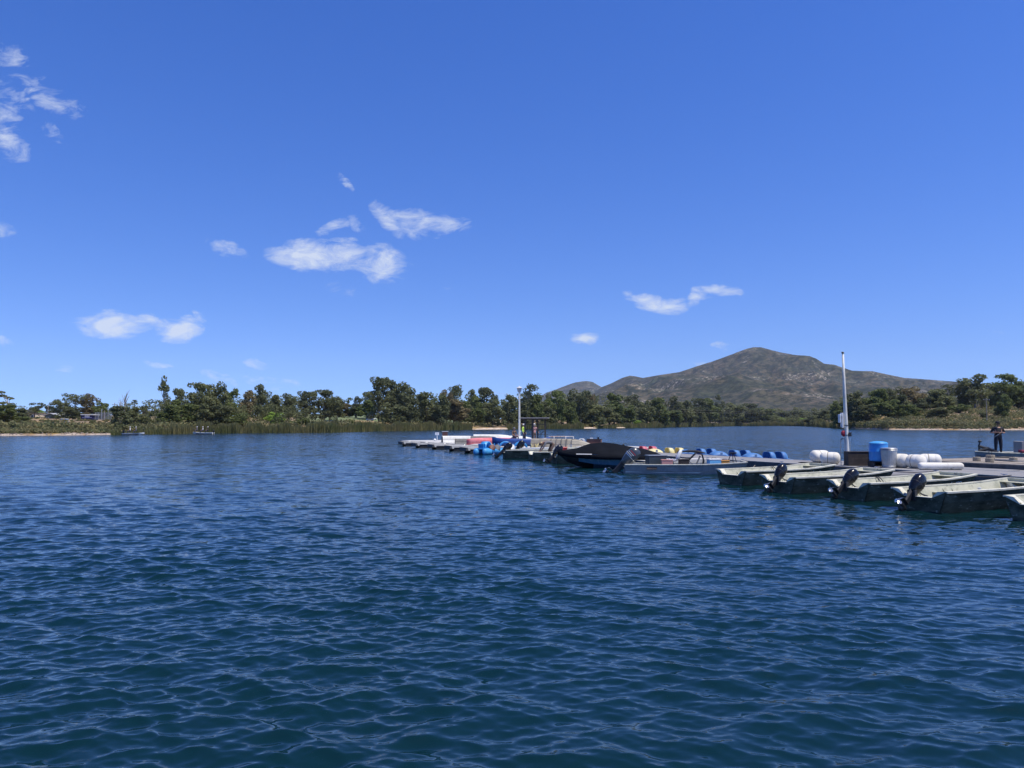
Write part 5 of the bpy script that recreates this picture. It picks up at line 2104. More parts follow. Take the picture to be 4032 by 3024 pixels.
def full(j, hand_dir=None, curl=.5):
    """Adds palms and five bent fingers of different lengths to each wrist."""
    j = dict(j)
    bones = [('pelvis', 'waist'), ('waist', 'chest'), ('chest', 'neck'), ('neck', 'head'), ('head', 'crown'), ('head', 'nose'),
             ('pelvis', 'hipL'), ('hipL', 'kneeL'), ('kneeL', 'ankL'), ('ankL', 'toeL'), ('pelvis', 'hipR'), ('hipR', 'kneeR'), ('kneeR', 'ankR'), ('ankR', 'toeR'),
             ('chest', 'shL'), ('shL', 'elL'), ('elL', 'wrL'), ('chest', 'shR'), ('shR', 'elR'), ('elR', 'wrR')]
    rad = dict(RAD)
    for sd in 'LR':
        w = Vector(j['wr' + sd])
        e = Vector(j['el' + sd])
        d = (w - e).normalized()
        if hand_dir:
            d = Vector(hand_dir[sd]).normalized()
        side = d.cross(Vector((0, 0, 1)))
        side = side.normalized() if side.length > .1 else Vector((1, 0, 0))
        nrm = side.cross(d).normalized()
        palm = w + d * .075
        j['palm' + sd] = tuple(palm)
        bones.append(('wr' + sd, 'palm' + sd))
        for k, ln in enumerate((.075, .085, .08, .062)):
            off = side * (k - 1.5) * .021
            a = palm + d * .02 + off
            b = a + d * ln * .5 - nrm * ln * .22 * curl
            c = b + d * ln * .35 - nrm * ln * .5 * curl
            n1, n2 = f'f{k}a' + sd, f'f{k}b' + sd
            j[n1], j[n2] = tuple(b), tuple(c)
            rad[n1], rad[n2] = .010, .008
            bones += [('palm' + sd, n1), (n1, n2)]
        sgn = 1 if sd == 'L' else -1
        t1 = w + d * .05 - side * sgn * .045
        t2 = t1 + d * .035 - side * sgn * .012
        j['t1' + sd], j['t2' + sd] = tuple(t1), tuple(t2)
        rad['t1' + sd], rad['t2' + sd] = .012, .010
        bones += [('wr' + sd, 't1' + sd), ('t1' + sd, 't2' + sd)]
    return j, bones, rad


def bmat(bones, short_sleeve=True, short_legs=False):
    # slots: 0 skin, 1 shirt, 2 trousers, 3 shoes
    bm_ = {}
    for a, b in bones:
        k = 0
        if a in ('pelvis', 'waist', 'chest') and b in ('waist', 'chest') or b in ('shL', 'shR'):
            k = 1
        if (a, b) in (('shL', 'elL'), ('shR', 'elR')):
            k = 1
        if (a, b) in (('elL', 'wrL'), ('elR', 'wrR')):
            k = 0 if short_sleeve else 1
        if a == 'pelvis' and b.startswith('hip') or a.startswith('hip'):
            k = 2
        if a.startswith('knee'):
            k = 0 if short_legs else 2
        if a.startswith('ank'):
            k = 3
        bm_[(a, b)] = k
    return bm_


def cap(root, head, m, brim=(0, -1), s=1.0, back=False, name='cap'):
    mb = MB()
    mb.smooth = True
    h = Vector(head)
    mb.lathe([(.105, .015), (.108, .06), (.09, .11), (.05, .14), (.01, .15)], (h.x, h.y + .01, h.z + .02), 14)
    mb.loft([[h + Vector((x, -.085 * 1, .045)), h + Vector((x, -.17 + abs(x) * .6, .035)), h + Vector((x, -.17 + abs(x) * .6, .028)), h + Vector((x, -.085, .036))] for x in (-.085, -.04, 0, .04, .085)], True, True)
    mb.v = [tuple(Vector(v) * s) for v in mb.v]
    return mb.build(name, m, root)


def eyes(root, head, s=1.0):
    mb = MB()
    h = Vector(head)
    for x in (-.035, .035):
        mb.lathe([(.004, -.008), (.012, 0), (.004, .008)], (h.x + x, h.y - .098, h.z + .012), 8, 'Y')
    mb.box((h.x, h.y - .096, h.z - .052), (.045, .008, .008))
    mb.v = [tuple(Vector(v) * s) for v in mb.v]
    mb.build('face_features', M_TEXTD, root)


# fisherman
j = base_joints()
j.update({'elL': (.33, .02, 1.13), 'wrL': (.10, -.24, 1.14), 'elR': (-.33, .02, 1.13), 'wrR': (-.12, -.22, 1.16)})
j, bn, rd = full(j, {'L': (-1, -.3, .1), 'R': (1, -.3, .0)}, .9)
rd['waist'] = (.195, .14)
rd['chest'] = (.205, .14)
rd['pelvis'] = (.185, .135)
for k_ in ('hipL', 'hipR'):
    rd[k_] = .125
for k_ in ('kneeL', 'kneeR'):
    rd[k_] = .088
for k_ in ('shL', 'shR'):
    rd[k_] = .088
q = bpt(bb, 1.08, -.1, .45)
pr, bd = person(j, bn, rd, [M_SKIN, M_CLB, M_CLP, M_BLACKM], bmat(bn), q, R(-8), 'man in black clothes standing in the boat tying fishing line', 1.03)
cap(pr, j['head'], M_CLB, s=1.03)
eyes(pr, j['head'], 1.03)
mb = MB()
mb.smooth = True
mb.bbox((-.0, -.112, 1.60), (.15, .02, .035), .01)
mb.v = [tuple(Vector(v) * 1.03) for v in mb.v]
mb.build('sunglasses', M_BLACK, pr)
rod = empty('fishing_rod', q + Vector((.02, -.27, 1.18)), 0, 'thin fishing rod in the hands of the man in black', 'fishing rod')
mb = MB()
mb.tube([(.10, 0, .05), (-.12, -.02, -.06)], .014, 6)
mb.build('rod_handle', M_BLACKM, rod)
mb = MB()
mb.tube([(-.12, -.02, -.06), (-.42, -.04, -.24), (-.9, -.06, -.5)], [.008, .006, .003], 5)
mb.build('blank', M_STEEL, rod)
mb = MB()
mb.lathe([(.03, -.02), (.03, .02)], (.02, -.0, -.03), 10, 'Y')
mb.build('reel', M_BLACKM, rod)

# bending man (faces local -y; bent forward)
j = base_joints()
j.update({'pelvis': (0, .25, .84), 'waist': (0, .12, .93), 'chest': (0, -.16, .98), 'neck': (0, -.34, .92), 'head': (0, -.45, .84), 'crown': (0, -.53, .76), 'nose': (0, -.42, .72),
          'hipL': (.11, .26, .80), 'kneeL': (.14, .06, .46), 'ankL': (.15, .20, .09), 'toeL': (.17, .02, .04), 'hipR': (-.11, .26, .80), 'kneeR': (-.14, .04, .44), 'ankR': (-.15, .18, .09), 'toeR': (-.17, 0, .04),
          'shL': (.19, -.26, .92), 'elL': (.20, -.40, .62), 'wrL': (.09, -.56, .38), 'shR': (-.19, -.26, .92), 'elR': (-.20, -.38, .62), 'wrR': (-.07, -.58, .36)})
j, bn, rd = full(j, {'L': (-.4, -1, -.6), 'R': (.4, -1, -.6)}, .8)
rd['chest'] = (.19, .14)
rd['waist'] = (.17, .12)
q = bpt(f3, 1.0, -.15, .12)
pr, bd = person(j, bn, rd, [M_SKIN, M_CLG, M_BROWNS, M_BLACKM], bmat(bn), q, R(-72), 'man in grey shirt bending low over the side of a jon boat')
mb = MB()
mb.smooth = True
mb.lathe([(.095, -.03), (.10, .03), (.07, .09), (.01, .11)], (0, 0, 0), 12)
m4 = Matrix.Translation(Vector((0, -.50, .815))) @ Matrix.Rotation(R(50), 4, 'X')
mb.v = [tuple(m4 @ Vector(v)) for v in mb.v]
mb.build('hair', M_BROWNS, pr)
# green shirt man
j, bn, rd = full(base_joints())
q = on_dock(2062, 1741)
pr, bd = person(j, bn, rd, [M_SKIN, M_HIVIS, M_JEAN, M_BLACKM], bmat(bn, False), q + Vector((.0, 0, .0)), R(60), 'man in lime yellow shirt and jeans standing behind a shelter post', .97)
cap(pr, j['head'], M_WCAP, s=.97)
# pink print person
j = base_joints()
j.update({'elL': (.30, .05, 1.15), 'wrL': (.30, -.16, 1.02)})
j, bn, rd = full(j)
q = on_dock(2104, 1746)
pr, bd = person(j, bn, rd, [M_SKIN, M_CLPK, M_BROWNS, M_BLACKM], bmat(bn, True, True), q, R(30), 'person in pink patterned shirt and white hat inside the shelter', .98)
cap(pr, j['head'], M_WCAP, s=.98, name='hat')
# seated man behind the canoe
def seated():
    j = base_joints()
    sh = .47
    for k in ('pelvis', 'waist', 'chest', 'neck', 'head', 'crown', 'nose', 'shL', 'shR', 'elL', 'elR', 'wrL', 'wrR', 'hipL', 'hipR'):
        x, y, z = j[k]
        j[k] = (x, y, z - sh)
    j.update({'kneeL': (.13, -.42, .46), 'kneeR': (-.13, -.42, .46), 'ankL': (.13, -.42, .09), 'ankR': (-.13, -.42, .09), 'toeL': (.14, -.58, .04), 'toeR': (-.14, -.58, .04),
              'wrL': (.16, -.30, .56), 'wrR': (-.16, -.30, .56), 'elL': (.25, -.06, .64), 'elR': (-.25, -.06, .64)})
    return j


js, bn, rd = full(seated())
q = on_dock(2024, 1748)
pr, bd = person(js, bn, rd, [M_SKIN, M_BROWNS, M_JEAN, M_BLACKM], bmat(bn), q + Vector((0, .0, .18)), R(40), 'seated man in grey cap low beside the navy canoe', .95)
cap(pr, js['head'], M_CLG, s=.95)
mb = MB()
mb.bbox((0, 0, .28), (.42, .36, .56), .02)
tag(mb.build('bucket_seat', M_DWOOD, None, q), 'dark upright crate the man in the grey cap sits on', 'crate')

# ------------------------------------------------------------------ boats by the far shore with anglers
def far_boat(px, py, L, label, flip, crew):
    p = P(px, py, 0)
    root = empty('fishing_boat', Vector((p.x, p.y, 0)), R(4) + (math.pi if flip else 0), label, 'fishing boat', 'fishing boats off the left shore')
    st = [(-L / 2, .8, .6, -.05, .36), (0, .9, .65, -.05, .36), (L * .3, .75, .45, 0, .40), (L * .5, .12, .05, .2, .50)]
    mb = MB()
    mb.loft([[Vector((x, -a, zt)), Vector((x, -b, zb)), Vector((x, b, zb)), Vector((x, a, zt))] for x, a, b, zb, zt in st], False, False)
    mb.add([Vector((-L / 2, -.8, .36)), Vector((-L / 2, -.6, -.05)), Vector((-L / 2, .6, -.05)), Vector((-L / 2, .8, .36))], [(0, 1, 2, 3)])
    mb.build('hull', M_WHITEP, root)
    mb = MB()
    mb.loft([[Vector((x, -a * .95, .28)), Vector((x, a * .95, .28)), Vector((x, a * .95, .30)), Vector((x, -a * .95, .30))] for x, a, b, zb, zt in st[:3]], True, True)
    mb.build('deck', M_CLG, root)
    mb = MB()
    mb.loft([[Vector((x, -a - .02, zb + .02)), Vector((x, -a - .02, zb + .2)), Vector((x, a + .02, zb + .2)), Vector((x, a + .02, zb + .02))] for x, a, b, zb, zt in st[:3]], True, True)
    mb.build('dark_band', M_BLACKM, root)
    add_motor(root, (-L / 2 - .05, 0, .3), 5, .9)
    mb = MB()
    mb.tube([(L * .42, 0, .6), (L * .46, 0, 1.0)], .03, 6)
    mb.lathe([(.05, 0), (.12, .1), (.05, .2)], (L * .46, 0, 1.0), 10)
    mb.build('trolling_motor', M_BLACKM, root)
    for (x, m, lb) in crew:
        js_, bn_, rd_ = full(seated())
        pr_, _ = person(js_, bn_, rd_, [M_SKIN, m, M_JEAN, M_BLACKM], bmat(bn_), bpt(root, x * .75, 0, .30), R(-60), lb, .98)
        cap(pr_, js_['head'], M_WCAP, s=.98)
    return root


far_boat(527, 1713, 3.7, 'white fishing boat near shore below the dark bushy tree', False, [(-.9, M_WCAP, 'angler in white seated in the left fishing boat'), (.5, M_CLG, 'angler in grey seated toward the bow of the left fishing boat')])
far_boat(800, 1710, 3.9, 'dark and white fishing boat in front of the first reeds', True, [(-1.2, M_CLB, 'dark dressed angler near the motor of the reed side boat'), (.1, M_WCAP, 'angler in white amid the reed side boat'), (1.6, M_CLG, 'angler in grey at the bow of the reed side boat')])

# ------------------------------------------------------------------ vegetation
def leaf_material(name, c1, c2, c3, scale=0.35):
    m = mat(name, c1, 0.75, 0, c2, scale, (0.38, 0.62), 0, 30, c3, scale * 4, (0.58, 0.7), spec=0.25, rand=0.14)
    nt = m.node_tree
    b = nt.nodes['Principled BSDF']
    tr = nt.nodes.new('ShaderNodeBsdfTranslucent')
    ms = nt.nodes.new('ShaderNodeMixShader')
    ms.inputs[0].default_value = 0.38
    src = b.inputs['Base Color'].links[0].from_socket
    nt.links.new(src, tr.inputs[0])
    nt.links.new(b.outputs[0], ms.inputs[1])
    nt.links.new(tr.outputs[0], ms.inputs[2])
    nt.links.new(ms.outputs[0], nt.nodes['Material Output'].inputs[0])
    return m


L_EUC = leaf_material("eucalyptus_leaves", (0.118, 0.136, 0.056), (0.182, 0.195, 0.087), (0.282, 0.299, 0.138))
L_DARK = leaf_material("dark_tree_leaves", (0.092, 0.108, 0.050), (0.145, 0.159, 0.073), (0.200, 0.210, 0.103))
L_GREEN = leaf_material("green_tree_leaves", (0.108, 0.138, 0.042), (0.160, 0.193, 0.065), (0.240, 0.270, 0.099))
L_BRIGHT = leaf_material("bright_willow_leaves", (0.202, 0.320, 0.053), (0.302, 0.427, 0.092), (0.403, 0.513, 0.154))
L_BROWN = leaf_material("brownish_tree_leaves", (0.172, 0.145, 0.073), (0.231, 0.192, 0.095), (0.302, 0.257, 0.138))
L_SCRUB = leaf_material("dry_scrub_leaves", (0.155, 0.156, 0.071), (0.248, 0.222, 0.100), (0.310, 0.263, 0.130), 0.25)
L_REED = leaf_material("reed_blades", (0.170, 0.185, 0.061), (0.310, 0.265, 0.106), (0.110, 0.143, 0.042), 0.13)
M_BARK = mat("pale_bark", (0.34, 0.30, 0.25), 0.85, 0, (0.16, 0.13, 0.10), 1.2, (0.4, 0.6))
M_BARKD = mat("dark_bark", (0.09, 0.075, 0.06), 0.9)


def leaf_quads(rg, cen, rad, n, size, up=0.25):
    """n random leaf sprays in ellipsoids: cen (k,3), rad (k,3). Returns verts (4n,3)."""
    k = len(cen)
    w = rad.prod(1) ** (2 / 3)
    idx = rg.choice(k, n, p=w / w.sum())
    d = rg.normal(size=(n, 3))
    d /= np.linalg.norm(d, axis=1)[:, None]
    r = rg.uniform(0.45, 1.0, n) ** 0.6
    p = cen[idx] + d * r[:, None] * rad[idx]
    nr = d * 0.8 + rg.normal(size=(n, 3)) * 0.75 + np.array([0, 0, up])
    nr /= np.linalg.norm(nr, axis=1)[:, None]
    t = rg.normal(size=(n, 3))
    t -= (t * nr).sum(1)[:, None] * nr
    t /= np.linalg.norm(t, axis=1)[:, None]
    b = np.cross(nr, t)
    s = size * rg.uniform(0.55, 1.25, n)[:, None]
    s2 = s * rg.uniform(0.45, 0.9, n)[:, None]
    q = np.stack([p - t * s, p + b * s2 * .9 - t * s * .1, p + t * s, p - b * s2], 1)
    return q.reshape(-1, 3)


def quad_mesh(name, V4, m):
    n = len(V4) // 4
    me = bpy.data.meshes.new(name)
    me.vertices.add(4 * n)
    me.vertices.foreach_set('co', V4.astype(np.float32).ravel())
    me.loops.add(4 * n)
    me.loops.foreach_set('vertex_index', np.arange(4 * n, dtype=np.int32))
    me.polygons.add(n)
    me.polygons.foreach_set('loop_start', np.arange(0, 4 * n, 4, dtype=np.int32))
    me.update()
    me.materials.append(m)
    return me


def lobes_for(kind, rg):
    """Crown lobes in a unit tree: half width 1 (x, y), height 1 (z)."""
    C, Rr = [], []

    def add(x, y, z, rx, rz, ry=None):
        C.append((x, y, z))
        Rr.append((rx, ry or rx, rz))
    if kind == 'euc':            # tall, clumpy, gaps high up
        for k in range(22):
            z = rg.uniform(.30, .92)
            w = 0.80 * math.sin(math.pi * min(1, (z - .1) / .95)) + .12
            a = rg.uniform(0, 6.28)
            r = w * rg.uniform(.35, 1)
            add(r * math.cos(a), r * math.sin(a), z, rg.uniform(.24, .42), rg.uniform(.06, .105))
        add(0, 0, .5, .6, .28)
        for k in range(5):
            a = rg.uniform(0, 6.28)
            add(.6 * math.cos(a), .6 * math.sin(a), rg.uniform(.12, .3), rg.uniform(.25, .36), .09)
    elif kind == 'dense':        # rounded, full to the ground
        for k in range(17):
            z = rg.uniform(.10, .88)
            w = .8 * math.sqrt(max(.05, 1 - ((z - .42) / .52) ** 2))
            a = rg.uniform(0, 6.28)
            r = w * rg.uniform(.5, 1) * .85
            add(r * math.cos(a), r * math.sin(a), z, rg.uniform(.24, .36), rg.uniform(.08, .13))
        add(0, 0, .45, .6, .32)
    elif kind == 'sparse':       # leaning with separate puffs
        for k in range(11):
            z = rg.uniform(.35, .96)
            lean = -.55 + .9 * (1 - z)
            add(lean + rg.uniform(-.35, .35), rg.uniform(-.3, .3), z, rg.uniform(.14, .26), rg.uniform(.03, .06))
    elif kind == 'lean':         # tall narrow, tilting left
        for k in range(26):
            z = rg.uniform(.10, .96)
            add(.65 - 1.15 * z + rg.uniform(-.24, .24), rg.uniform(-.3, .3), z, rg.uniform(.18, .30), rg.uniform(.05, .08))
    elif kind == 'pine':         # flat topped
        for k in range(12):
            z = rg.uniform(.5, .92)
            a = rg.uniform(0, 6.28)
            r = rg.uniform(.2, .75)
            add(r * math.cos(a), r * math.sin(a), z, rg.uniform(.25, .4), rg.uniform(.07, .11))
        for k in range(5):
            a = rg.uniform(0, 6.28)
            add(.4 * math.cos(a), .4 * math.sin(a), rg.uniform(.15, .45), .3, .1)
    elif kind == 'conifer':
        for k in range(9):
            z = .08 + k * .105
            add(0, 0, z, .9 * (1 - z) + .08, .07)
    elif kind == 'top':          # high crown, bare stem under (seen beside lamp)
        for k in range(14):
            z = rg.uniform(.5, .95)
            a = rg.uniform(0, 6.28)
            r = rg.uniform(.1, .75)
            add(r * math.cos(a), r * math.sin(a), z, rg.uniform(.26, .42), rg.uniform(.05, .09))
        for k in range(6):
            add(rg.uniform(-.3, .3), rg.uniform(-.3, .3), rg.uniform(.15, .5), .42, .10)
    else:                        # bush
        for k in range(9):
            a = rg.uniform(0, 6.28)
            r = rg.uniform(.1, .65)
            add(r * math.cos(a), r * math.sin(a), rg.uniform(.25, .7), rg.uniform(.28, .42), rg.uniform(.18, .28))
    return np.array(C), np.array(Rr)


BW, BH = 4.5, 12.0
VAR = {}
TR = {}


def make_variants():
    for kind, n, cnt, sz in (('euc', 5, 3000, .36), ('dense', 5, 3000, .38), ('sparse', 1, 700, .32), ('lean', 1, 1300, .34), ('pine', 2, 1900, .36), ('conifer', 1, 900, .30), ('top', 2, 1500, .34), ('bush', 4, 1400, .40)):
        for v in range(n):
            rg = np.random.default_rng(hash(kind) % 1000 + v * 17 if False else {'euc': 10, 'dense': 40, 'sparse': 70, 'lean': 80, 'pine': 90, 'conifer': 100, 'top': 110, 'bush': 120}[kind] + v)
            C, Rr = lobes_for(kind, rg)
            C = C * np.array([BW, BW, BH])
            Rr = Rr * np.array([BW, BW, BH])
            V4 = leaf_quads(rg, C, Rr, cnt, sz)
            VAR[(kind, v)] = (V4, C)
            # trunk and limbs
            mb = MB()
            if kind != 'bush':
                top = .8 * BH if kind not in ('lean', 'sparse') else .85 * BH
                bend = (-.3 if kind in ('lean', 'sparse') else .06) * BW
                x0 = .3 * BW if kind == 'lean' else 0
                pts = [(x0, 0, -.6), (x0 * .7 + bend * .15, .1, .2 * BH), (bend * .6, -.1, .5 * BH), (bend * 1.4, 0, top)]
                mb.tube(pts, [.30, .23, .16, .05], 7)
                order = rg.permutation(len(C))[:6]
                for i in order:
                    c = C[i]
                    zb = max(.15 * BH, c[2] * .55)
                    t = zb / top
                    mb.tube([(x0 * (1 - t) + bend * t, 0, zb), ((c[0] + bend * t) * .5, c[1] * .5, (zb + c[2]) / 2), tuple(c)], [.12, .08, .03], 5)
            else:
                for i in range(5):
                    c = C[i]
                    mb.tube([(0, 0, -.3), (c[0] * .5, c[1] * .5, c[2] * .5), tuple(c)], [.14, .09, .04], 5)
            TR[(kind, v)] = mb


make_variants()
MESHC = {}


def tree(kind, v, px, top, wpx, Y, m, label, group=None, name=None, bark=M_BARK, cat='tree', base_drop=0.0):
    Y = max(Y, float(shore_np(px)) + 11)
    gx = PX(px, Y)
    z0 = ground(px, Y) - base_drop
    h = PD(px, top, Y).z - z0
    w = wpx / 3000 * Y
    nm = name or {'euc': 'eucalyptus_tree', 'dense': 'leafy_tree', 'sparse': 'sparse_tree', 'lean': 'leaning_tree', 'pine': 'pine_tree', 'conifer': 'conifer_tree', 'top': 'high_crowned_tree', 'bush': 'shrub'}[kind]
    nv = {'euc': 5, 'dense': 5, 'sparse': 1, 'lean': 1, 'pine': 2, 'conifer': 1, 'top': 2, 'bush': 4}[kind]
    v = v % nv
    rz = {0: 0.0}.get(v, 0) if kind in ('lean', 'sparse') else (px * 0.7) % 6.28
    root = empty(nm, (gx, Y, z0), rz, label, cat, group, scale=(w / (2 * BW) * 1.45, w / (2 * BW) * 1.45, h / (BH * 1.0)))
    key = (kind, v, m.name)
    if key not in MESHC:
        MESHC[key] = quad_mesh('crown', VAR[(kind, v)][0], m)
    c = bpy.data.objects.new('crown', MESHC[key])
    COL.objects.link(c)
    c.parent = root
    k2 = (kind, v, bark.name)
    if k2 not in MESHC:
        o = TR[(kind, v)].build('trunk', bark)
        MESHC[k2] = o.data
        bpy.data.objects.remove(o)
    t = bpy.data.objects.new('trunk', MESHC[k2])
    COL.objects.link(t)
    t.parent = root
    return root


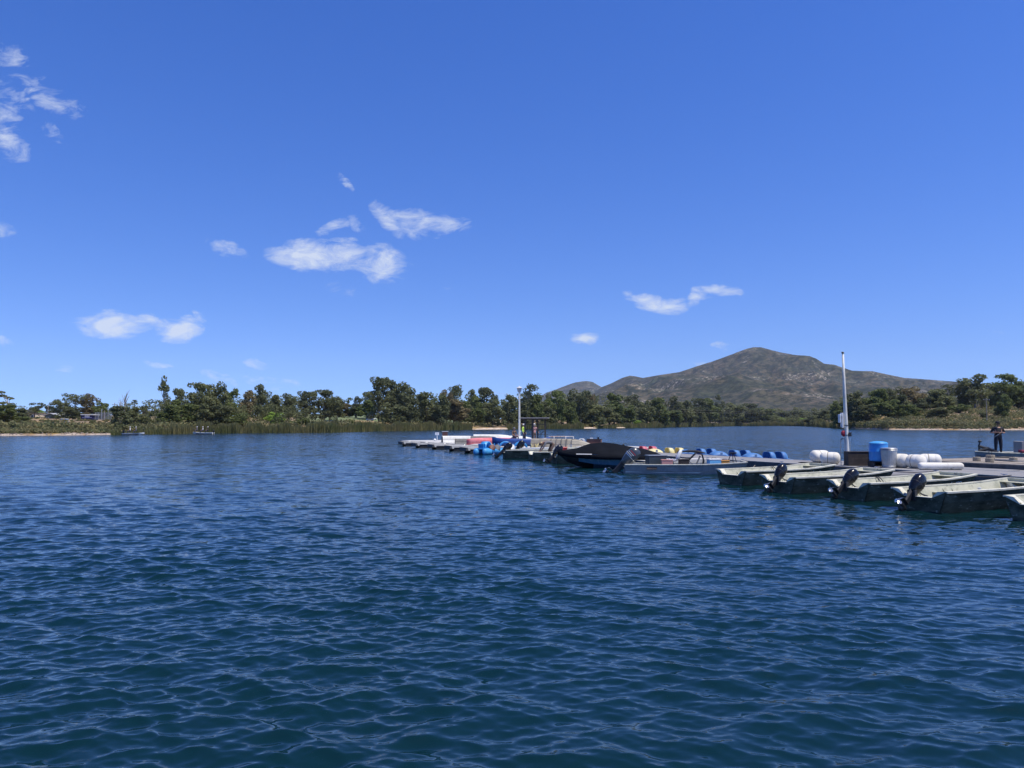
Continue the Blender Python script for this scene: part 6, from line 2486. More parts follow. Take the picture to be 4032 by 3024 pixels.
E, D, G, DK, BR, BG_ = L_EUC, 0, L_GREEN, L_DARK, L_BROWN, L_BRIGHT
TREES = [
    # kind, px, top, width px, distance, leaves, label
    ('sparse', 50, 1538, 92, 185, E, 'sparse tree with separate puffs leaning left at the left edge'),
    ('dense', 20, 1590, 95, 180, G, 'green tree under the sparse leaning one at the left edge'),
    ('dense', 75, 1605, 60, 200, DK, 'dark green tree right of the sparse leaning one'),
    ('pine', 140, 1585, 42, 330, DK, 'left of two dark flat topped pines above the houses'),
    ('pine', 183, 1584, 52, 330, DK, 'right of two dark flat topped pines above the houses'),
    ('bush', 163, 1604, 40, 280, BG_, 'yellow green shrub between the two houses'),
    ('bush', 94, 1637, 52, 190, G, 'round green shrub left of the striped palm stump'),
    ('euc', 245, 1570, 62, 250, E, 'eucalyptus at the left end of the grove above the blue toilet'),
    ('top', 296, 1549, 66, 255, E, 'airy eucalyptus with gaps of sky left of centre in the grove'),
    ('euc', 352, 1547, 58, 258, BR, 'brownish eucalyptus behind the navy dugout'),
    ('dense', 290, 1600, 62, 245, DK, 'dark low tree left of the navy dugout'),
    ('dense', 402, 1577, 66, 250, G, 'rounded tree behind the batting cage'),
    ('dense', 478, 1592, 82, 152, DK, 'big dark bushy tree reaching down to the left shore'),
    ('dense', 530, 1602, 80, 185, E, 'grey green tree right of the big dark bushy one'),
    ('bush', 570, 1622, 66, 170, E, 'grey shrub mound left of the tall leaning tree'),
    ('conifer', 611, 1581, 16, 260, DK, 'small pointed conifer left of the tall leaning tree'),
    ('lean', 655, 1473, 60, 175, E, 'tall narrow tree leaning left above the others'),
    ('euc', 702, 1521, 44, 185, E, 'slim tree right of the tall leaning one'),
    ('dense', 665, 1590, 80, 172, G, 'green bushy tree at the foot of the tall leaning one'),
    ('euc', 775, 1502, 86, 190, E, 'left half of the broad eucalyptus clump, rounded top'),
    ('euc', 845, 1497, 78, 195, E, 'highest crown of the broad eucalyptus clump'),
    ('euc', 905, 1524, 62, 200, G, 'paler right shoulder of the broad eucalyptus clump'),
    ('dense', 715, 1568, 96, 176, G, 'drooping green tree left of the pale trunk'),
    ('dense', 790, 1580, 88, 174, E, 'grey green tree in front of the broad clump'),
    ('dense', 868, 1590, 92, 178, DK, 'shadowy tree under the right side of the broad clump'),
    ('bush', 932, 1612, 86, 176, G, 'deep green rounded tree left of the reddish dark one'),
    ('dense', 972, 1533, 64, 205, BR, 'reddish dark tree beside the tall dark one'),
    ('euc', 1028, 1510, 60, 210, DK, 'tall dark tree with clumped top left of the gap'),
    ('dense', 1078, 1549, 56, 225, E, 'grey green tree right of the tall dark one'),
    ('dense', 1138, 1543, 66, 225, DK, 'dark tree in the level row, left part'),
    ('euc', 1205, 1533, 70, 228, DK, 'dark tree topping the level row, middle part'),
    ('euc', 1278, 1531, 74, 230, DK, 'dark tree topping the level row, right part'),
    ('euc', 1328, 1556, 52, 240, E, 'thin grey crown ending the level row'),
    ('dense', 1082, 1618, 66, 198, BG_, 'low light green tree by the lawn'),
    ('bush', 1165, 1640, 58, 190, G, 'rounded park tree near the reeds, left of two'),
    ('bush', 1218, 1640, 54, 190, G, 'rounded park tree near the reeds, right of two'),
    ('bush', 1322, 1636, 30, 195, DK, 'small dark tree standing on the lawn edge'),
    ('bush', 1380, 1644, 34, 195, G, 'small bright shrub by the golf path'),
    ('dense', 1335, 1583, 96, 300, BR, 'brown tinged tree behind the fairway'),
    ('top', 1370, 1563, 30, 310, G, 'small palm like crown above the fairway trees'),
    ('euc', 1405, 1558, 34, 300, DK, 'small dark double crown above the fairway trees'),
    ('dense', 1400, 1590, 70, 300, DK, 'shady tree behind the golf carts'),
    ('dense', 1445, 1572, 76, 290, G, 'green tree left of the tallest middle tree'),
    ('euc', 1450, 1540, 46, 300, E, 'small crown left of the tallest middle tree'),
    ('euc', 1492, 1474, 74, 262, DK, 'tallest tree of the middle shore with jagged crown'),
    ('euc', 1538, 1492, 52, 265, DK, 'dark crown joining the tallest middle tree'),
    ('euc', 1588, 1498, 80, 262, DK, 'broad topped tree right of the tallest middle one'),
    ('dense', 1540, 1580, 100, 235, E, 'full grey green tree standing right behind the reeds, left of the sign'),
    ('dense', 1612, 1552, 84, 250, DK, 'dark full tree right of the broad topped one'),
    ('dense', 1680, 1536, 82, 262, E, 'olive tree above the white upturned boats'),
    ('dense', 1735, 1548, 74, 262, DK, 'dark olive tree in the middle shore mass'),
    ('euc', 1760, 1530, 52, 275, BR, 'reddish thin tree behind the olive ones'),
    ('top', 1788, 1514, 56, 285, E, 'pale leafed spire above the reddish thin tree'),
    ('dense', 1800, 1566, 84, 272, BR, 'brown green tree left of the sand bar'),
    ('dense', 1858, 1556, 92, 290, G, 'green tree behind the sand bar'),
    ('euc', 1862, 1530, 46, 310, E, 'thin crown left of the domed one'),
    ('euc', 1912, 1517, 66, 312, DK, 'domed dark crown left of the lamp post'),
    ('dense', 1938, 1570, 86, 300, E, 'full tree between sand bar and lamp post'),
    ('dense', 2008, 1548, 66, 308, E, 'rounded tree just left of the lamp head'),
    ('top', 2078, 1508, 66, 318, DK, 'tall bare stemmed tree just right of the lamp head'),
    ('dense', 2050, 1578, 76, 305, DK, 'dark tree behind the lamp post'),
    ('dense', 2112, 1546, 58, 320, G, 'tree right of the tall bare stemmed one'),
    ('dense', 2160, 1576, 80, 312, E, 'low full tree above the shelter roof'),
    ('euc', 2190, 1534, 64, 325, G, 'peaked tree in front of the small hill'),
    ('dense', 2240, 1568, 76, 320, G, 'green tree right of the shelter'),
    ('euc', 2285, 1525, 72, 345, DK, 'dark domed tree before the small hill'),
    ('euc', 2326, 1536, 46, 370, BR, 'reddish crown right of the dark domed tree'),
    ('dense', 2330, 1588, 110, 345, E, 'wide grey green tree above the brown cabinet'),
    ('dense', 2418, 1544, 82, 385, G, 'broad green tree at the foot of the mountain slope'),
    ('dense', 2400, 1600, 80, 365, E, 'lower grey green tree near the white bank'),
    ('top', 2490, 1552, 44, 400, DK, 'thin dark open tree left of the white shed'),
    ('dense', 2470, 1590, 80, 395, G, 'green tree left of the bright yellow green shrub'),
    ('dense', 2540, 1568, 72, 420, E, 'olive tree under the mountain left flank'),
    ('dense', 2595, 1560, 76, 440, G, 'green tree where the power line starts its sag'),
    ('euc', 2652, 1558, 52, 470, DK, 'dark crown below the mountain left flank'),
    ('dense', 2700, 1575, 74, 490, E, 'grey tree in the valley row'),
    ('euc', 2740, 1562, 66, 520, DK, 'dark rounded crown in the valley row'),
    ('dense', 2795, 1562, 72, 560, G, 'green crown under the mountain summit line'),
    ('pine', 2832, 1552, 42, 600, DK, 'small dark pine standing above the valley row'),
    ('dense', 2885, 1580, 76, 640, E, 'olive tree below the rocky slope'),
    ('euc', 2955, 1586, 62, 690, DK, 'dark tree below the rocky slope'),
    ('dense', 3010, 1600, 76, 740, G, 'low green tree in the far bay'),
    ('dense', 2650, 1612, 90, 450, G, 'low full tree behind the reed bank, left'),
    ('dense', 2740, 1618, 90, 590, E, 'low full tree behind the reed bank, middle'),
    ('dense', 2830, 1616, 90, 720, G, 'low full tree behind the reed bank, right'),
    ('dense', 2920, 1622, 96, 730, E, 'low wide tree left of the far bay'),
    ('bush', 2505, 1642, 44, 392, BG_, 'bright yellow green willow shrub on the shore'),
    ('bush', 3062, 1640, 56, 735, BG_, 'light green shrub in the far bay, left of two'),
    ('bush', 3108, 1638, 56, 740, G, 'grey green shrub in the far bay'),
    ('bush', 3158, 1640, 46, 700, BG_, 'light green shrub in the far bay, right of two'),
    ('dense', 3080, 1612, 90, 800, DK, 'dark low tree at the back of the bay, left'),
    ('dense', 3150, 1615, 80, 780, E, 'grey low tree at the back of the bay, middle'),
    ('dense', 3215, 1622, 96, 560, DK, 'dark spreading tree left of the white pole'),
    ('dense', 3262, 1612, 70, 470, DK, 'dark tree partly behind the pole'),
    ('dense', 3300, 1572, 66, 350, G, 'green tree left of the tall white pole'),
    ('dense', 3372, 1530, 88, 330, E, 'tall tree just right of the white pole with a bright top spot'),
    ('dense', 3330, 1610, 90, 345, G, 'low green tree behind the base of the pole'),
    ('dense', 3410, 1590, 90, 318, E, 'grey tree above the brown shoreline brush'),
    ('dense', 3455, 1524, 86, 325, G, 'yellow green crown right of the pole'),
    ('dense', 3500, 1570, 96, 300, G, 'large green tree on the right shore'),
    ('euc', 3518, 1520, 60, 330, DK, 'dark crown poking above the right grove'),
    ('dense', 3590, 1514, 96, 325, BR, 'reddish brown crown on the right grove skyline'),
    ('dense', 3570, 1590, 92, 288, G, 'green tree above the right beach'),
    ('dense', 3560, 1552, 80, 305, DK, 'shadowed tree inside the right grove'),
    ('euc', 3640, 1560, 62, 310, DK, 'dark gap tree near the end of the right grove'),
    ('dense', 3700, 1526, 96, 312, E, 'broad tree ending the right grove'),
    ('top', 3735, 1511, 46, 330, E, 'thin high crown at the end of the right grove'),
    ('dense', 3690, 1600, 90, 282, E, 'tree above the dry slope at right'),
    ('bush', 3775, 1580, 76, 300, G, 'rounded shrub tree on the right slope'),
    ('euc', 3838, 1470, 100, 330, E, 'tall open eucalyptus on the right skyline'),
    ('euc', 3800, 1500, 60, 335, DK, 'dark lower limb tree left of the open eucalyptus'),
    ('dense', 3905, 1516, 66, 340, E, 'smaller crown between the two skyline giants'),
    ('euc', 3958, 1469, 96, 335, G, 'large rounded tree on the right skyline'),
    ('dense', 3992, 1505, 60, 340, DK, 'dark tree right of the large rounded one'),
    ('dense', 3950, 1548, 58, 285, G, 'dark green tree standing alone behind the fisherman'),
    ('euc', 4030, 1492, 40, 335, DK, 'tree cut by the right edge of the picture'),
    ('bush', 3882, 1618, 40, 275, DK, 'dark shrub at the foot of the power pole'),
    ('dense', 4090, 1510, 90, 330, E, 'tree beyond the right edge of the slope'),
    ('dense', -40, 1580, 90, 190, G, 'tree beyond the left edge of the shore'),
]
cnt = {}
for i, (kd, px, top, w, Y, m, lb) in enumerate(TREES):
    cnt[kd] = cnt.get(kd, -1) + 1
    grp = 'trees on the left shore' if px < 1100 else ('trees of the middle shore' if px < 2380 else ('trees in the valley below the mountain' if px < 3230 else 'trees on the right shore'))
    tree(kd, cnt[kd], px, top, w, Y, m, lb, grp, bark=M_BARK if kd in ('euc', 'sparse', 'lean', 'top') else M_BARKD)

# dead trees
def dead_tree(px, top, Y, label, seed):
    rr = random.Random(seed)
    z0 = ground(px, Y)
    H = PD(px, top, Y).z - z0
    root = empty('dead_tree', (PX(px, Y), Y, z0), 0, label, 'dead tree')
    mb = MB()
    mb.tube([(0, 0, -.4), (.1, 0, H * .5), (.0, 0, H)], [.22, .14, .03], 6)
    mb.build('trunk', M_BARK, root)
    mb = MB()
    for k in range(14):
        z = H * rr.uniform(.3, .85)
        a = rr.choice([-1, 1]) * rr.uniform(.15, .5)
        ln = rr.uniform(.2, .4) * H
        mb.tube([(0.05, 0, z), (math.sin(a) * ln * .5, rr.uniform(-.4, .4), z + ln * .5), (math.sin(a) * ln * 1.0, rr.uniform(-.5, .5), z + ln)], [.08, .05, .02], 4)
    mb.build('branches', M_BARK, root)


dead_tree(490, 1556, 190, 'bare dead tree with upright twigs above the big dark bush', 3)
dead_tree(474, 1572, 195, 'smaller bare snag left of the dead tree', 5)
dead_tree(3850, 1500, 345, 'leafless branches beside the open eucalyptus on the right', 8)


def palm(px, top, Y, label, r=1.6):
    z0 = ground(px, Y)
    H = PD(px, top, Y).z - z0 - .6
    root = empty('palm_tree', (PX(px, Y), Y, z0), 0, label, 'palm')
    mb = MB()
    mb.tube([(0, 0, -.3), (.1, 0, H * .5), (0, 0, H)], [.28, .2, .16], 8)
    mb.build('trunk', M_BARKD, root)
    rr = random.Random(int(px))
    mb = MB()
    for k in range(26):
        a = rr.uniform(0, 6.28)
        el = rr.uniform(-.5, 1.2)
        d = Vector((math.cos(a) * math.cos(el), math.sin(a) * math.cos(el), math.sin(el)))
        s = Vector((-math.sin(a), math.cos(a), 0)) * .28
        p0, p1, p2 = Vector((0, 0, H)), Vector((0, 0, H)) + d * r * .6, Vector((0, 0, H)) + d * r - Vector((0, 0, .4))
        mb.add([p0, p1 - s, p2, p1 + s], [(0, 1, 2, 3)])
    mb.build('crown', L_DARK, root, fix=False)


palm(530, 1577, 300, 'small fan palm on the skyline above the left shore')
palm(136, 1618, 250, 'stubby palm with a striped pale trunk between the houses', 2.4)
palm(565, 1612, 240, 'dark leaning palm right of the batting cage', 2.6)

# background woodland, one mass
def woodland():
    rg = np.random.default_rng(4)
    parts_ = []
    rows = []
    for px in np.arange(-60, 4120, 34):
        if 90 < px < 240 or 1240 < px < 1560:
            continue
        rows.append((px + rg.uniform(-10, 10), 26 + rg.uniform(0, 14), 1))
    for px in np.arange(600, 3320, 46):
        if 1230 < px < 1560:
            continue
        rows.append((px + rg.uniform(-12, 12), 12 + rg.uniform(0, 10), 0))
    for px, t, back in rows:
        S = float(shore_np(px))
        right = px > 3300
        Y = S + (t * 3.2 if back else t) * (1.0 + S / 500)
        # skyline kept under the named trees
        top = np.interp(px, [-60, 240, 440, 650, 900, 1150, 1500, 1900, 2300, 2600, 3000, 3200, 3350, 3700, 3800, 4100], [1600, 1595, 1610, 1570, 1545, 1560, 1560, 1548, 1560, 1580, 1605, 1620, 1560, 1555, 1590, 1545])
        if not back:
            top += 30
        top += rg.uniform(-18, 8)
        z0 = ground(px, Y)
        h = max(2.0, PD(px, top, Y).z - z0)
        w = rg.uniform(60, 90) / 3000 * Y
        kind, v = ('dense', int(rg.integers(5)))
        V4, _ = VAR[(kind, v)]
        V4 = V4[:4 * 900]
        a = rg.uniform(0, 6.28)
        c, s = math.cos(a), math.sin(a)
        X = V4[:, 0] * c - V4[:, 1] * s
        Yy = V4[:, 0] * s + V4[:, 1] * c
        W = np.stack([X * w / (2 * BW) + PX(px, Y), Yy * w / (2 * BW) + Y, V4[:, 2] * h / BH + z0], -1)
        parts_.append(W)
    me = quad_mesh('woodland', np.concatenate(parts_), L_EUC)
    o = bpy.data.objects.new('woodland', me)
    COL.objects.link(o)
    tag(o, 'mass of grey green trees filling in behind the shoreline', 'woodland', None, 'stuff')


woodland()

# scrub on the open slopes, one mass; and a few single bushes
def scrub():
    rg = np.random.default_rng(8)
    out, out2 = [], []
    V4b = VAR[('bush', 0)][0]
    spots = []
    for _ in range(950):
        px = rg.uniform(-120, 640)
        t = 5 + abs(rg.normal(0, 1)) * 40
        spots.append((px, t, rg.uniform(.5, 1.3) * (1 if t < 25 else .75)))
    for _ in range(1500):
        px = rg.uniform(3330, 4200)
        t = 4 + abs(rg.normal(0, 1)) * 60
        spots.append((px, t, rg.uniform(.7, 1.9) * (1 + t / 160)))
    for _ in range(240):
        px = rg.uniform(3300, 3760)
        spots.append((px, rg.uniform(5, 12), rg.uniform(1.8, 3.2)))
    for _ in range(160):
        px = rg.uniform(3760, 4100)
        spots.append((px, rg.uniform(5, 12), rg.uniform(1.2, 2.2)))
    for _ in range(200):
        px = rg.uniform(-100, 600)
        spots.append((px, rg.uniform(6, 14), rg.uniform(1.4, 2.4)))
    for _ in range(420):
        px = rg.uniform(-100, 470)
        spots.append((px, rg.uniform(1.9, 5.5), rg.uniform(.4, .9)))
    for _ in range(420):
        px = rg.uniform(3320, 4150)
        spots.append((px, rg.uniform(1.7, 5), rg.uniform(.4, .9)))
    for _ in range(420):
        px = rg.uniform(600, 3300)
        spots.append((px, rg.uniform(8, 18), rg.uniform(1.4, 3.0)))
    for px, t, h in spots:
        Y = float(shore_np(px)) + t
        if px < 640 and 0.0 < math.sin(px * .045 + t * .11) + rg.uniform(-.9, .9) - .55 and t > 14:
            continue
        z0 = ground(px, Y)
        n = int(rg.integers(26, 46))
        i = rg.integers(0, 1000)
        q = V4b[4 * i:4 * (i + n)].copy() if 4 * (i + n) <= len(V4b) else V4b[:4 * n].copy()
        # shuffle-free: keep leaf size real
        cen = q.reshape(-1, 4, 3).mean(1, keepdims=True)
        loc = q.reshape(-1, 4, 3) - cen
        w = h * rg.uniform(.7, 1.2)
        cen2 = cen * np.array([w / BW, w / BW, h / BH])
        W = (cen2 + loc * (0.55 + .1 * h)).reshape(-1, 3) + np.array([PX(px, Y), Y, z0])
        (out if rg.random() < (.55 if px < 2000 else .6) else out2).append(W)
    for nm, l, m, lb in (('scrub', out, L_SCRUB, 'dry brown and grey scrub covering the open shore slopes'), ('green_scrub', out2, L_EUC, 'green low brush scattered over the shore slopes')):
        o = bpy.data.objects.new(nm, quad_mesh(nm, np.concatenate(l), m))
        COL.objects.link(o)
        tag(o, lb, 'scrub', None, 'stuff')


scrub()


def reeds():
    rg = np.random.default_rng(21)
    n = 70000
    px = np.concatenate([rg.uniform(590, 3345, int(n * .93)), rg.uniform(440, 640, int(n * .07))])
    n = len(px)
    keep = ~(((px > 1858) & (px < 1998)) | ((px > 2298) & (px < 2345)))
    # height of the stand varies along the shore
    H = np.interp(px, [440, 600, 700, 820, 900, 1100, 1300, 1700, 1855, 1870, 1990, 2010, 2100, 2290, 2350, 2480, 2520, 2800, 2900, 3170, 3200, 3340, 3345],
                  [.8, 1.2, 1.8, 2.4, 2.2, 2.0, 2.3, 2.5, 2.5, 1.0, 1.0, 2.2, 2.5, 2.5, 1.8, 2.3, 2.8, 3.2, 3.6, 4.4, 4.4, 3.2, 1.0])
    dens = 0.75 + .5 * np.sin(px * .031) * np.sin(px * .011 + 1)
    keep &= rg.random(n) < np.clip(dens + .2, 0, 1)
    px, H = px[keep], H[keep]
    n = len(px)
    H = H * (1 + .16 * np.sin(px * .05 + 2 * np.sin(px * .007)) + .14 * np.sin(px * .13 + np.sin(px * .031))) * rg.uniform(.72, 1.08, n)
    Y = shore_np(px) + rg.uniform(-2.5, 5.5, n)
    X = (px - 2016) / 3000 * Y
    z0 = np.full(n, -0.15)
    w = rg.uniform(.05, .11, n) * np.clip(Y / 200, 1, 3)
    a = rg.uniform(-1, 1, n)
    lx, ly = rg.normal(0, .12, n) * H, rg.normal(0, .10, n) * H
    v0 = np.stack([X - w * np.cos(a), Y - w * np.sin(a), z0], -1)
    v1 = np.stack([X + w * np.cos(a), Y + w * np.sin(a), z0], -1)
    v2 = np.stack([X + lx * .6 + w * .8 * np.cos(a), Y + ly * .6, z0 + H * .7], -1)
    v3 = np.stack([X + lx, Y + ly, z0 + H], -1)
    V4 = np.stack([v0, v1, v2, v3], 1).reshape(-1, 3)
    o = bpy.data.objects.new('reeds', quad_mesh('reeds', V4, L_REED))
    COL.objects.link(o)
    tag(o, 'band of olive and tan tule reeds along the waterline', 'reeds', None, 'stuff')


reeds()

# sand bars
for px0, px1, dy, lb in ((1868, 2000, 0, 'pale sand bar in the gap between reeds left of the lamp'), (2300, 2350, 0, 'small pale sand spit right of the shelter'), (2428, 2462, 0, 'tiny pale sand spit among the far reeds')):
    mb = MB()
    n = 14
    rings = []
    for k in range(n + 1):
        px = px0 + (px1 - px0) * k / n
        Y = float(shore_np(px)) - 5
        e = math.sin(math.pi * k / n) ** .5
        x = PX(px, Y)
        rings.append([Vector((x, Y - 1.5 * e, -.05)), Vector((x, Y - .5 * e, .04 + .12 * e + .05 * math.sin(k * 3.7))), Vector((x, Y + 3, .10 + .34 * e + .14 * math.sin(k * 2.1) * e)), Vector((x, Y + 8, .1))])
    mb.loft(rings, False, False)
    o = mb.build('sand_bar', mat("pale_sand", (0.62, 0.50, 0.38), 0.95, 0, (0.50, 0.40, 0.30), 0.8), fix=True)
    tag(o, lb, None, None, 'structure')

# ------------------------------------------------------------------ buildings and things on the land
def house(px, top, wpx, Y, wall, roof, label, gable=True, hgt=None, depth=6.0, nwin=2, cat='house', name='house', windows=True):
    z0 = ground(px, Y)
    W = wpx / 3000 * Y
    H = max(2.6, PD(px, top, Y).z - z0) if hgt is None else hgt
    ztop = PD(px, top, Y).z
    root = empty(name, (PX(px, Y), Y, ztop - H), 0, label, cat)
    eave = H * (.68 if gable else .92)
    mb = MB()
    mb.box((0, depth / 2, eave / 2 - .5), (W, depth, eave + 1.0))
    mb.build('wall', wall, root)
    if gable:
        mb = MB()
        rings = [[Vector((-W / 2 - .4, -.4, eave)), Vector((0, -.4, H)), Vector((W / 2 + .4, -.4, eave)), Vector((W / 2 + .4, -.4, eave + .18)), Vector((0, -.4, H + .18)), Vector((-W / 2 - .4, -.4, eave + .18))]]
        rings.append([v + Vector((0, depth + .8, 0)) for v in rings[0]])
        mb.loft(rings, True, True)
        mb.build('roof', roof, root)
        mb = MB()
        mb.prism([(-W / 2, eave - .01), (W / 2, eave - .01), (0, H - .1)], .02, .2, 'Y')
        mb.build('gable_wall', wall, root)
    else:
        mb = MB()
        mb.box((0, depth / 2, eave + .1), (W + .6, depth + .8, .22))
        mb.build('roof', roof, root)
    if windows:
        for k in range(nwin):
            x = (k + .5) / nwin * W - W / 2
            mb = MB()
            mb.box((x, -.02, eave * .55), (min(1.3, W / nwin * .5), .06, min(1.1, eave * .4)))
            w_ = mb.build('window', M_WHITEP, root)
            mb = MB()
            mb.box((x, -.055, eave * .55), (min(1.1, W / nwin * .4), .02, min(.9, eave * .33)))
            mb.build('pane', M_GLASSD, w_)
    return root


house(200, 1628, 46, 262, M_GREENW, M_TILER, 'grey green gabled house behind the blue portable toilet', nwin=2, depth=8)
house(108, 1624, 62, 270, M_STUCCO, M_SHING, 'low house with dark hipped roof at the left', gable=False, nwin=3)
house(118, 1612, 44, 330, M_LAV, M_SHING, 'farther grey roofed house above the dark roofed one', gable=True)
house(622, 1611, 15, 300, M_STUCCOW, M_TILER, 'tiny white house right of the pointed conifer', gable=False, nwin=1, hgt=4)
house(580, 1617, 30, 300, M_STUCCO, M_SHING, 'low tan house on the skyline left of the leaning tree', gable=True, nwin=1, hgt=4)
house(1495, 1612, 28, 380, M_STUCCOW, M_TILER, 'white roofed clubhouse under the tallest middle tree', nwin=1, hgt=6)
house(2080, 1637, 22, 330, M_STUCCO, M_TILER, 'cream house seen between trees above the shelter roof, left', nwin=1, hgt=5, depth=5)
house(2172, 1640, 18, 335, M_STUCCOP, M_TILER, 'pinkish house seen between trees right of the shelter roof', nwin=1, hgt=5, depth=5)
house(2507, 1619, 14, 425, M_STUCCOW, M_TILER, 'white shed with slanted roof among the valley trees', nwin=1, hgt=5, depth=4)
house(2668, 1653, 24, 515, M_STUCCOW, M_TILER, 'low white building on the bank below the power line', gable=False, nwin=2, hgt=2.6, depth=4)
house(2845, 1651, 26, 712, M_STUCCOP, M_STUCCO, 'tan hut on the bank of the far bay', nwin=1, hgt=5, depth=4)

# dugout
Y = 208
z0 = ground(343, Y) + .5
zt = PD(343, 1634, Y).z
W = 49 / 3000 * Y
root = empty('dugout', (PX(343, Y), Y, z0 - .2), 0, 'navy blue baseball dugout with a white sign and white roof edge', 'dugout')
H = zt - z0 + .2
mb = MB()
mb.box((0, 1.5, H / 2), (W * .92, 3, H))
mb.build('wall', M_DNAVY, root)
mb = MB()
mb.box((.2, 1.4, H + .08), (W, 3.6, .20))
mb.build('roof', M_WHITEP, root)
mb = MB()
mb.box((.1, -.04, H * .44), (W * .78, .06, .28))
mb.build('band', M_LAV, root)
sg = MB()
sg.box((.15, -.05, H * .74), (1.35, .06, .62))
sgo = sg.build('sign_board', M_WHITEP, root)
for k, (x0, n) in enumerate(((-.42, 5), (.28, 5))):
    for q_ in range(n):
        mb = MB()
        mb.box((.15 + x0 + q_ * .095, -.09, H * .74 + .08), (.055, .01, .13))
        mb.build('lettering', M_TEXTD, sgo)
# batting cage
xa, xb = PX(368, Y), PX(432, Y)
root = empty('batting_cage', (xa, Y + 1, z0 - .2), 0, 'tall netted batting cage right of the navy dugout', 'batting cage')
hh = PD(400, 1624, Y).z - z0 + .2
for k in range(6):
    x = (xb - xa) * k / 5
    mb = MB()
    mb.tube([(x, 0, 0), (x, 0, hh + (1.0 if k in (2, 4) else 0))], .10 if k == 2 else .06, 6)
    mb.build('post', M_GALV, root)
mb = MB()
for k in range(44):
    x = (xb - xa) * k / 43
    mb.box((x, .05, hh / 2), (.018, .018, hh))
for k in range(22):
    mb.box(((xb - xa) / 2, .05, hh * k / 21), (xb - xa, .018, .018))
n_ = mb.build('netting', M_GALV, root)
n_['kind'] = 'stuff'
# portable toilet pair
z0 = ground(252, 205)
root = empty('portable_toilet', (PX(252, 205), 205, PD(252, 1663, 205).z - .1), 0, 'sky blue portable toilet hut sunk behind the brush', 'portable toilet')
mb = MB()
mb.bbox((0, .5, .45), (1.5, 1.0, 1.0), .04)
mb.build('cabin', M_SKYBLUE, root)
mb = MB()
mb.bbox((0, .5, 1.02), (1.6, 1.1, .14), .05)
mb.build('roof', M_CLEARW, root)
mb = MB()
mb.box((-.35, -.02, .42), (.55, .04, .8))
mb.build('door', M_PBLUE, root)
# parked white pickup at the far left
Y = 225
root = empty('parked_truck', (PX(52, Y), Y, PD(52, 1658, Y).z), 0, 'white pickup truck half hidden by brush at far left', 'truck')
mb = MB()
mb.bbox((0, 0, .55), (3.6, 1.7, .5), .08)
mb.build('truck_body', M_WHITEP, root)
mb = MB()
mb.loft([[Vector((x, -.75, z)), Vector((x, .75, z)), Vector((x * .8 - .05, .65, z + .5)), Vector((x * .8 - .05, -.65, z + .5))] for x, z in ((-1.1, .78), (.5, .78))], True, True)
mb.build('cab', M_WHITEP, root)
mb = MB()
mb.box((-.3, -.73, 1.0), (1.1, .03, .28))
mb.build('window', M_GLASSD, root)
for x in (-1.1, 1.1):
    mb = MB()
    mb.lathe([(.32, -.12), (.34, 0), (.32, .12)], (x, -.75, .34), 14, 'Y')
    mb.build('wheel', M_BLACKM, root)
# golf carts
for px, py, Y, lb in ((1471, 1647, 290, 'white golf cart on the path, farther of two'), (1457, 1659, 262, 'white golf cart on the lawn, nearer of two')):
    zz = PD(px, py, Y).z
    root = empty('golf_cart', (PX(px, Y), Y, ground(px, Y)), R(20), lb, 'golf cart', 'golf carts on the fairway')
    mb = MB()
    mb.bbox((0, 0, .48), (2.3, 1.15, .42), .08)
    mb.build('cart_body', M_WHITEP, root)
    mb = MB()
    mb.bbox((0, 0, 1.9), (1.9, 1.2, .10), .04)
    mb.build('canopy', M_WHITEP, root)
    for x in (-.8, .75):
        for y in (-.5, .5):
            mb = MB()
            mb.tube([(x, y, .6), (x * .95, y, 1.86)], .03, 5)
            mb.build('canopy_post', M_BLACKM, root)
            mb = MB()
            mb.lathe([(.22, -.09), (.24, 0), (.22, .09)], (x, y * 1.1, .24), 12, 'Y')
            mb.build('wheel', M_BLACKM, root)
    mb = MB()
    mb.bbox((-.1, 0, .82), (.6, 1.0, .3), .05)
    mb.build('seat', M_BLACKM, root)

# utility poles and wires
def upole(px, top, Y, label, cross=True, base=None, thin=.12):
    z0 = ground(px, Y)
    H = PD(px, top, Y).z - z0
    root = empty('utility_pole', (PX(px, Y), Y, z0), 0, label, 'utility pole')
    mb = MB()
    mb.tube([(0, 0, -.3), (0, 0, H)], [thin * 1.3, thin], 7)
    mb.build('pole', M_BARK, root)
    if cross:
        mb = MB()
        mb.box((0, 0, H - .8), (2.2, .12, .14))
        mb.build('crossarm', M_BARKD, root)
        for x in (-1, -.45, .45, 1):
            mb = MB()
            mb.lathe([(.06, 0), (.08, .08), (.03, .18)], (x, 0, H - .73), 8)
            mb.build('insulator', M_CLEARW, root)
    return PD(px, top + 6, Y)


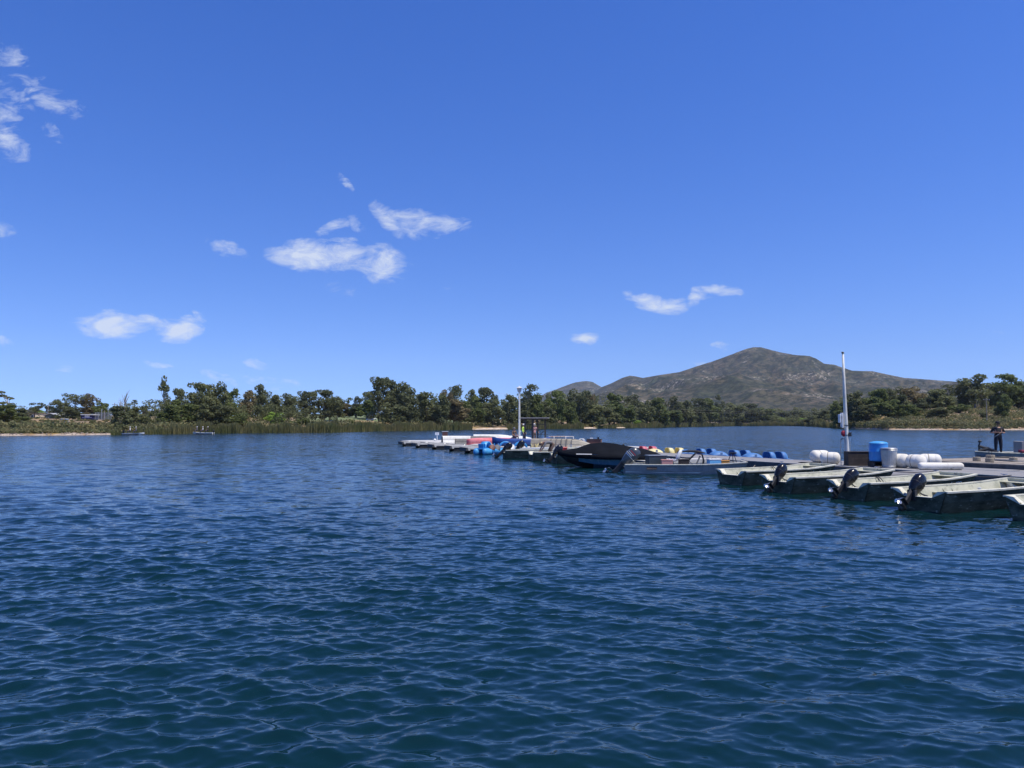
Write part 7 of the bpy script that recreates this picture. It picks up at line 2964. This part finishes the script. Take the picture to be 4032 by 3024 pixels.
a1 = upole(1996, 1548, 330, 'thin pole between the domed tree and the lamp post')
a2 = upole(3884, 1566, 262, 'utility pole with crossarm and insulators on the right slope', thin=.14)
a3 = upole(190, 1592, 300, 'pole standing between the two flat topped pines', cross=False)
a4 = upole(3707, 1508, 330, 'slender pole poking above the right grove', cross=False)
upole(412, 1616, 222, 'tall light standard rising from the batting cage', cross=False)
a6 = upole(452, 1585, 300, 'short pole with a dark lamp head left of the dead tree', cross=True)
PW = 'power lines strung over the valley trees'
for y_, lb in ((0, 'upper power line sagging across the valley under the mountain'), (8, 'lower power line sagging across the valley under the mountain')):
    pts = []
    for px, py, Y in ((2400, 1592, 420), (2480, 1597, 430), (2600, 1608, 445), (2750, 1616, 465), (2900, 1619, 480), (3050, 1618, 480), (3180, 1613, 470), (3290, 1606, 450)):
        pts.append(PD(px, py + y_ * (1 if px > 2500 else .6), Y))
    c = pts[0].copy()
    mb = MB()
    mb.tube([p - c for p in pts], .03, 4)
    tag(mb.build('power_line', M_ROPE, None, c), lb, 'power line', PW)
mb = MB()
pts = [PD(1900, 1543, 330), PD(1996, 1551, 330), PD(2100, 1585, 330), PD(2300, 1594, 360), PD(2400, 1592, 420)]
c = pts[0].copy()
mb.tube([p - c for p in pts], .035, 4)
tag(mb.build('power_line', M_GALV, None, c), 'thin wire running past the pole left of the lamp', 'power line')

# shore debris on the left and right beaches: small stones, one mass
def stones():
    rg = np.random.default_rng(31)
    bm = bmesh.new()
    for _ in range(380):
        px = rg.choice([rg.uniform(-80, 760), rg.uniform(3320, 4150)])
        Y = float(shore_np(px)) + rg.uniform(.3, 3)
        s = rg.uniform(.08, .26)
        m = Matrix.Translation((PX(px, Y), Y, ground(px, Y) + s * .2)) @ Euler(tuple(rg.uniform(0, 3, 3))).to_matrix().to_4x4() @ Matrix.Diagonal((s, s * .8, s * .55, 1))
        bmesh.ops.create_icosphere(bm, subdivisions=1, radius=1, matrix=m)
    me = bpy.data.meshes.new('stones')
    bm.to_mesh(me)
    bm.free()
    me.materials.append(mat("shore_stone", (0.36, 0.29, 0.23), 0.95, 0, (0.16, 0.13, 0.10), 0.6))
    o = bpy.data.objects.new('stones', me)
    COL.objects.link(o)
    tag(o, 'pale stones and driftwood bits along the beaches', 'stones', None, 'stuff')


stones()

# summit antennas
for px, lb in ((2902, 'small lattice mast on the left shoulder of the summit, left one'), (2907, 'small lattice mast on the left shoulder of the summit, right one')):
    b_ = PD(px, 1392, 3885)
    mb = MB()
    mb.tube([(0, 0, -8), (0, 0, 10)], [1.2, .5], 4)
    mb.box((0, 0, 6), (3.4, .5, .6))
    tag(mb.build('radio_mast', M_BARKD, None, b_), lb, 'mast')

# ------------------------------------------------------------------ haze
mb = MB()
mb.box((500, 3100, 255), (14000, 6600, 515))
hz = mb.build('haze', [])
hm = bpy.data.materials.new('pale_haze')
hm.use_nodes = True
nt = hm.node_tree
nt.nodes.clear()
ou = nt.nodes.new('ShaderNodeOutputMaterial')
pv_ = nt.nodes.new('ShaderNodeVolumePrincipled')
pv_.inputs['Color'].default_value = (0.72, 0.84, 1.0, 1)
pv_.inputs['Density'].default_value = 0.00005
pv_.inputs['Anisotropy'].default_value = 0.1
nt.links.new(pv_.outputs[0], ou.inputs['Volume'])
hz.data.materials.append(hm)
tag(hz, 'thin pale blue air haze over the lake and hills', None, None, 'stuff')
